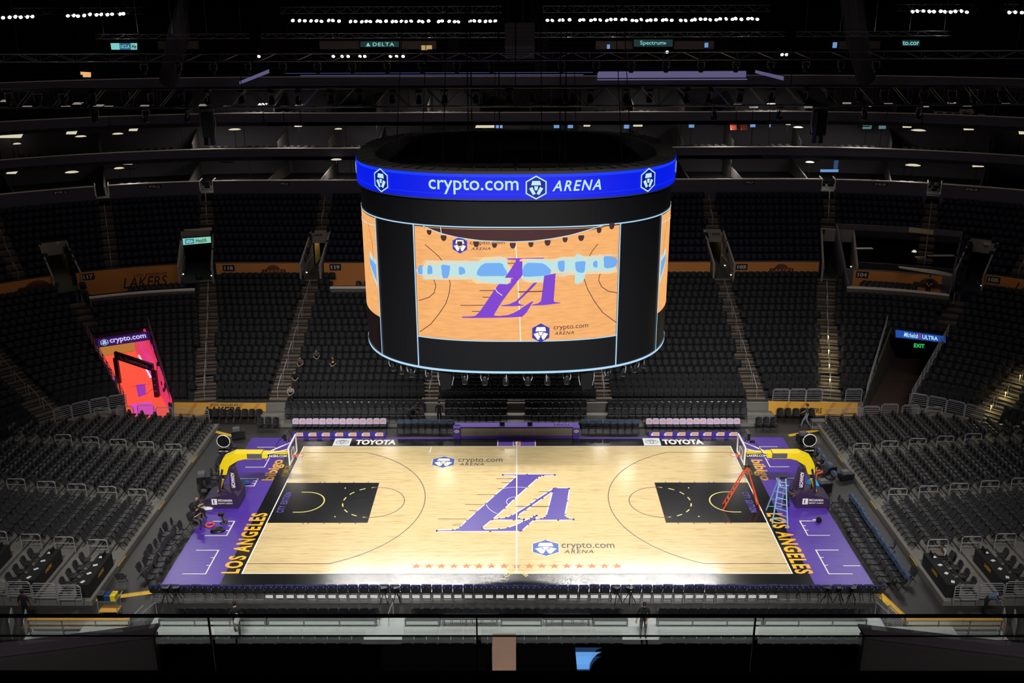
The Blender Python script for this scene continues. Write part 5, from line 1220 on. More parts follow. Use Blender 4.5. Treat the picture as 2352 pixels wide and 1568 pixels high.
# club banners hung at the floor level corners, with chairs in front
def clothban(nm, px4, Y, label, words):
    t = thing('banner', label, 'banner', tuple(aty(*px4[0], Y)), 0, 'yellow banners on the floor'); o = Vector(t.location); P4 = [aty(*q, Y)-o for q in px4]
    f = lambda u, v, e=0.: P4[0]*(1-u)*(1-v)+P4[1]*u*(1-v)+P4[2]*u*v+P4[3]*(1-u)*v-Vector((0, e, 0))
    m = MB(); m.extr([f(0, 0), f(1, 0), f(1, 1), f(0, 1)], (0, .04, 0)); m.build('cloth', M_bannery, t)
    m = MB()
    for a in (.12, .3, .62, .8): m = MB(); m.add([f(a, .02, .004), f(a+.05, .02, .004), f(a+.14, .98, .004), f(a+.1, .98, .004)], [(0, 1, 2, 3)]); m.build('pattern_stripe', mat('banner stripe', (206, 140, 52), .65), t)
    for body, u0, u1, v0, v1, b_, s_ in words: text('banner_lettering', body, lambda u, v: f(u0+(u1-u0)*u, v0+(v1-v0)*v, .01), M_ink, t, b_, s_)
    return t
clothban('l', [(400, 955), (611, 957), (611, 926), (400, 924)], 12.5, 'yellow club banner on the floor between the glowing tunnel and the benches', [('LAKERS', .33, .72, .12, .74, .03, .3), ('LOS ANGELES', .4, .7, .78, .95, .02, .2)])
tb = clothban('r', [(1765, 952), (1970, 955), (1970, 925), (1765, 921)], 12.5, 'yellow club banner on the floor left of the dim right tunnel', [('ERS', .5, .6, .15, .55, .02, .2)])
prow(BK, 472, 604, 8, 967, GF, PI, 'black padded chair before the left yellow banner, %s from the left', 'chairs before the yellow banners')
prow(BK, 1783, 1872, 5, 965, GF, PI, 'black padded chair before the right yellow banner, %s from the left', 'chairs before the yellow banners')
# baseline chairs
for i in range(10): place(FOLD, -18.75+random.uniform(-.08, .08), -8.6+i*.55, GF, -PI/2+random.uniform(-.2, .2), f'black folding chair along the left baseline, {nth(i+1)} from the near corner', 'folding chairs along the left baseline')
for i in range(12): place(FOLD, -18.8+random.uniform(-.1, .1), .6+i*.56, GF, -PI/2+random.uniform(-.25, .25), f'black folding chair along the left baseline beyond the hoop, {nth(i+1)} from it', 'folding chairs along the left baseline')
for i in range(9): place(FOLD, -19.35+random.uniform(-.1, .1), -7.9+i*.58, GF, -PI/2+random.uniform(-.25, .25), f'black folding chair of the outer file at the left baseline, {nth(i+1)} from near', 'folding chairs along the left baseline')
place(FOLD, -20.2, -8.6, GF, .1, 'lone black folding chair on the floor left of the left baseline chairs', 'single chairs')
for i in range(16):
    y = -.7-i*.545
    place(FOLD, 18.72+random.uniform(-.05, .05)+.0*i, y, GF, PI/2+random.uniform(-.15, .15), f'black folding chair along the right baseline, {nth(i+1)} from the hoop', 'folding chairs along the right baseline')
    place(BC, 19.42+random.uniform(-.03, .03), y-.05, GF, PI/2, f'slate blue covered chair behind the right baseline, {nth(i+1)} from the hoop', 'blue covered chairs behind the right baseline')
for i in range(6): place(BC, 19.3, 2.2+i*1.1, GF, PI/2+random.uniform(-.1, .1), f'slate blue covered chair beyond the right hoop, {nth(i+1)} from it', 'blue covered chairs beyond the right hoop')
for i in range(2): place(FOLD, 20.15, (-5.6, -8.3)[i], GF, (1.2, 1.9)[i], f'lone black folding chair right of the blue covered chairs, {("farther", "nearer")[i]} one', 'single chairs')
# ------------------------------------------------------------------ near stand
mb = MB(); mb.box((0, -12.6, .2), (34.5, 1.6, .46)); mb.box((0, -15.0, .45), (40, 3.2, .96)); mb.box((0, -17.4, .7), (46, 1.6, 1.5)); mb.box((-20.6, -12.9, .1), (4.6, 1.0, .2)); mb.box((20.4, -12.9, .1), (4.6, 1.0, .2)); struct(mb.build('near_stand_deck', mat('pale stand deck', (188, 198, 194), .55, noise=.1, nscale=1)))
for a, b, n, nm in ((397, 870, 20, 'left'), (942, 1434, 21, 'middle'), (1514, 2000, 21, 'right')):
    x0, x1 = atz(a, 1405, 1.2).x, atz(b, 1405, 1.2).x
    for i in range(n): place(BK, x0+(i+.5)*(x1-x0)/n, -12.25, .43, 0, f'black padded chair in the {nm} block above the near walkway, {nth(i+1)} from the left', 'padded chairs above the near walkway')
def counter(x0, x1, lab, cap=None, gapy=0.):
    t = thing('steel_counter', lab, 'counter', ((x0+x1)/2, -13.25+gapy, .43), 0, 'pale counters of the near stand'); L_ = x1-x0
    m = MB(); m.box((0, .02, .86), (L_, .42, .04)); m.build('counter_top', cap or M_grey, t)
    for z, h in ((.7, .18), (.42, .12), (.14, .12)): m = MB(); m.box((0, -.16, z), (L_, .03, h)); m.build('front_rail', M_alu, t)
    n = max(2, int(L_/1.35)+1)
    for i in range(n): m = MB(); m.box((-L_/2+.04+(L_-.08)*i/(n-1), -.12, .42), (.07, .12, .84)); m.build('post', M_grey, t)
    m = MB(); m.box((0, .16, .4), (L_, .02, .76)); m.build('back_panel', M_plat, t)
    return t
X_ = lambda px: aty(px, 1440, -13.4).x
k = 0
for a, b in ((366, 612), (616, 864), (930, 1010), (1150, 1245), (1362, 1442), (1509, 1750), (1754, 1990)):
    k += 1; counter(X_(a), X_(b), f'pale steel counter behind the near walkway chairs, {nth(k)} from the left')
counter(X_(66), X_(300), 'pale steel counter with a yellow top at the near left', M_bannery, .0); counter(X_(2080), X_(2300), 'pale steel counter with a yellow top at the near right', M_bannery, .0)
for k, (a, b) in enumerate(((1014, 1146), (1250, 1358))):
    t = thing('work_desk', f'long grey desk between the near stand counters, {("left", "right")[k]} one', 'desk', ((X_(a)+X_(b))/2, -13.1, .43), 0, 'desks of the near stand'); L_ = X_(b)-X_(a)
    m = MB(); m.box((0, 0, .8), (L_, .45, .04)); m.build('desk_top', M_grey, t)
    for x in (-L_/2+.1, -.2, L_/2-.1): m = MB(); m.box((x, 0, .4), (.06, .4, .8)); m.build('leg', M_grey, t)
def stair_rail(x, lab):
    t = thing('stair_rail', lab, 'handrail', (x, -12.0, -.03), 0, 'stair rails of the near stand'); m = MB(); m.tube([(0, .5, 0), (0, .5, .95), (0, -1.0, 1.4), (0, -1.0, .5)], .025, 6); m.build('frame', M_steel, t); return t
for k, px in enumerate((350, 900, 1478, 2020)): stair_rail(aty(px, 1410, -12).x, f'steel stair rail of the near stand, {nth(k+1)} from the left')
for sg in (-1, 1):
    for k, (px, py) in enumerate(((20, 1440), (50, 1425)) if sg < 0 else ((2312, 1440), (2340, 1425))):
        q = atz(px, py, .9); place(BAR, q.x, q.y+.3, .0 if k else .42, sg*1.2, f'steel barrier at the near {"left" if sg < 0 else "right"} corner, {("inner", "outer")[k]} one', 'near corner barriers')
q = atz(312, 1425, .9); place(BAR, q.x, -12.6, .2, PI/2-.2, 'steel barrier beside the left stairs of the near stand', 'near corner barriers')
q = atz(2062, 1425, .9); place(BAR, q.x, -12.6, .2, PI/2+.2, 'steel barrier beside the right stairs of the near stand', 'near corner barriers')
# ------------------------------------------------------------------ cable covers, cart, ladders and loose gear
def cover(p0, p1, w_, lab, segs=5):
    t = thing('cable_cover', lab, 'cable cover', (*p0, GF), 0, 'yellow cable covers'); a = Vector((0, 0, 0)); b = Vector((p1[0]-p0[0], p1[1]-p0[1], 0)); d = b/segs; n = Vector((-d.y, d.x, 0)).normalized()*w_/2
    for i in range(segs):
        m = MB(); p = a+d*i; q = p+d*.985; vs = []
        for r in (p, q): vs += [r-n, r-n*.4+Vector((0, 0, .06)), r+n*.4+Vector((0, 0, .06)), r+n]
        m.add(vs, [(0, 1, 5, 4), (1, 2, 6, 5), (2, 3, 7, 6), (0, 3, 2, 1), (4, 5, 6, 7)]); m.build('cover_segment', mat('yellow floor tape', (222, 176, 50), .5, noise=.2, nscale=3), t)
    return t
cover((-21.35, -9.95), (-18.35, -9.2), .34, 'yellow cable cover on the floor at the near left, behind the cart'); cover((18.2, -9.35), (18.75, -11.5), .42, 'yellow cable cover on the floor at the near right end of the chairs')
q = atz(505, 995, 0); cover((q.x-.5, q.y+.4), (q.x+1.5, q.y-.6), .3, 'yellow cable cover beyond the left baseline chairs'); q = atz(1835, 995, 0); cover((q.x+2.0, q.y+.8), (q.x-.8, q.y-.3), .3, 'yellow cable cover beyond the right baseline chairs')
def ladder(name, lab, apex, feet, m_, wd=.5):
    """A-frame ladder; apex point, four feet (two climbing side, two support side)"""
    t = thing(name, lab, 'ladder', (apex[0], apex[1], GF)); o = Vector(t.location); A = Vector(apex)-o; F4 = [Vector(p)-o for p in feet]
    u = (F4[1]-F4[0]).normalized(); tops = [A-u*wd*.28, A+u*wd*.28]
    for i in range(4):
        m = MB(); m.tube([F4[i], tops[i % 2]+Vector((0, 0, .0))], .04, 5); m.build('side_rail', m_, t)
    for k in range(1, 9):
        f = k/9; m = MB(); m.tube([F4[0].lerp(tops[0], f), F4[1].lerp(tops[1], f)], .03, 4); m.build('rung', m_ if k % 2 else M_steel, t)
        if k % 2: m = MB(); m.tube([F4[2].lerp(tops[0], f), F4[3].lerp(tops[1], f)], .02, 4); m.build('rung', m_, t)
    m = MB(); m.box(tuple(A), (wd*.7, wd*.5, .08)); m.build('top_cap', M_blk, t); return t
ladder('step_ladder', 'tall orange A-frame ladder standing in the right key', (13.35, -.7, 2.7), [(12.1, -.95, .01), (12.2, -.3, .01), (14.25, -1.05, .01), (14.2, -.35, .01)], M_red, .5)
ladder('step_ladder', 'light blue step ladder standing on the right violet apron', (15.2, -1.6, 2.5), [(14.55, -2.6, .01), (15.3, -3.1, .01), (14.6, -1.0, .01), (15.45, -1.0, .01)], M_lblue, .6)
t = thing('utility_cart', 'small tool cart with blue and yellow boxes, near left', 'cart', (-19.85, -10.95, GF))
m = MB(); m.box((0, 0, .2), (.95, .55, .04)); m.build('lower_shelf', M_bannery, t); m = MB(); m.box((0, 0, .75), (.95, .55, .04)); m.build('upper_shelf', M_grey, t)
for x in (-.45, .45):
    for y in (-.25, .25): m = MB(); m.tube([(x, y, 0), (x, y, .76)], .02, 5); m.build('leg', M_steel, t)
m = MB(); m.tube([(.45, -.25, .76), (.62, -.25, 1.05), (.62, .25, 1.05), (.45, .25, .76)], .02, 5); m.build('handle', M_steel, t)
def crate(lab, x, y, z, d, m_, nm='tool_box', cat='box'):
    t = thing(nm, lab, cat, (x, y, z)); m = MB(); m.box((0, 0, d[2]/2), d); m.build('body', m_, t); m = MB(); m.box((0, 0, d[2]+.015), (d[0]+.02, d[1]+.02, .03)); m.build('lid', m_, t)
    m = MB(); m.tube([(-.08, 0, d[2]+.03), (-.06, 0, d[2]+.08), (.06, 0, d[2]+.08), (.08, 0, d[2]+.03)], .01, 4); m.build('handle', M_blk, t); return t
crate('black box on the left of the near left cart', -20.15, -10.95, .745, (.3, .4, .3), M_blk); crate('blue box in the middle of the near left cart', -19.83, -10.95, .745, (.3, .42, .24), mat('deep blue plastic', (20, 60, 110), .5)); crate('yellow box on the right of the near left cart', -19.55, -10.95, .745, (.24, .42, .26), M_yel)
# round mesh discs on stands behind both hoops, equipment carts, bags
for s, (px, py), lab in ((-1, (513, 1013), 'left'), (1, (1860, 1011), 'right')):
    q = aty(px, py, 5.6); t = thing('display_disc', f'round black disc with a white rim on a stand behind the {lab} hoop', 'stand', (q.x, 5.6, GF), 0, 'round discs on stands')
    m = MB(); m.tube([(.42*math.cos(a), 0, q.z-GF+.42*math.sin(a)) for a in np.linspace(0, 2*PI, 25)[:-1]], .035, 6, closed=True); m.build('rim', M_white, t)
    m = MB(); c0_ = len(m.v); m.add([(.4*math.cos(a), e, q.z-GF+.4*math.sin(a)) for e in (-.02, .02) for a in np.linspace(0, 2*PI, 25)[:-1]], [tuple(range(24))[::-1], tuple(range(24, 48))]+[(i, (i+1) % 24, 24+(i+1) % 24, 24+i) for i in range(24)]); m.build('disc', M_blk, t)
    m = MB(); m.box((0, 0, q.z-GF-.65), (.7, .3, .34)); m.box((0, .1, .45), (.5, .5, .9)); m.tube([(0, 0, .5), (0, 0, q.z-GF-.42)], .05, 6); m.build('stand_body', M_blk, t)
    text('stand_lettering', 'FITNESS', pl((-.3, -.16, q.z-GF-.7), (.6, 0, 0), (0, 0, .1)), M_white, t, .02)
def gear(px, py, z, lab, d=(.9, .6, .7)):
    q = atz(px, py, 0); t = thing('equipment_cart', lab, 'equipment cart', (q.x, q.y, GF), .3)
    m = MB(); m.box((0, 0, d[2]*.5+.1), (d[0], d[1], d[2])); m.build('case', M_blk, t); m = MB(); m.box((-.1, 0, d[2]+.2), (d[0]*.5, d[1]*.7, .2)); m.build('monitor_unit', M_grey, t)
    for x in (-1, 1): m = MB(); m.lathe([(.06, -.03), (.06, .03)], (x*d[0]*.4, 0, .06), 8); m.build('wheel', M_blk, t)
    return t
gear(470, 1120, 0, 'black equipment cart beside the left hoop base', (.8, .7, .8)); gear(1905, 1085, 0, 'black case on the floor right of the right hoop', (.7, .5, .4)); gear(1942, 1100, 0, 'dark folded equipment heap right of the black case', (.9, .5, .35)); gear(1890, 1130, 0, 'black monitor cart behind the right hoop base', (.9, .5, .6)); gear(548, 1005, 0, 'dark equipment pile beyond the left baseline chairs', (.9, .6, .5)); gear(1845, 1015, 0, 'dark equipment pile by the right disc stand', (.9, .5, .5))
def heap(lab, nm, cat, loc, r, m_, rzv=0.):
    mb = MB(); base = 0; n = 12; rings = ((0, .0), (.55, .0), (1, .05), (.9, .5), (.5, .85), (0.05, 1))
    for j, (rr, zz) in enumerate(rings):
        for k in range(n): a = 2*PI*k/n; w_ = 1+.18*math.sin(3*a+j); mb.v.append((r[0]*rr*w_*math.cos(a), r[1]*rr*w_*math.sin(a), r[2]*zz*(1+.1*math.cos(2*a))))
    for j in range(5):
        for k in range(n): l = (k+1) % n; mb.f.append((j*n+k, j*n+l, (j+1)*n+l, (j+1)*n+k)); mb.m.append(0)
    o = mb.build(nm, m_, smooth=True); o.location = loc; o.rotation_euler = (0, 0, rzv); return tag(o, lab, cat)
q = atz(562, 1110, 0); heap('blue bag on the violet apron right of the left hoop', 'bag', 'bag', (q.x, q.y, .01), (.32, .25, .25), mat('blue cloth', (38, 90, 150), .7))
q = atz(1867, 1118, .7); heap('sky blue cloth lying behind the right hoop base', 'cloth', 'cloth', (q.x+.1, 1.0, .0), (.5, .3, 1.0), mat('sky blue cloth', (60, 170, 220), .7))
q = atz(474, 1168, 0); heap('white towel beside the seated pair on the left', 'towel', 'towel', (q.x, q.y, .01), (.4, .28, .12), M_paper)
mb = MB(); q = atz(483, 1207, 0); mb.tube([(.22*math.cos(a), .22*math.sin(a), .05) for a in np.linspace(0, 2*PI, 17)[:-1]], .05, 6, closed=True); o = mb.build('weight_ring', M_red); o.location = (q.x, q.y, 0.0); tag(o, 'red ring lying on the left violet apron', 'ring')
q = atz(500, 1218, 0); heap('small black box with cables on the left violet apron', 'cable_box', 'box', (q.x, q.y, .01), (.4, .35, .12), M_blk)
q = atz(515, 1200, 0); t = thing('floor_camera', 'small black camera on a low stand, left violet apron', 'camera', (q.x, q.y, .01)); m = MB(); m.lathe([(.25, 0), (.22, .03)], n=14); m.tube([(0, 0, .03), (-.15, .1, .4)], .03, 5); m.build('stand', M_blk, t); m = MB(); m.box((-.15, .1, .48), (.3, .2, .16)); m.build('camera_body', M_blk, t)
q = atz(1880, 1198, 0); t = thing('floor_microphone', 'small black camera head on the right violet apron', 'camera', (q.x, q.y, .01)); m = MB(); m.lathe([(.14, 0), (.18, .1), (.12, .25), (.04, .28)], n=10); m.build('body', M_blk, t); m = MB(); m.tube([(-.35, 0, .12), (0, 0, .12)], .03, 5); m.build('arm', M_white, t)
# tall thin black stools folded by the near chairs
for k, px in enumerate((385, 408, 883, 911, 1416, 1446, 1898, 1925, 1955)):
    q = atz(px, 1381, 0); t = thing('photo_stool', f'small black crossed-leg stool behind the near sideline chairs, {nth(k+1)} from the left', 'stool', (q.x, q.y, GF), .2*k, 'crossed-leg stools')
    for a in range(4):
        m = MB(); an = a*PI/2+.4; m.tube([(.3*math.cos(an), .3*math.sin(an), 0), (-.12*math.cos(an), -.12*math.sin(an), .85)], .022, 5); m.build('leg', M_blk, t)
    m = MB(); rbox(m, (0, 0, .86), .34, .3, .04, 0, 'h', bow=.0); m.build('seat', M_blk, t); m = MB(); m.tube([(-.14, 0, .84), (-.22, -.1, 1.15)], .02, 4); m.build('back_tube', M_blk if k % 2 else M_steel, t)
# ------------------------------------------------------------------ inside the suite levels
def glow_top(px0, px1, py, h_, Y, zf, lab, m_=None, tall=False):  # pale tops under downlights; their light is put in as emission
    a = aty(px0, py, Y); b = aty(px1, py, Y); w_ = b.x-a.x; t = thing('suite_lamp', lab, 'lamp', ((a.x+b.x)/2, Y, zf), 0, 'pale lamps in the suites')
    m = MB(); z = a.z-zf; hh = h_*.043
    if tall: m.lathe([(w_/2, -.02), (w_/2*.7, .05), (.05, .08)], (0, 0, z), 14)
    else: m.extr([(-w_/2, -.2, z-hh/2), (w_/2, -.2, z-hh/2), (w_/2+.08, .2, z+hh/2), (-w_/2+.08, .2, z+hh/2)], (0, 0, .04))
    m.build('lamp_shade', m_ or E_warm, t); m = MB(); m.tube([(0, 0, 0), (0, 0, z)], .03, 5); m.lathe([(.16, 0), (.14, .03)], n=10); m.build('stand', M_blk, t)  # lamp_shade is the glowing top
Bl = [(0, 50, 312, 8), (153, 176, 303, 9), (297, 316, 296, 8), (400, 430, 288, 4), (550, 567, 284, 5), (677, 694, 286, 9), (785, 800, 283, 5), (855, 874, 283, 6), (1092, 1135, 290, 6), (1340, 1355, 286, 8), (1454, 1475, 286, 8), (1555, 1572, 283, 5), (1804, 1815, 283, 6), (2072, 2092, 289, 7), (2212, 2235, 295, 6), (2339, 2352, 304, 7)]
for k, (a, b, y, h_) in enumerate(Bl): glow_top(a, b, y, h_, 44.2 if 300 < a < 2000 else 41.5, 14.25, f'pale square lamp on the middle suite level, {nth(k+1)} from the left')
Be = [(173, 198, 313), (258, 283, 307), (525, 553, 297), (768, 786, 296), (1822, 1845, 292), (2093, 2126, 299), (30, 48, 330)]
for k, (a, b, y) in enumerate(Be): glow_top(a, b, y, 3, 44.0 if 300 < a < 2000 else 41.2, 14.25, f'shallow dish lamp on the middle suite level, {nth(k+1)} from the left', None, True)
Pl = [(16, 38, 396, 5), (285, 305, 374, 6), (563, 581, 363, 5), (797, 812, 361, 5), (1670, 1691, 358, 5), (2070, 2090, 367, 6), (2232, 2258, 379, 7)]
for k, (a, b, y, h_) in enumerate(Pl): glow_top(a, b, y, h_, 43.0 if 200 < a < 2150 else 40.0, 11.6, f'pale square lamp in the premier boxes, {nth(k+1)} from the left')
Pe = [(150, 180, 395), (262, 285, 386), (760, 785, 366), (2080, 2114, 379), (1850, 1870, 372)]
for k, (a, b, y) in enumerate(Pe): glow_top(a, b, y, 3, 42.5 if 200 < a < 2150 else 40.0, 11.6, f'shallow dish lamp in the premier boxes, {nth(k+1)} from the left', None, True)
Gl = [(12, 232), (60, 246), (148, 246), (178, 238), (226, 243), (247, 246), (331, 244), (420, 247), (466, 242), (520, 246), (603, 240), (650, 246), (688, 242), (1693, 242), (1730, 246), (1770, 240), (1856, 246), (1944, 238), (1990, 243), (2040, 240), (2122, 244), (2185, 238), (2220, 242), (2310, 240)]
for k, (x, y) in enumerate(Gl): glow_top(x-10, x+10, y, 3, 42.0 if 300 < x < 2000 else 39.6, 17.6, f'pale counter lamp on the top suite level behind the truss, {nth(k+1)} from the left', emi('dim pale lamp', (170, 160, 150), .6))  # dim pale lamp: downlight on the counter tops as emission
tv = lambda a, b, y0, y1, Y, zf, lab, m_: None
def screen(a, b, y0, y1, Y, zf, lab, m_):
    p = aty(a, y1, Y); q = aty(b, y0, Y); t = thing('wall_screen', lab, 'screen', ((p.x+q.x)/2, Y, zf), 0, 'lit screens in the suites'); w_ = q.x-p.x; m = MB()
    m.box((0, 0, (p.z+q.z)/2-zf), (w_, .05, q.z-p.z)); m.build('screen_face', m_, t); m = MB(); m.box((0, .06, (p.z+q.z)/2-zf), (w_+.06, .06, q.z-p.z+.06)); m.tube([(0, .06, 0), (0, .06, p.z-zf)], .03, 5); m.build('screen_frame', M_blk, t)
for k, (a, b, y0, y1) in enumerate([(1139, 1154, 283, 294), (1272, 1285, 283, 294), (1304, 1316, 287, 294), (1433, 1447, 280, 295), (1582, 1595, 279, 293), (1723, 1736, 277, 292), (1767, 1771, 276, 292)]): screen(a, b, y0, y1, 45.3, 14.25, f'small blue lit screen on the middle suite level, {nth(k+1)} from the left', E_tv)
for k, (a, b) in enumerate(((1981, 2003), (2018, 2036))): screen(a, b, 281, 296, 44.5, 14.25, f'teal lit screen on the right of the middle suite level, {("left", "right")[k]} one', emi('dull teal', (90, 130, 134), .8))
screen(1884, 1926, 389, 395, 41.5, 11.6, 'thin blue lit strip above the aisle on the right', E_tv); screen(1914, 1926, 368, 389, 41.8, 11.6, 'narrow blue lit panel above the aisle on the right', emi('dim blue', (50, 80, 120), .8))
for k, (a, b) in enumerate(((1679, 1691), (1701, 1717))):
    p = aty((a+b)/2, 297, 43.6); t = thing('armchair', f'small red armchair on the middle suite level, {("left", "right")[k]} one', 'armchair', (p.x, 43.6, 14.25), PI, 'red armchairs')
    m = MB(); rbox(m, (0, 0, p.z-14.25), .6, .5, .12, 0, 'h'); m.build('seat', mat('brick red vinyl', (190, 84, 70), .6), t); m = MB(); rbox(m, (0, -.24, p.z-14.25+.32), .6, .5, .1, .1); m.build('backrest', mat('brick red vinyl', (190, 84, 70), .6), t)
    for x in (-.2, .2): m = MB(); m.tube([(x, 0, 0), (x, 0, p.z-14.25)], .03, 5); m.build('leg', M_blk, t)
ld = bpy.data.lights.new('suite_light', 'AREA'); ld.energy = 130; ld.size = 1.5; ld.color = (1, .93, .85)
for x, y, z in ((19.8, 43.0, 17.1), (-1, 44, 17.1), (9, 44, 17.1), (-30, 44, 17.0), (33, 42, 17.0), (-36, 38, 13.8), (36, 38, 13.8), (-18, 43, 13.8), (20.4, 43, 13.8), (-14, 44, 17.1), (27, 43.6, 17.1), (-22, 43.8, 17.1), (-28, 42, 13.8), (28.6, 42, 13.8), (-8, 44, 20.4), (12, 44, 20.4), (-24.4, 43, 20.4), (24, 43, 20.4)):
    t = thing('ceiling_light', f'dim ceiling light in the suites near {"the red armchairs" if x == 19.8 else "bay "+nth(int(x+40))}', 'ceiling light', (x, y, z), 0, 'suite ceiling lights'); m = MB(); m.box((0, 0, .04), (1.2, .3, .06)); m.build('housing', M_blk, t)
    lo_ = bpy.data.objects.new('suite_light', ld); COL.objects.link(lo_); lo_.parent = t
mb = MB()
for R0, R1, z, h_ in ((36.9, 46.5, 11.6, 1.5), (42.2, 47.0, 14.25, 2.0), (42.0, 47.0, 17.6, 2.2)):
    for k in range(-11, 12):
        t_ = k*5.0+1.3; a = st(t_, R0); b = st(t_, R1); mb.extr([(a[0], a[1], z), (b[0], b[1], z), (b[0], b[1], z+h_), (a[0], a[1], z+h_*.55)], (.1*a[3], -.1*a[2], 0))
struct(mb.build('wall_partitions', mat('suite partition', (96, 92, 90), .7)))
# balcony ledge, its purple light put in as emission; pale portal walls behind it
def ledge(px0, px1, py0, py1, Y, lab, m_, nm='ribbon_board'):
    a = aty(px0, py1, Y); b = aty(px1, py0, Y); m = MB(); m.box(((a.x+b.x)/2, Y, (a.z+b.z)/2), (b.x-a.x, .06, b.z-a.z)); return tag(m.build(nm, m_), lab, 'ribbon board' if nm == 'ribbon_board' else 'wall', 'balcony ribbons')  # ribbon_board is the ledge itself, its light put in as emission
ledge(656, 1362, 165.5, 169, 42.35, 'thin blue lit ribbon along the upper balcony edge, left and middle', emi('ribbon blue', (70, 80, 150), .8)); ledge(690, 1340, 171.5, 173, 42.35, 'hair thin lit line under the upper balcony ribbon', emi('ribbon pale', (120, 120, 160), .8))  # ribbon colours are the light on the ledge
ledge(1372, 1714, 163, 179, 42.35, 'wide lavender lit ribbon on the right of the upper balcony edge', emi('ribbon lavender', (96, 90, 128), .9)); ledge(1372, 1716, 181, 184, 42.35, 'pale lit line under the lavender ribbon', emi('ribbon pale', (120, 120, 160), .8))  # ribbon colours are the light on the ledge
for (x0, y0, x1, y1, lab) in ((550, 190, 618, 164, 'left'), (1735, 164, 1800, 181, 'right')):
    a = aty(x0, y0, 40.5 if x0 < 900 else 42.4); b = aty(x1, y1, 42.4 if x0 < 900 else 40.5); m = MB(); m.extr([tuple(a-Vector((0, 0, .15))), tuple(b-Vector((0, 0, .15))), tuple(b+Vector((0, 0, .2))), tuple(a+Vector((0, 0, .12)))], (0, .06, 0)); tag(m.build('ribbon_board', emi('ribbon lavender', (96, 90, 128), .9)), f'short slanting lavender ribbon at the {lab} end of the balcony edge', 'ribbon board', 'balcony ribbons')  # sloping ends of the ledge, purple light put in as emission
mb = MB()
for a, b in ((365, 455), (735, 826), (918, 1002), (1368, 1454), (1547, 1640), (1925, 2022)):
    p = aty(a, 113, 45.2); q = aty(b, 94, 45.2); mb.box(((p.x+q.x)/2, 45.2, (p.z+q.z)/2), (q.x-p.x, .2, q.z-p.z)); mb.box((q.x-.6, 45.05, p.z-.6), (.5, .2, 1.2), 0, 1)
struct(mb.build('trim_balcony_portals', [mat('balcony portal wall', (122, 106, 102), .8), M_darkroof]))
for k, (a, b, y0, y1) in enumerate(((968, 992, 104, 115), (1394, 1401, 102, 112), (1618, 1627, 98, 109), (1912, 1923, 97, 110))): screen(a, b, y0, y1, 45.0, 22.0, f'small lit panel by the balcony portals, {nth(k+1)} from the left', E_tv if k else emi('amber panel', (200, 170, 110), .8))
# big dark roof ducts hanging at the upper left and right
for s, x in ((-1, -27), (1, 27)):
    m = MB(); m.tube([(x*.9, 30, 41), (x*.95, 30.5, 33), (x*1.03, 32, 26), (x*1.12, 35, 21.9)], [1.1, 1.0, .9, .8], 10); o = m.build('air_duct', mat('dull blue grey duct', (44, 46, 56), .7)); tag(o, 'wide dark air duct curving down at the upper %s' % ('left' if s < 0 else 'right'), 'duct', 'air ducts')
# open box 104: roof rim, inner walls, rail, things inside; ledge of box 117 and 119
mb = MB(); tsweep(tphi(8.2), tphi(27.4), [(31.0, 8.5), (31.15, 8.5), (31.15, 9.55), (31.0, 9.55)], mb); tsweep(tphi(8.2), tphi(27.4), [(23.35, 4.75), (37, 4.75), (37, 4.85), (23.35, 4.85)], mb, 1); tsweep(tphi(8.2), tphi(27.4), [(36.5, 4.85), (36.8, 4.85), (36.8, 8.5), (36.5, 8.5)], mb, 1)
tsweep(tphi(8.2), tphi(27.4), [(31, 8.45), (37, 8.45), (37, 8.55), (31, 8.55)], mb, 1); tsweep(tphi(8.2), tphi(27.4), [(25.0, 4.85), (25.2, 4.85), (25.2, 7.0), (25.0, 7.0)], mb, 0); tsweep(tphi(8.2), tphi(27.4), [(23.6, 4.85), (25.0, 4.85), (25.0, 5.3), (23.6, 5.3)], mb, 1)
for ph in (8.2, 27.2): a, b, c_ = st(tphi(ph), 23.4), st(tphi(ph), 31), st(tphi(ph), 37); mb.extr([(a[0], a[1], 4.0), (c_[0], c_[1], 4.0), (c_[0], c_[1], 8.5), (b[0], b[1], 9.5), (a[0], a[1], 6.2)], (.16, 0, 0), 0)
struct(mb.build('wall_open_box', [mat('violet grey wall', (86, 82, 92), .7), M_concd]))
mb = MB()
tsweep(tphi(8.2), tphi(27.4), [(23.35, 4.3), (23.6, 4.3), (23.6, 5.8), (23.35, 5.8)], mb, 2); tsweep(tphi(8.2), tphi(27.4), [(23.3, 5.8), (23.65, 5.8), (23.65, 5.92), (23.3, 5.92)], mb); tsweep(-tphi(27), -tphi(7.0), [(23.35, 4.3), (23.6, 4.3), (23.6, 5.7), (23.35, 5.7)], mb, 2); tsweep(-tphi(27), -tphi(7.0), [(23.3, 5.7), (23.65, 5.7), (23.65, 5.82), (23.3, 5.82)], mb); tsweep(-15.6, -7, [(23.5, 4.3), (23.75, 4.3), (23.75, 5.75), (23.5, 5.75)], mb, 2); tsweep(-15.6, -7, [(23.45, 5.75), (23.8, 5.75), (23.8, 5.87), (23.45, 5.87)], mb)
tsweep(-tphi(27), -tphi(7.0), [(23.5, 4.7), (26, 4.7), (26, 5.1), (23.5, 5.1)], mb, 1); tsweep(-15.6, -7, [(23.7, 4.7), (26, 4.7), (26, 5.1), (23.7, 5.1)], mb, 1)
struct(mb.build('trim_box_ledges', [M_cap, M_concd, mat('grey ledge wall', (100, 94, 92), .7)]))
def trow(t0, t1, R, n, z, lab, grp):
    for i in range(n):
        t_ = t0+(t1-t0)*(i+.5)/n; x, y, nx, ny = st(t_, R); place(BK, x, y, z, math.atan2(nx, -ny), lab % nth(i+1), grp)
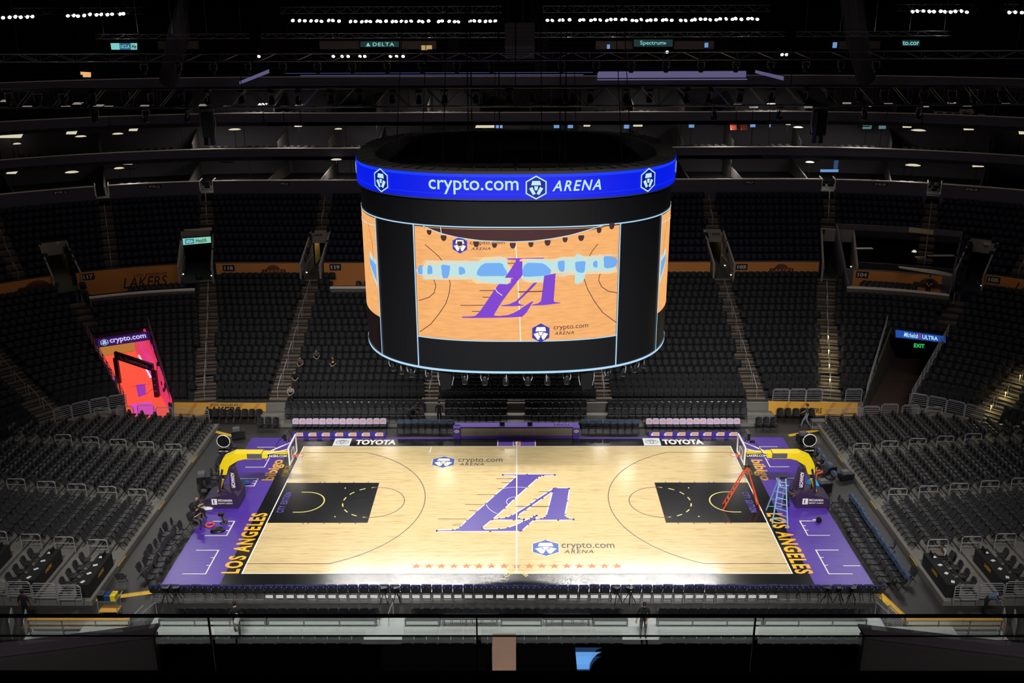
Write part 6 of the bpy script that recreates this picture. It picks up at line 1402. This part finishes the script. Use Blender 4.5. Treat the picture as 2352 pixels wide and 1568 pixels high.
trow(-tphi(20), -tphi(9.5), 24.9, 10, 5.1, 'black padded chair in the box under the 117 banner, %s from the left', 'chairs in the boxes of the middle wall')
trow(-13.8, -8.5, 24.9, 8, 5.1, 'black padded chair in the box under the 119 banner, %s from the left', 'chairs in the boxes of the middle wall')
trow(tphi(11.5), tphi(21.5), 24.5, 10, 5.3, 'black padded chair before the 104 banner, %s from the left', 'chairs in the boxes of the middle wall')
trow(tphi(11), tphi(21), 24.0, 9, 5.3, 'black padded chair at the rail before the 104 banner, %s from the left', 'chairs in the boxes of the middle wall')
trow(tphi(10), tphi(17), 27.6, 7, 4.85, 'black padded chair deep in the open box behind the 104 banner, %s from left', 'chairs in the boxes of the middle wall')
P = aty(2100, 577, 30.3); t = thing('suite_lamp', 'small warm lamp glowing inside the open box', 'lamp', (P.x, 30.3, 4.85)); m = MB(); m.lathe([(.22, P.z-4.85-.05), (.1, P.z-4.85+.1)], n=12); m.build('lamp_shade', E_warm, t); m = MB(); m.tube([(0, 0, 0), (0, 0, P.z-4.85)], .03, 5); m.build('stand', M_blk, t)
for k, (x0, y0, x1, y1) in enumerate(((1965, 560, 2005, 562), (2105, 580, 2125, 583), (2133, 574, 2192, 581), (2095, 600, 2112, 606))):
    a = aty(x0, y0, 29.8); b = aty(x1, y1, 29.8); m = MB(); m.box(((a.x+b.x)/2, 29.8, (a.z+b.z)/2-.35), (abs(b.x-a.x), .5, .04)); 
    t = thing('counter', f'pale topped counter inside the open box, {nth(k+1)} from the left', 'counter', (0, 0, 0), 0, 'counters in the open box'); m.build('counter_top', M_cap, t); m = MB(); m.box(((a.x+b.x)/2, 29.85, ((a.z+b.z)/2-.4+4.85)/2), (abs(b.x-a.x)*.9, .4, (a.z+b.z)/2-.4-4.85)); m.build('counter_body', M_blk, t)
m = MB(); m.extr([tuple(aty(x, y, 25.6)) for x, y in ((2067, 616), (2190, 636), (2193, 630), (2150, 622), (2066, 613))], (0, .3, 0)); tag(m.build('flag_cloth', M_cap), 'pale and violet cloth draped on the 104 ledge', 'cloth')
# ------------------------------------------------------------------ rails in the lower bowl aisles
def hrail(t):
    pass
def make_hrail():
    t = thing('handrail', '', 'handrail'); m = MB(); m.tube([(0, 0, 0), (0, 0, .9), (0, 1.55, 1.42), (0, 1.55, .52)], .022, 5); m.build('frame', M_steel, t); return t
HR = make_hrail()
for (a, b, hw), Rs, Zs, nm in [(LOW_AISLES[i], RL, ZL, ('by the corner', 'beside the middle block', 'next to the halfway line', 'above the tunnel', 'of the outer corner')[i]) for i in range(5)]+[(UP_AISLES[i], RU, ZU, ('left of centre', 'one out', 'outermost', 'over the inner passage')[i]) for i in range(4)]:
    for s in (-1, 1):
        A = Vector((s*a[0], a[1])); B = Vector((s*b[0], b[1])); d = (B-A).normalized(); L_ = (B-A).length; k = 0; q = .7 if Rs is RL else 1.0
        sd = 'left' if s < 0 else 'right'; dk = 'lower' if Rs is RL else 'upper'
        while q < L_-1.6:
            P = A+d*q; dx = abs(P.x)-XC; dy = P.y-YC; R = dy if dx < 0 else (dx if dy < 0 else math.hypot(dx, dy))
            i = int((R-Rs[0])/(Rs[1]-Rs[0])); 
            if 0 <= i < len(Rs)-2:
                k += 1; o = place(HR, P.x, P.y, Zs[i], math.atan2(-d.x, d.y), f'steel handrail, {nth(k)} up the {dk} {sd} aisle {nm}', 'aisle handrails')
            q += 2.05
# small yellow lamps that light the steps of two right hand aisles
ald = bpy.data.lights.new('step_glow', 'POINT'); ald.energy = 20; ald.color = (1, .88, .42); ald.shadow_soft_size = .06
for nm, (a, b, hw), qs in (('beside the dim tunnel', LOW_AISLES[0], (2.2, 4.0, 5.8, 7.6)), ('of the right outer corner', LOW_AISLES[4], (2.0, 4.0, 6.0))):
    A = Vector(a); B = Vector(b); d = (B-A).normalized()
    for k, q in enumerate(qs):
        P = A+d*q; dx = P.x-XC; dy = P.y-YC; R = dy if dx < 0 else math.hypot(dx, dy); i = max(0, min(17, int((R-RL[0])/.86)))
        t = thing('aisle_lamp', f'small yellow step lamp in the aisle {nm}, {nth(k+1)} from the floor', 'step lamp', (P.x, P.y, ZL[i]), 0, 'yellow aisle step lamps')
        m = MB(); m.tube([(0, 0, 0), (0, 0, .55)], .02, 5); m.build('post', M_steel, t); m = MB(); m.lathe([(.05, 0), (.06, .05), (.02, .08)], (0, 0, .55), 8); m.build('lamp_cap', M_gold, t)
        lo_ = bpy.data.objects.new('step_glow', ald); COL.objects.link(lo_); lo_.parent = t; lo_.location = (-d.x*.12, -d.y*.12, .5)
# ------------------------------------------------------------------ people
def person(lab, pose, loc, rz, skin, shirt, trousers, shoes=None, hair=None, sc=1., bare=(), sleeves=False, extra=None):
    """one continuous body grown from a posed skeleton; clothes follow it"""
    J = dict(pel=(0, 0, .95), spi=(0, 0, 1.14), che=(0, .0, 1.36), nec=(0, 0, 1.49), hd0=(0, .02, 1.58), hd1=(0, .03, 1.72), shL=(-.18, 0, 1.42), shR=(.18, 0, 1.42), elL=(-.25, -.03, 1.13), elR=(.25, -.03, 1.13), wrL=(-.26, .06, .89), wrR=(.26, .06, .89),
             hiL=(-.09, 0, .9), hiR=(.09, 0, .9), knL=(-.1, .02, .5), knR=(.1, .02, .5), anL=(-.1, -.02, .09), anR=(.1, -.02, .09), toL=(-.12, .17, .04), toR=(.12, .17, .04))
    J.update(pose); J = {k: Vector(v) for k, v in J.items()}
    E = [('pel', 'spi', 't'), ('spi', 'che', 's'), ('che', 'nec', 's'), ('nec', 'hd0', 'k'), ('hd0', 'hd1', 'k'), ('che', 'shL', 's'), ('che', 'shR', 's'), ('shL', 'elL', 's'), ('shR', 'elR', 's'), ('elL', 'wrL', 's' if sleeves else 'k'), ('elR', 'wrR', 's' if sleeves else 'k'),
         ('pel', 'hiL', 't'), ('pel', 'hiR', 't'), ('hiL', 'knL', 't'), ('hiR', 'knR', 't'), ('knL', 'anL', 't'), ('knR', 'anR', 't'), ('anL', 'toL', 'f'), ('anR', 'toR', 'f')]
    rad = dict(pel=(.15, .11), spi=(.14, .1), che=(.16, .11), nec=(.055, .055), hd0=(.075, .085), hd1=(.085, .095), shL=(.065, .065), shR=(.065, .065), elL=(.045, .045), elR=(.045, .045), wrL=(.03, .03), wrR=(.03, .03),
               hiL=(.1, .1), hiR=(.1, .1), knL=(.065, .065), knR=(.065, .065), anL=(.045, .045), anR=(.045, .045), toL=(.045, .03), toR=(.045, .03))
    for sd in 'LR':
        e, w_ = J['el'+sd], J['wr'+sd]; d = (w_-e).normalized(); sx_ = -1 if sd == 'L' else 1; a = d.cross(Vector((0, 0, 1))); a = a.normalized() if a.length > .1 else Vector((1, 0, 0)); pm = w_+d*.07; J['pm'+sd] = pm; rad['pm'+sd] = (.034, .02); E.append(('wr'+sd, 'pm'+sd, 'k'))
        for i in range(4):
            o_ = (i-1.5)*.021; ln = (.07, .08, .075, .058)[i]; k1, k2 = f'f{i}a{sd}', f'f{i}b{sd}'
            J[k1] = pm+d*ln*.55+a*o_; J[k2] = pm+d*ln+a*o_*1.1+Vector((0, .012, -.01)); rad[k1] = (.0095, .0095); rad[k2] = (.008, .008); E += [('pm'+sd, k1, 'k'), (k1, k2, 'k')]
        k1 = 'th'+sd; J[k1] = w_+d*.07+a*.055+Vector((0, .02, 0)); rad[k1] = (.01, .01); E.append(('wr'+sd, k1, 'k'))
    names = list(J); idx = {n: i for i, n in enumerate(names)}
    bm = bmesh.new(); sk = bm.verts.layers.skin.verify(); vs = [bm.verts.new(J[n]) for n in names]
    for n, v in zip(names, vs): v[sk].radius = rad[n]; v[sk].use_root = (n == 'pel')
    for a, b, _ in E: bm.edges.new((vs[idx[a]], vs[idx[b]]))
    me = bpy.data.meshes.new('tmp'); bm.to_mesh(me); bm.free(); ob = bpy.data.objects.new('tmp', me); COL.objects.link(ob)
    md = ob.modifiers.new('s', 'SKIN'); md.use_smooth_shade = True; md.branch_smoothing = .6; ss = ob.modifiers.new('u', 'SUBSURF'); ss.levels = 1
    bo = bpy.data.meshes.new_from_object(ob.evaluated_get(bpy.context.evaluated_depsgraph_get())); bpy.data.objects.remove(ob)
    t = thing('person', lab, 'person', loc, rz); t.scale = (sc,)*3
    bo.name = 'body'
    mats_ = [skin, shirt, trousers, shoes or M_blk]; bo.materials.clear()
    for m_ in mats_: bo.materials.append(m_)
    mi = {'k': 0, 's': 1, 't': 2, 'f': 3}
    segs = [(J[a], J[b], mi[k]) for a, b, k in E]
    for p in bo.polygons:
        c_ = p.center; best = 9; bk = 0
        for a, b, k in segs:
            ab = b-a; u = max(0, min(1, (c_-a).dot(ab)/max(ab.length_squared, 1e-9))); dd = (c_-(a+ab*u)).length
            if dd < best: best = dd; bk = k
        if (c_-J['nec']).length < .1 and c_.z < J['nec'].z+.02: bk = 1
        p.material_index = bk; p.use_smooth = True
    mkobj('body', bo, t)
    hd = (J['hd0']+J['hd1'])/2; up = (J['hd1']-J['hd0']).normalized(); Q = up.to_track_quat('Z', 'Y').to_matrix()
    fy = Vector((0, 1, 0)); 
    def hp(v): return hd+Q @ Vector(v)
    if hair is not False:
        m = MB(); n = 12; rg = ((.098, .0), (.104, .05), (.092, .1), (.06, .135), (.01, .15))
        for j, (r, z) in enumerate(rg):
            for k in range(n):
                an = 2*PI*k/n; fz = z
                if j == 0 and math.sin(an) > .2: fz = .055
                elif j == 0: fz = -.04
                m.v.append(tuple(hd+Vector((r*.88*math.cos(an), r*math.sin(an)*1.05-.005, fz))))
        for j in range(4):
            for k in range(n): l = (k+1) % n; m.f.append((j*n+k, j*n+l, (j+1)*n+l, (j+1)*n+k)); m.m.append(0)
        m.build('hair', hair or M_hair, t, smooth=True)
    fc = MB(); fc.box(tuple(hd+Vector((-.032, .093, .01))), (.022, .012, .01), 0, 0); fc.box(tuple(hd+Vector((.032, .093, .01))), (.022, .012, .01), 0, 0); fc.build('eyes', M_blk, t)
    fc = MB(); fc.extr([tuple(hd+Vector(v)) for v in ((-.012, .09, -.03), (.012, .09, -.03), (0, .09, .015))], (0, .025, 0)); fc.build('nose', skin, t)
    fc = MB(); fc.box(tuple(hd+Vector((0, .088, -.055))), (.045, .012, .01)); fc.build('mouth', mat('lips', (150, 80, 76), .6), t)
    for s in (-1, 1): fc = MB(); fc.box(tuple(hd+Vector((s*.088, 0, 0))), (.016, .035, .055)); fc.build('ear', skin, t)
    return t
def seated(lean=0., arms='lap'):
    p = dict(pel=(0, 0, .52), spi=(0, .02+lean*.4, .72), che=(0, .04+lean, .93), nec=(0, .07+lean*1.3, 1.07), hd0=(0, .11+lean*1.4, 1.16), hd1=(0, .13+lean*1.5, 1.3), shL=(-.18, .04+lean, 1.0), shR=(.18, .04+lean, 1.0),
             elL=(-.24, .1+lean, .74), elR=(.24, .1+lean, .74), wrL=(-.1, .34, .66), wrR=(.1, .34, .66), hiL=(-.1, .02, .5), hiR=(.1, .02, .5), knL=(-.13, .46, .5), knR=(.13, .46, .5), anL=(-.13, .45, .09), anR=(.13, .45, .09), toL=(-.15, .62, .04), toR=(.15, .62, .04))
    return p
walk = dict(knL=(-.1, .2, .52), anL=(-.1, .3, .1), toL=(-.11, .47, .07), knR=(.1, -.03, .5), anR=(.1, -.28, .13), toR=(.11, -.14, .04), elL=(-.25, -.12, 1.14), wrL=(-.25, -.05, .9), elR=(.25, .1, 1.14), wrR=(.24, .3, .98))
bend = dict(spi=(0, .1, 1.08), che=(0, .3, 1.2), nec=(0, .42, 1.24), hd0=(0, .5, 1.25), hd1=(0, .62, 1.28), shL=(-.18, .34, 1.22), shR=(.18, .34, 1.22), elL=(-.22, .45, .98), elR=(.22, .45, .98), wrL=(-.18, .62, .86), wrR=(.18, .62, .86))
kneel = dict(pel=(0, 0, .42), spi=(0, .1, .6), che=(0, .22, .78), nec=(0, .31, .88), hd0=(0, .38, .93), hd1=(0, .46, 1.05), shL=(-.18, .24, .84), shR=(.18, .24, .84), elL=(-.2, .4, .66), elR=(.2, .4, .66), wrL=(-.1, .6, .7), wrR=(.1, .6, .7),
             hiL=(-.1, 0, .4), hiR=(.1, 0, .4), knL=(-.14, .36, .42), knR=(.14, .3, .08), anL=(-.14, .32, .08), anR=(.14, -.12, .08), toL=(-.14, .48, .04), toR=(.14, -.25, .04))
M_greyt = mat('light grey shirt', (150, 146, 142), .8); M_darkt = mat('charcoal shirt', (40, 40, 46), .8); M_blackt = mat('black shirt', (14, 14, 17), .8); M_bluet = mat('dusty blue shirt', (70, 96, 128), .8); M_jean = mat('faded denim', (110, 126, 150), .8); M_plaid = mat('dull rose plaid shirt', (96, 80, 82), .8, noise=.4, nscale=20)
phone = lambda P: None
def ubowl(px, py):
    """first hit of the sight line with the lower bowl profile"""
    d = ray(px, py); d = d/d.length; tt = 50.
    while tt < 130:
        q = CV+d*tt; dx = abs(q.x)-XC; dy = q.y-YC; R = dy if dx < 0 else (dx if dy < 0 else math.hypot(dx, dy))
        if R >= RL[0]:
            i = min(17, int((R-RL[0])/.86))
            if q.z < ZL[i]+.35: return q.x, YC+RL[i]+.42, ZL[i]
        tt += .03
    return 0, 20, 3
for px, py, lab, mm, rr in ((668, 921, 'person in a light grey jacket sitting at the foot of the left seats, hands together', M_greyt, 0), (681, 872, 'person in black sitting sideways in the third row from the bottom, left', M_blackt, .3), (694, 842, 'person in a plaid shirt sitting cross-legged high in the left seats', M_plaid, -.2), (727, 828, 'person in a dull green shirt leaning forward in the left seats', mat('dull green shirt', (78, 76, 64), .8), .3), (767, 843, 'person in a black top with a yellow print, alone in the left seats', M_blackt, 0)):
    x, y, z = ubowl(px, py); o = person(lab, seated(.05), (x, y-.1, z), PI+rr, M_skin, mm, M_blk, sleeves=(mm == M_greyt))
    if 'yellow' in lab: m = MB(); m.box((0, .165, .86), (.16, .02, .14)); m.build('shirt_print', M_gold, o)
q = atz(940, 972, .22); person('person in black bending over by the chairs left of the scorer table', dict(bend), (q.x, q.y-.2, .22), -1.2, M_skind, M_blackt, M_blackt, hair=M_blk)
q = atz(1010, 972, .22); person('person in a black hooded top standing behind the scorer table, seen from behind', dict(), (q.x, q.y-.1, .22), 0, M_skin, M_blackt, M_blackt, sleeves=True, hair=M_blk)
q = atz(1850, 980, 0); person('standing person in a grey shirt and pale jeans by a trolley, far right floor', dict(walk), (q.x, q.y, GF), 1.2, M_skin, mat('dark grey shirt', (66, 62, 64), .8), M_jean)
q = atz(1845, 985, 0); 
t = thing('push_trolley', 'grey trolley pushed by the person at the far right', 'trolley', (q.x+.9, q.y-.15, GF)); m = MB(); m.box((0, 0, .75), (.9, .5, .08)); m.build('tray', M_grey, t); m = MB(); m.box((0, 0, .2), (.9, .5, .04)); m.build('lower_shelf', M_grey, t)
for x in (-.4, .4):
    for y in (-.2, .2): m = MB(); m.tube([(x, y, 0), (x, y, .75)], .02, 5); m.build('leg', M_steel, t)
person('balding seated person in a black tee, arms crossed, at the left baseline', {**seated(.0), 'wrL': (.08, .3, .8), 'wrR': (-.08, .32, .84)}, (-18.55, -1.7, GF), -PI/2-.4, M_skin, M_darkt, M_blackt, hair=False)
person('seated person in a black cap hunched over hands at the left baseline', {**seated(.12), 'wrL': (-.03, .42, .9), 'wrR': (.03, .42, .9)}, (-18.3, -2.75, GF), -PI/2-.5, M_skin, M_darkt, mat('grey trousers', (72, 72, 80), .8), hair=M_blk)
for k, (x, y, r) in enumerate(((-18.65, -1.66, -PI/2-.4), (-18.45, -2.72, -PI/2-.5))): place(FOLD, x, y, GF, r, f'black folding chair under the seated pair at the left baseline, {("farther", "nearer")[k]} one', 'chairs of the seated pair')
person('person in black kneeling at the foot of the right hoop', dict(kneel), (15.72, -.6, .03), -1.3, M_skind, M_blackt, M_blackt, hair=M_blk)
person('worker in a white tee and black vest sitting behind the right hoop', seated(.15), (19.0, 3.0, GF), 1.9, M_skin, M_blackt, mat('orange trousers', (196, 90, 50), .8))
place(FOLD, 19.1, 3.0, GF, 1.9, 'folding chair under the worker behind the right hoop', 'single chairs')
person('person walking away in a black and white vest on the near stand', {**walk, 'hd0': (0, .1, 1.56), 'hd1': (0, .14, 1.68)}, (-12.65, -14.1, .93), .3, M_skin, M_blackt, M_blackt)
m = MB(); m.box((0, 0, 0), (.22, .04, .5), 0, 0, 0, .25); o = m.build('towel', M_paper); o.location = (-12.5, -14.38, 2.05); tag(o, 'white cloth over the shoulder of the walking person on the near stand', 'cloth')
person('person in black standing on the right stairs of the near stand, head bowed', {'hd0': (0, .04, 1.57), 'hd1': (0, .08, 1.69), 'wrL': (-.12, .2, .95), 'wrR': (.3, .05, .88)}, (5.72, -14.15, .93), PI, M_skin, M_blackt, M_blackt, sc=1.05)
person('seated person in a grey tee at the draped table on the right riser', seated(.15), (rx(1)+.5, -7.35, rzz(1)), PI/2, M_skind, M_greyt, M_blackt)
place(FOLD, rx(1)+.58, -7.35, rzz(1), PI/2, 'folding chair under the grey shirted person on the right riser', 'single chairs')
person('person in a dusty blue shirt bending over the last table at the near right', dict(bend), (22.6, -11.2, .0), -1.9, M_skin, M_bluet, M_blackt, sleeves=True)
q = atz(63, 1425, 0); person('dark clothed person standing in the shade at the near left corner', dict(), (q.x, q.y, GF), 0, M_skind, M_blackt, M_blackt)
x, y, nx, ny = st(tphi(23.5), 24.4); person('person in black standing by the 104 banner, hands together', {'wrL': (-.05, .25, 1.0), 'wrR': (.05, .25, 1.0)}, (x, y, 5.3), PI-.4, M_skin, M_blackt, M_blackt)
# ------------------------------------------------------------------ near balcony in the foreground
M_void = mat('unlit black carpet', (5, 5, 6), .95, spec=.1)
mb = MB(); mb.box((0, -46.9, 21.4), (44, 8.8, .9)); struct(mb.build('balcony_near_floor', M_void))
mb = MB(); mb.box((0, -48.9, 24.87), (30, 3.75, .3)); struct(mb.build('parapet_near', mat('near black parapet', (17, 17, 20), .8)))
mb = MB(); mb.box((0, -47.02, 25.03), (30, .03, .02)); struct(mb.build('trim_parapet_edge', mat('dull metal edge', (120, 120, 122), .5)))
gl = mat('rail glass', (235, 240, 245), .02); pb = gl.node_tree.nodes['Principled BSDF']; pb.inputs['Transmission Weight'].default_value = 1; pb.inputs['IOR'].default_value = 1.01; pb.inputs['Alpha'].default_value = .12
yr = -47.06; zt_ = aty(1176, 1414, yr).z
t = thing('glass_railing', 'low glass railing with a black top rail right before the viewer', 'railing', (0, yr, 25.02))
m = MB(); m.tube([(-15, 0, zt_-25.02), (15, 0, zt_-25.02)], .008, 6); m.build('top_rail', M_wire, t)
m = MB(); m.tube([(-15, 0, aty(1176, 1460, yr).z-25.02), (15, 0, aty(1176, 1460, yr).z-25.02)], .004, 5); m.build('lower_rail', M_wire, t)
xs = [-2.42, -1.2, -.06, 1.12, 2.36]
for a, b in zip([-3.6]+xs, xs+[3.6]): m = MB(); m.box(((a+b)/2, 0, (zt_-25.02)/2), (b-a-.02, .006, zt_-25.03)); m.build('glass_pane', gl, t)
for x in xs[:2]+xs[2:]: m = MB(); m.box((x-.008, 0, (zt_-25.02)/2), (.006, .012, zt_-25.03)); m.build('post', M_wire, t)
def wallpx(name, top, h_, m_, zt, lab=None):
    mb = MB(); P = [atz(x, y, zt) for x, y in top]; mb.extr([tuple(P[0]), tuple(P[1]), tuple(P[1]-Vector((0, 0, h_))), tuple(P[0]-Vector((0, 0, h_)))], (0, .12, 0)); 
    c_ = [P[0]+Vector((0, 0, .02)), P[1]+Vector((0, 0, .02)), P[1]+Vector((0, .18, .02)), P[0]+Vector((0, .18, .02))]; mb.extr([tuple(v) for v in c_], (0, 0, .03), 1); return struct(mb.build(name, [m_, mat('slope cap', (104, 96, 108), .7)]))
M_slope = mat('dim grey slope wall', (84, 82, 84), .8)
wallpx('wall_near_left', [(-40, 1518), (352, 1468)], .42, M_slope, 22.32); wallpx('wall_near_right', [(1985, 1470), (2400, 1520)], .42, M_slope, 22.32)
P = atz(1158, 1472, 23.0); m = MB(); m.box((P.x, P.y, 22.42), (.19, .2, 1.16)); m.box((P.x-.005, P.y-.6, 22.3), (.2, 1.0, .9)); tag(m.build('pillar_stub', mat('beige paint', (196, 168, 150), .7)), 'pale beige stub wall standing on the dark near balcony', 'stub wall')
a = atz(1326, 1512, 22.0); b = atz(1390, 1475, 22.0); t = thing('tablet', 'bright blue lit screen lying on the dark near balcony', 'screen', (a.x, a.y, 21.845)); m = MB(); m.box(((b.x-a.x)/2, (b.y-a.y)/2, .02), (b.x-a.x+.02, b.y-a.y+.02, .03)); m.build('case', M_blk, t); m = MB(); m.box(((b.x-a.x)/2, (b.y-a.y)/2, .04), (b.x-a.x, b.y-a.y, .01)); m.build('screen_face', emi('tablet blue', (104, 164, 236), 1.), t)
P = atz(1398, 1520, 22.3); t = thing('round_chair', 'round black chair back hiding part of the blue screen', 'chair', (P.x, P.y, 21.85)); m = MB(); m.add([(.17*math.cos(a), e, .35+.2*math.sin(a)) for e in (-.03, .03) for a in np.linspace(0, 2*PI, 21)[:-1]], [tuple(range(20))[::-1], tuple(range(20, 40))]+[(i, (i+1) % 20, 20+(i+1) % 20, 20+i) for i in range(20)]); m.build('backrest', M_void, t); m = MB(); m.box((0, -.2, .2), (.34, .36, .06)); m.build('seat', M_void, t)
for x in (-.14, .14): m = MB(); m.tube([(x, -.05, 0), (x, -.02, .3)], .015, 5); m.build('leg', M_void, t)
t = thing('near_lamp', 'small lamp over the beige stub wall', 'lamp', (.6, -51.5, 31)); t.rotation_euler = (Vector((-.2, -43.2, 22.4))-Vector((.6, -51.5, 31))).to_track_quat('-Z', 'Y').to_euler(); m = MB(); m.lathe([(.05, .2), (.08, 0)], n=8); m.build('housing', M_blk, t); ld = bpy.data.lights.new('stub_lamp', 'SPOT'); ld.energy = 2200; ld.spot_size = .16; ld.color = (1, .88, .8); lo_ = bpy.data.objects.new('stub_lamp', ld); COL.objects.link(lo_); lo_.parent = t; lo_.location = (0, 0, -.05)  # unseen spot added behind the viewer to brighten the stub wall
# ------------------------------------------------------------------ unseen fill lights added to lift the seating and near walls
ld = bpy.data.lights.new('house_beam', 'SPOT'); ld.energy = FILL_W; ld.spot_size = math.radians(105); ld.spot_blend = 1; ld.shadow_soft_size = .6; ld.color = (1, .93, .86)  # house_beam is the added fill
ld2 = ld.copy(); ld2.energy = 6000; ld2.spot_size = math.radians(60)
k = 0
for x, y, tx, ty in ((-30, -2, -42, 8), (-26, 10, -36, 26), (-12, 12, -15, 34), (12, 12, 15, 34), (26, 10, 36, 26), (30, -2, 42, 8), (0, 12, 0, 36), (-10, -60, -12, -43), (10, -60, 12, -43)):
    k += 1; t = thing('house_light', f'dim roof light over the seating, {nth(k)} round from the left', 'house light', (x, y, 37), 0, 'house lights'); d = Vector((tx-x, ty-y, -30 if y > -50 else -14.3)); t.rotation_euler = d.to_track_quat('-Z', 'Y').to_euler()  # house_light is an added fill light
    m = MB(); m.lathe([(.1, .4), (.35, .1), (.4, -.1)], n=12); m.tube([(0, 0, .4), (0, 0, 1.2)], .03, 5); m.build('housing', M_blk, t); lo_ = bpy.data.objects.new('house_beam', ld if y > -50 else ld2); COL.objects.link(lo_); lo_.parent = t; lo_.location = (0, 0, -.6)  # housing and beam of the added fill light
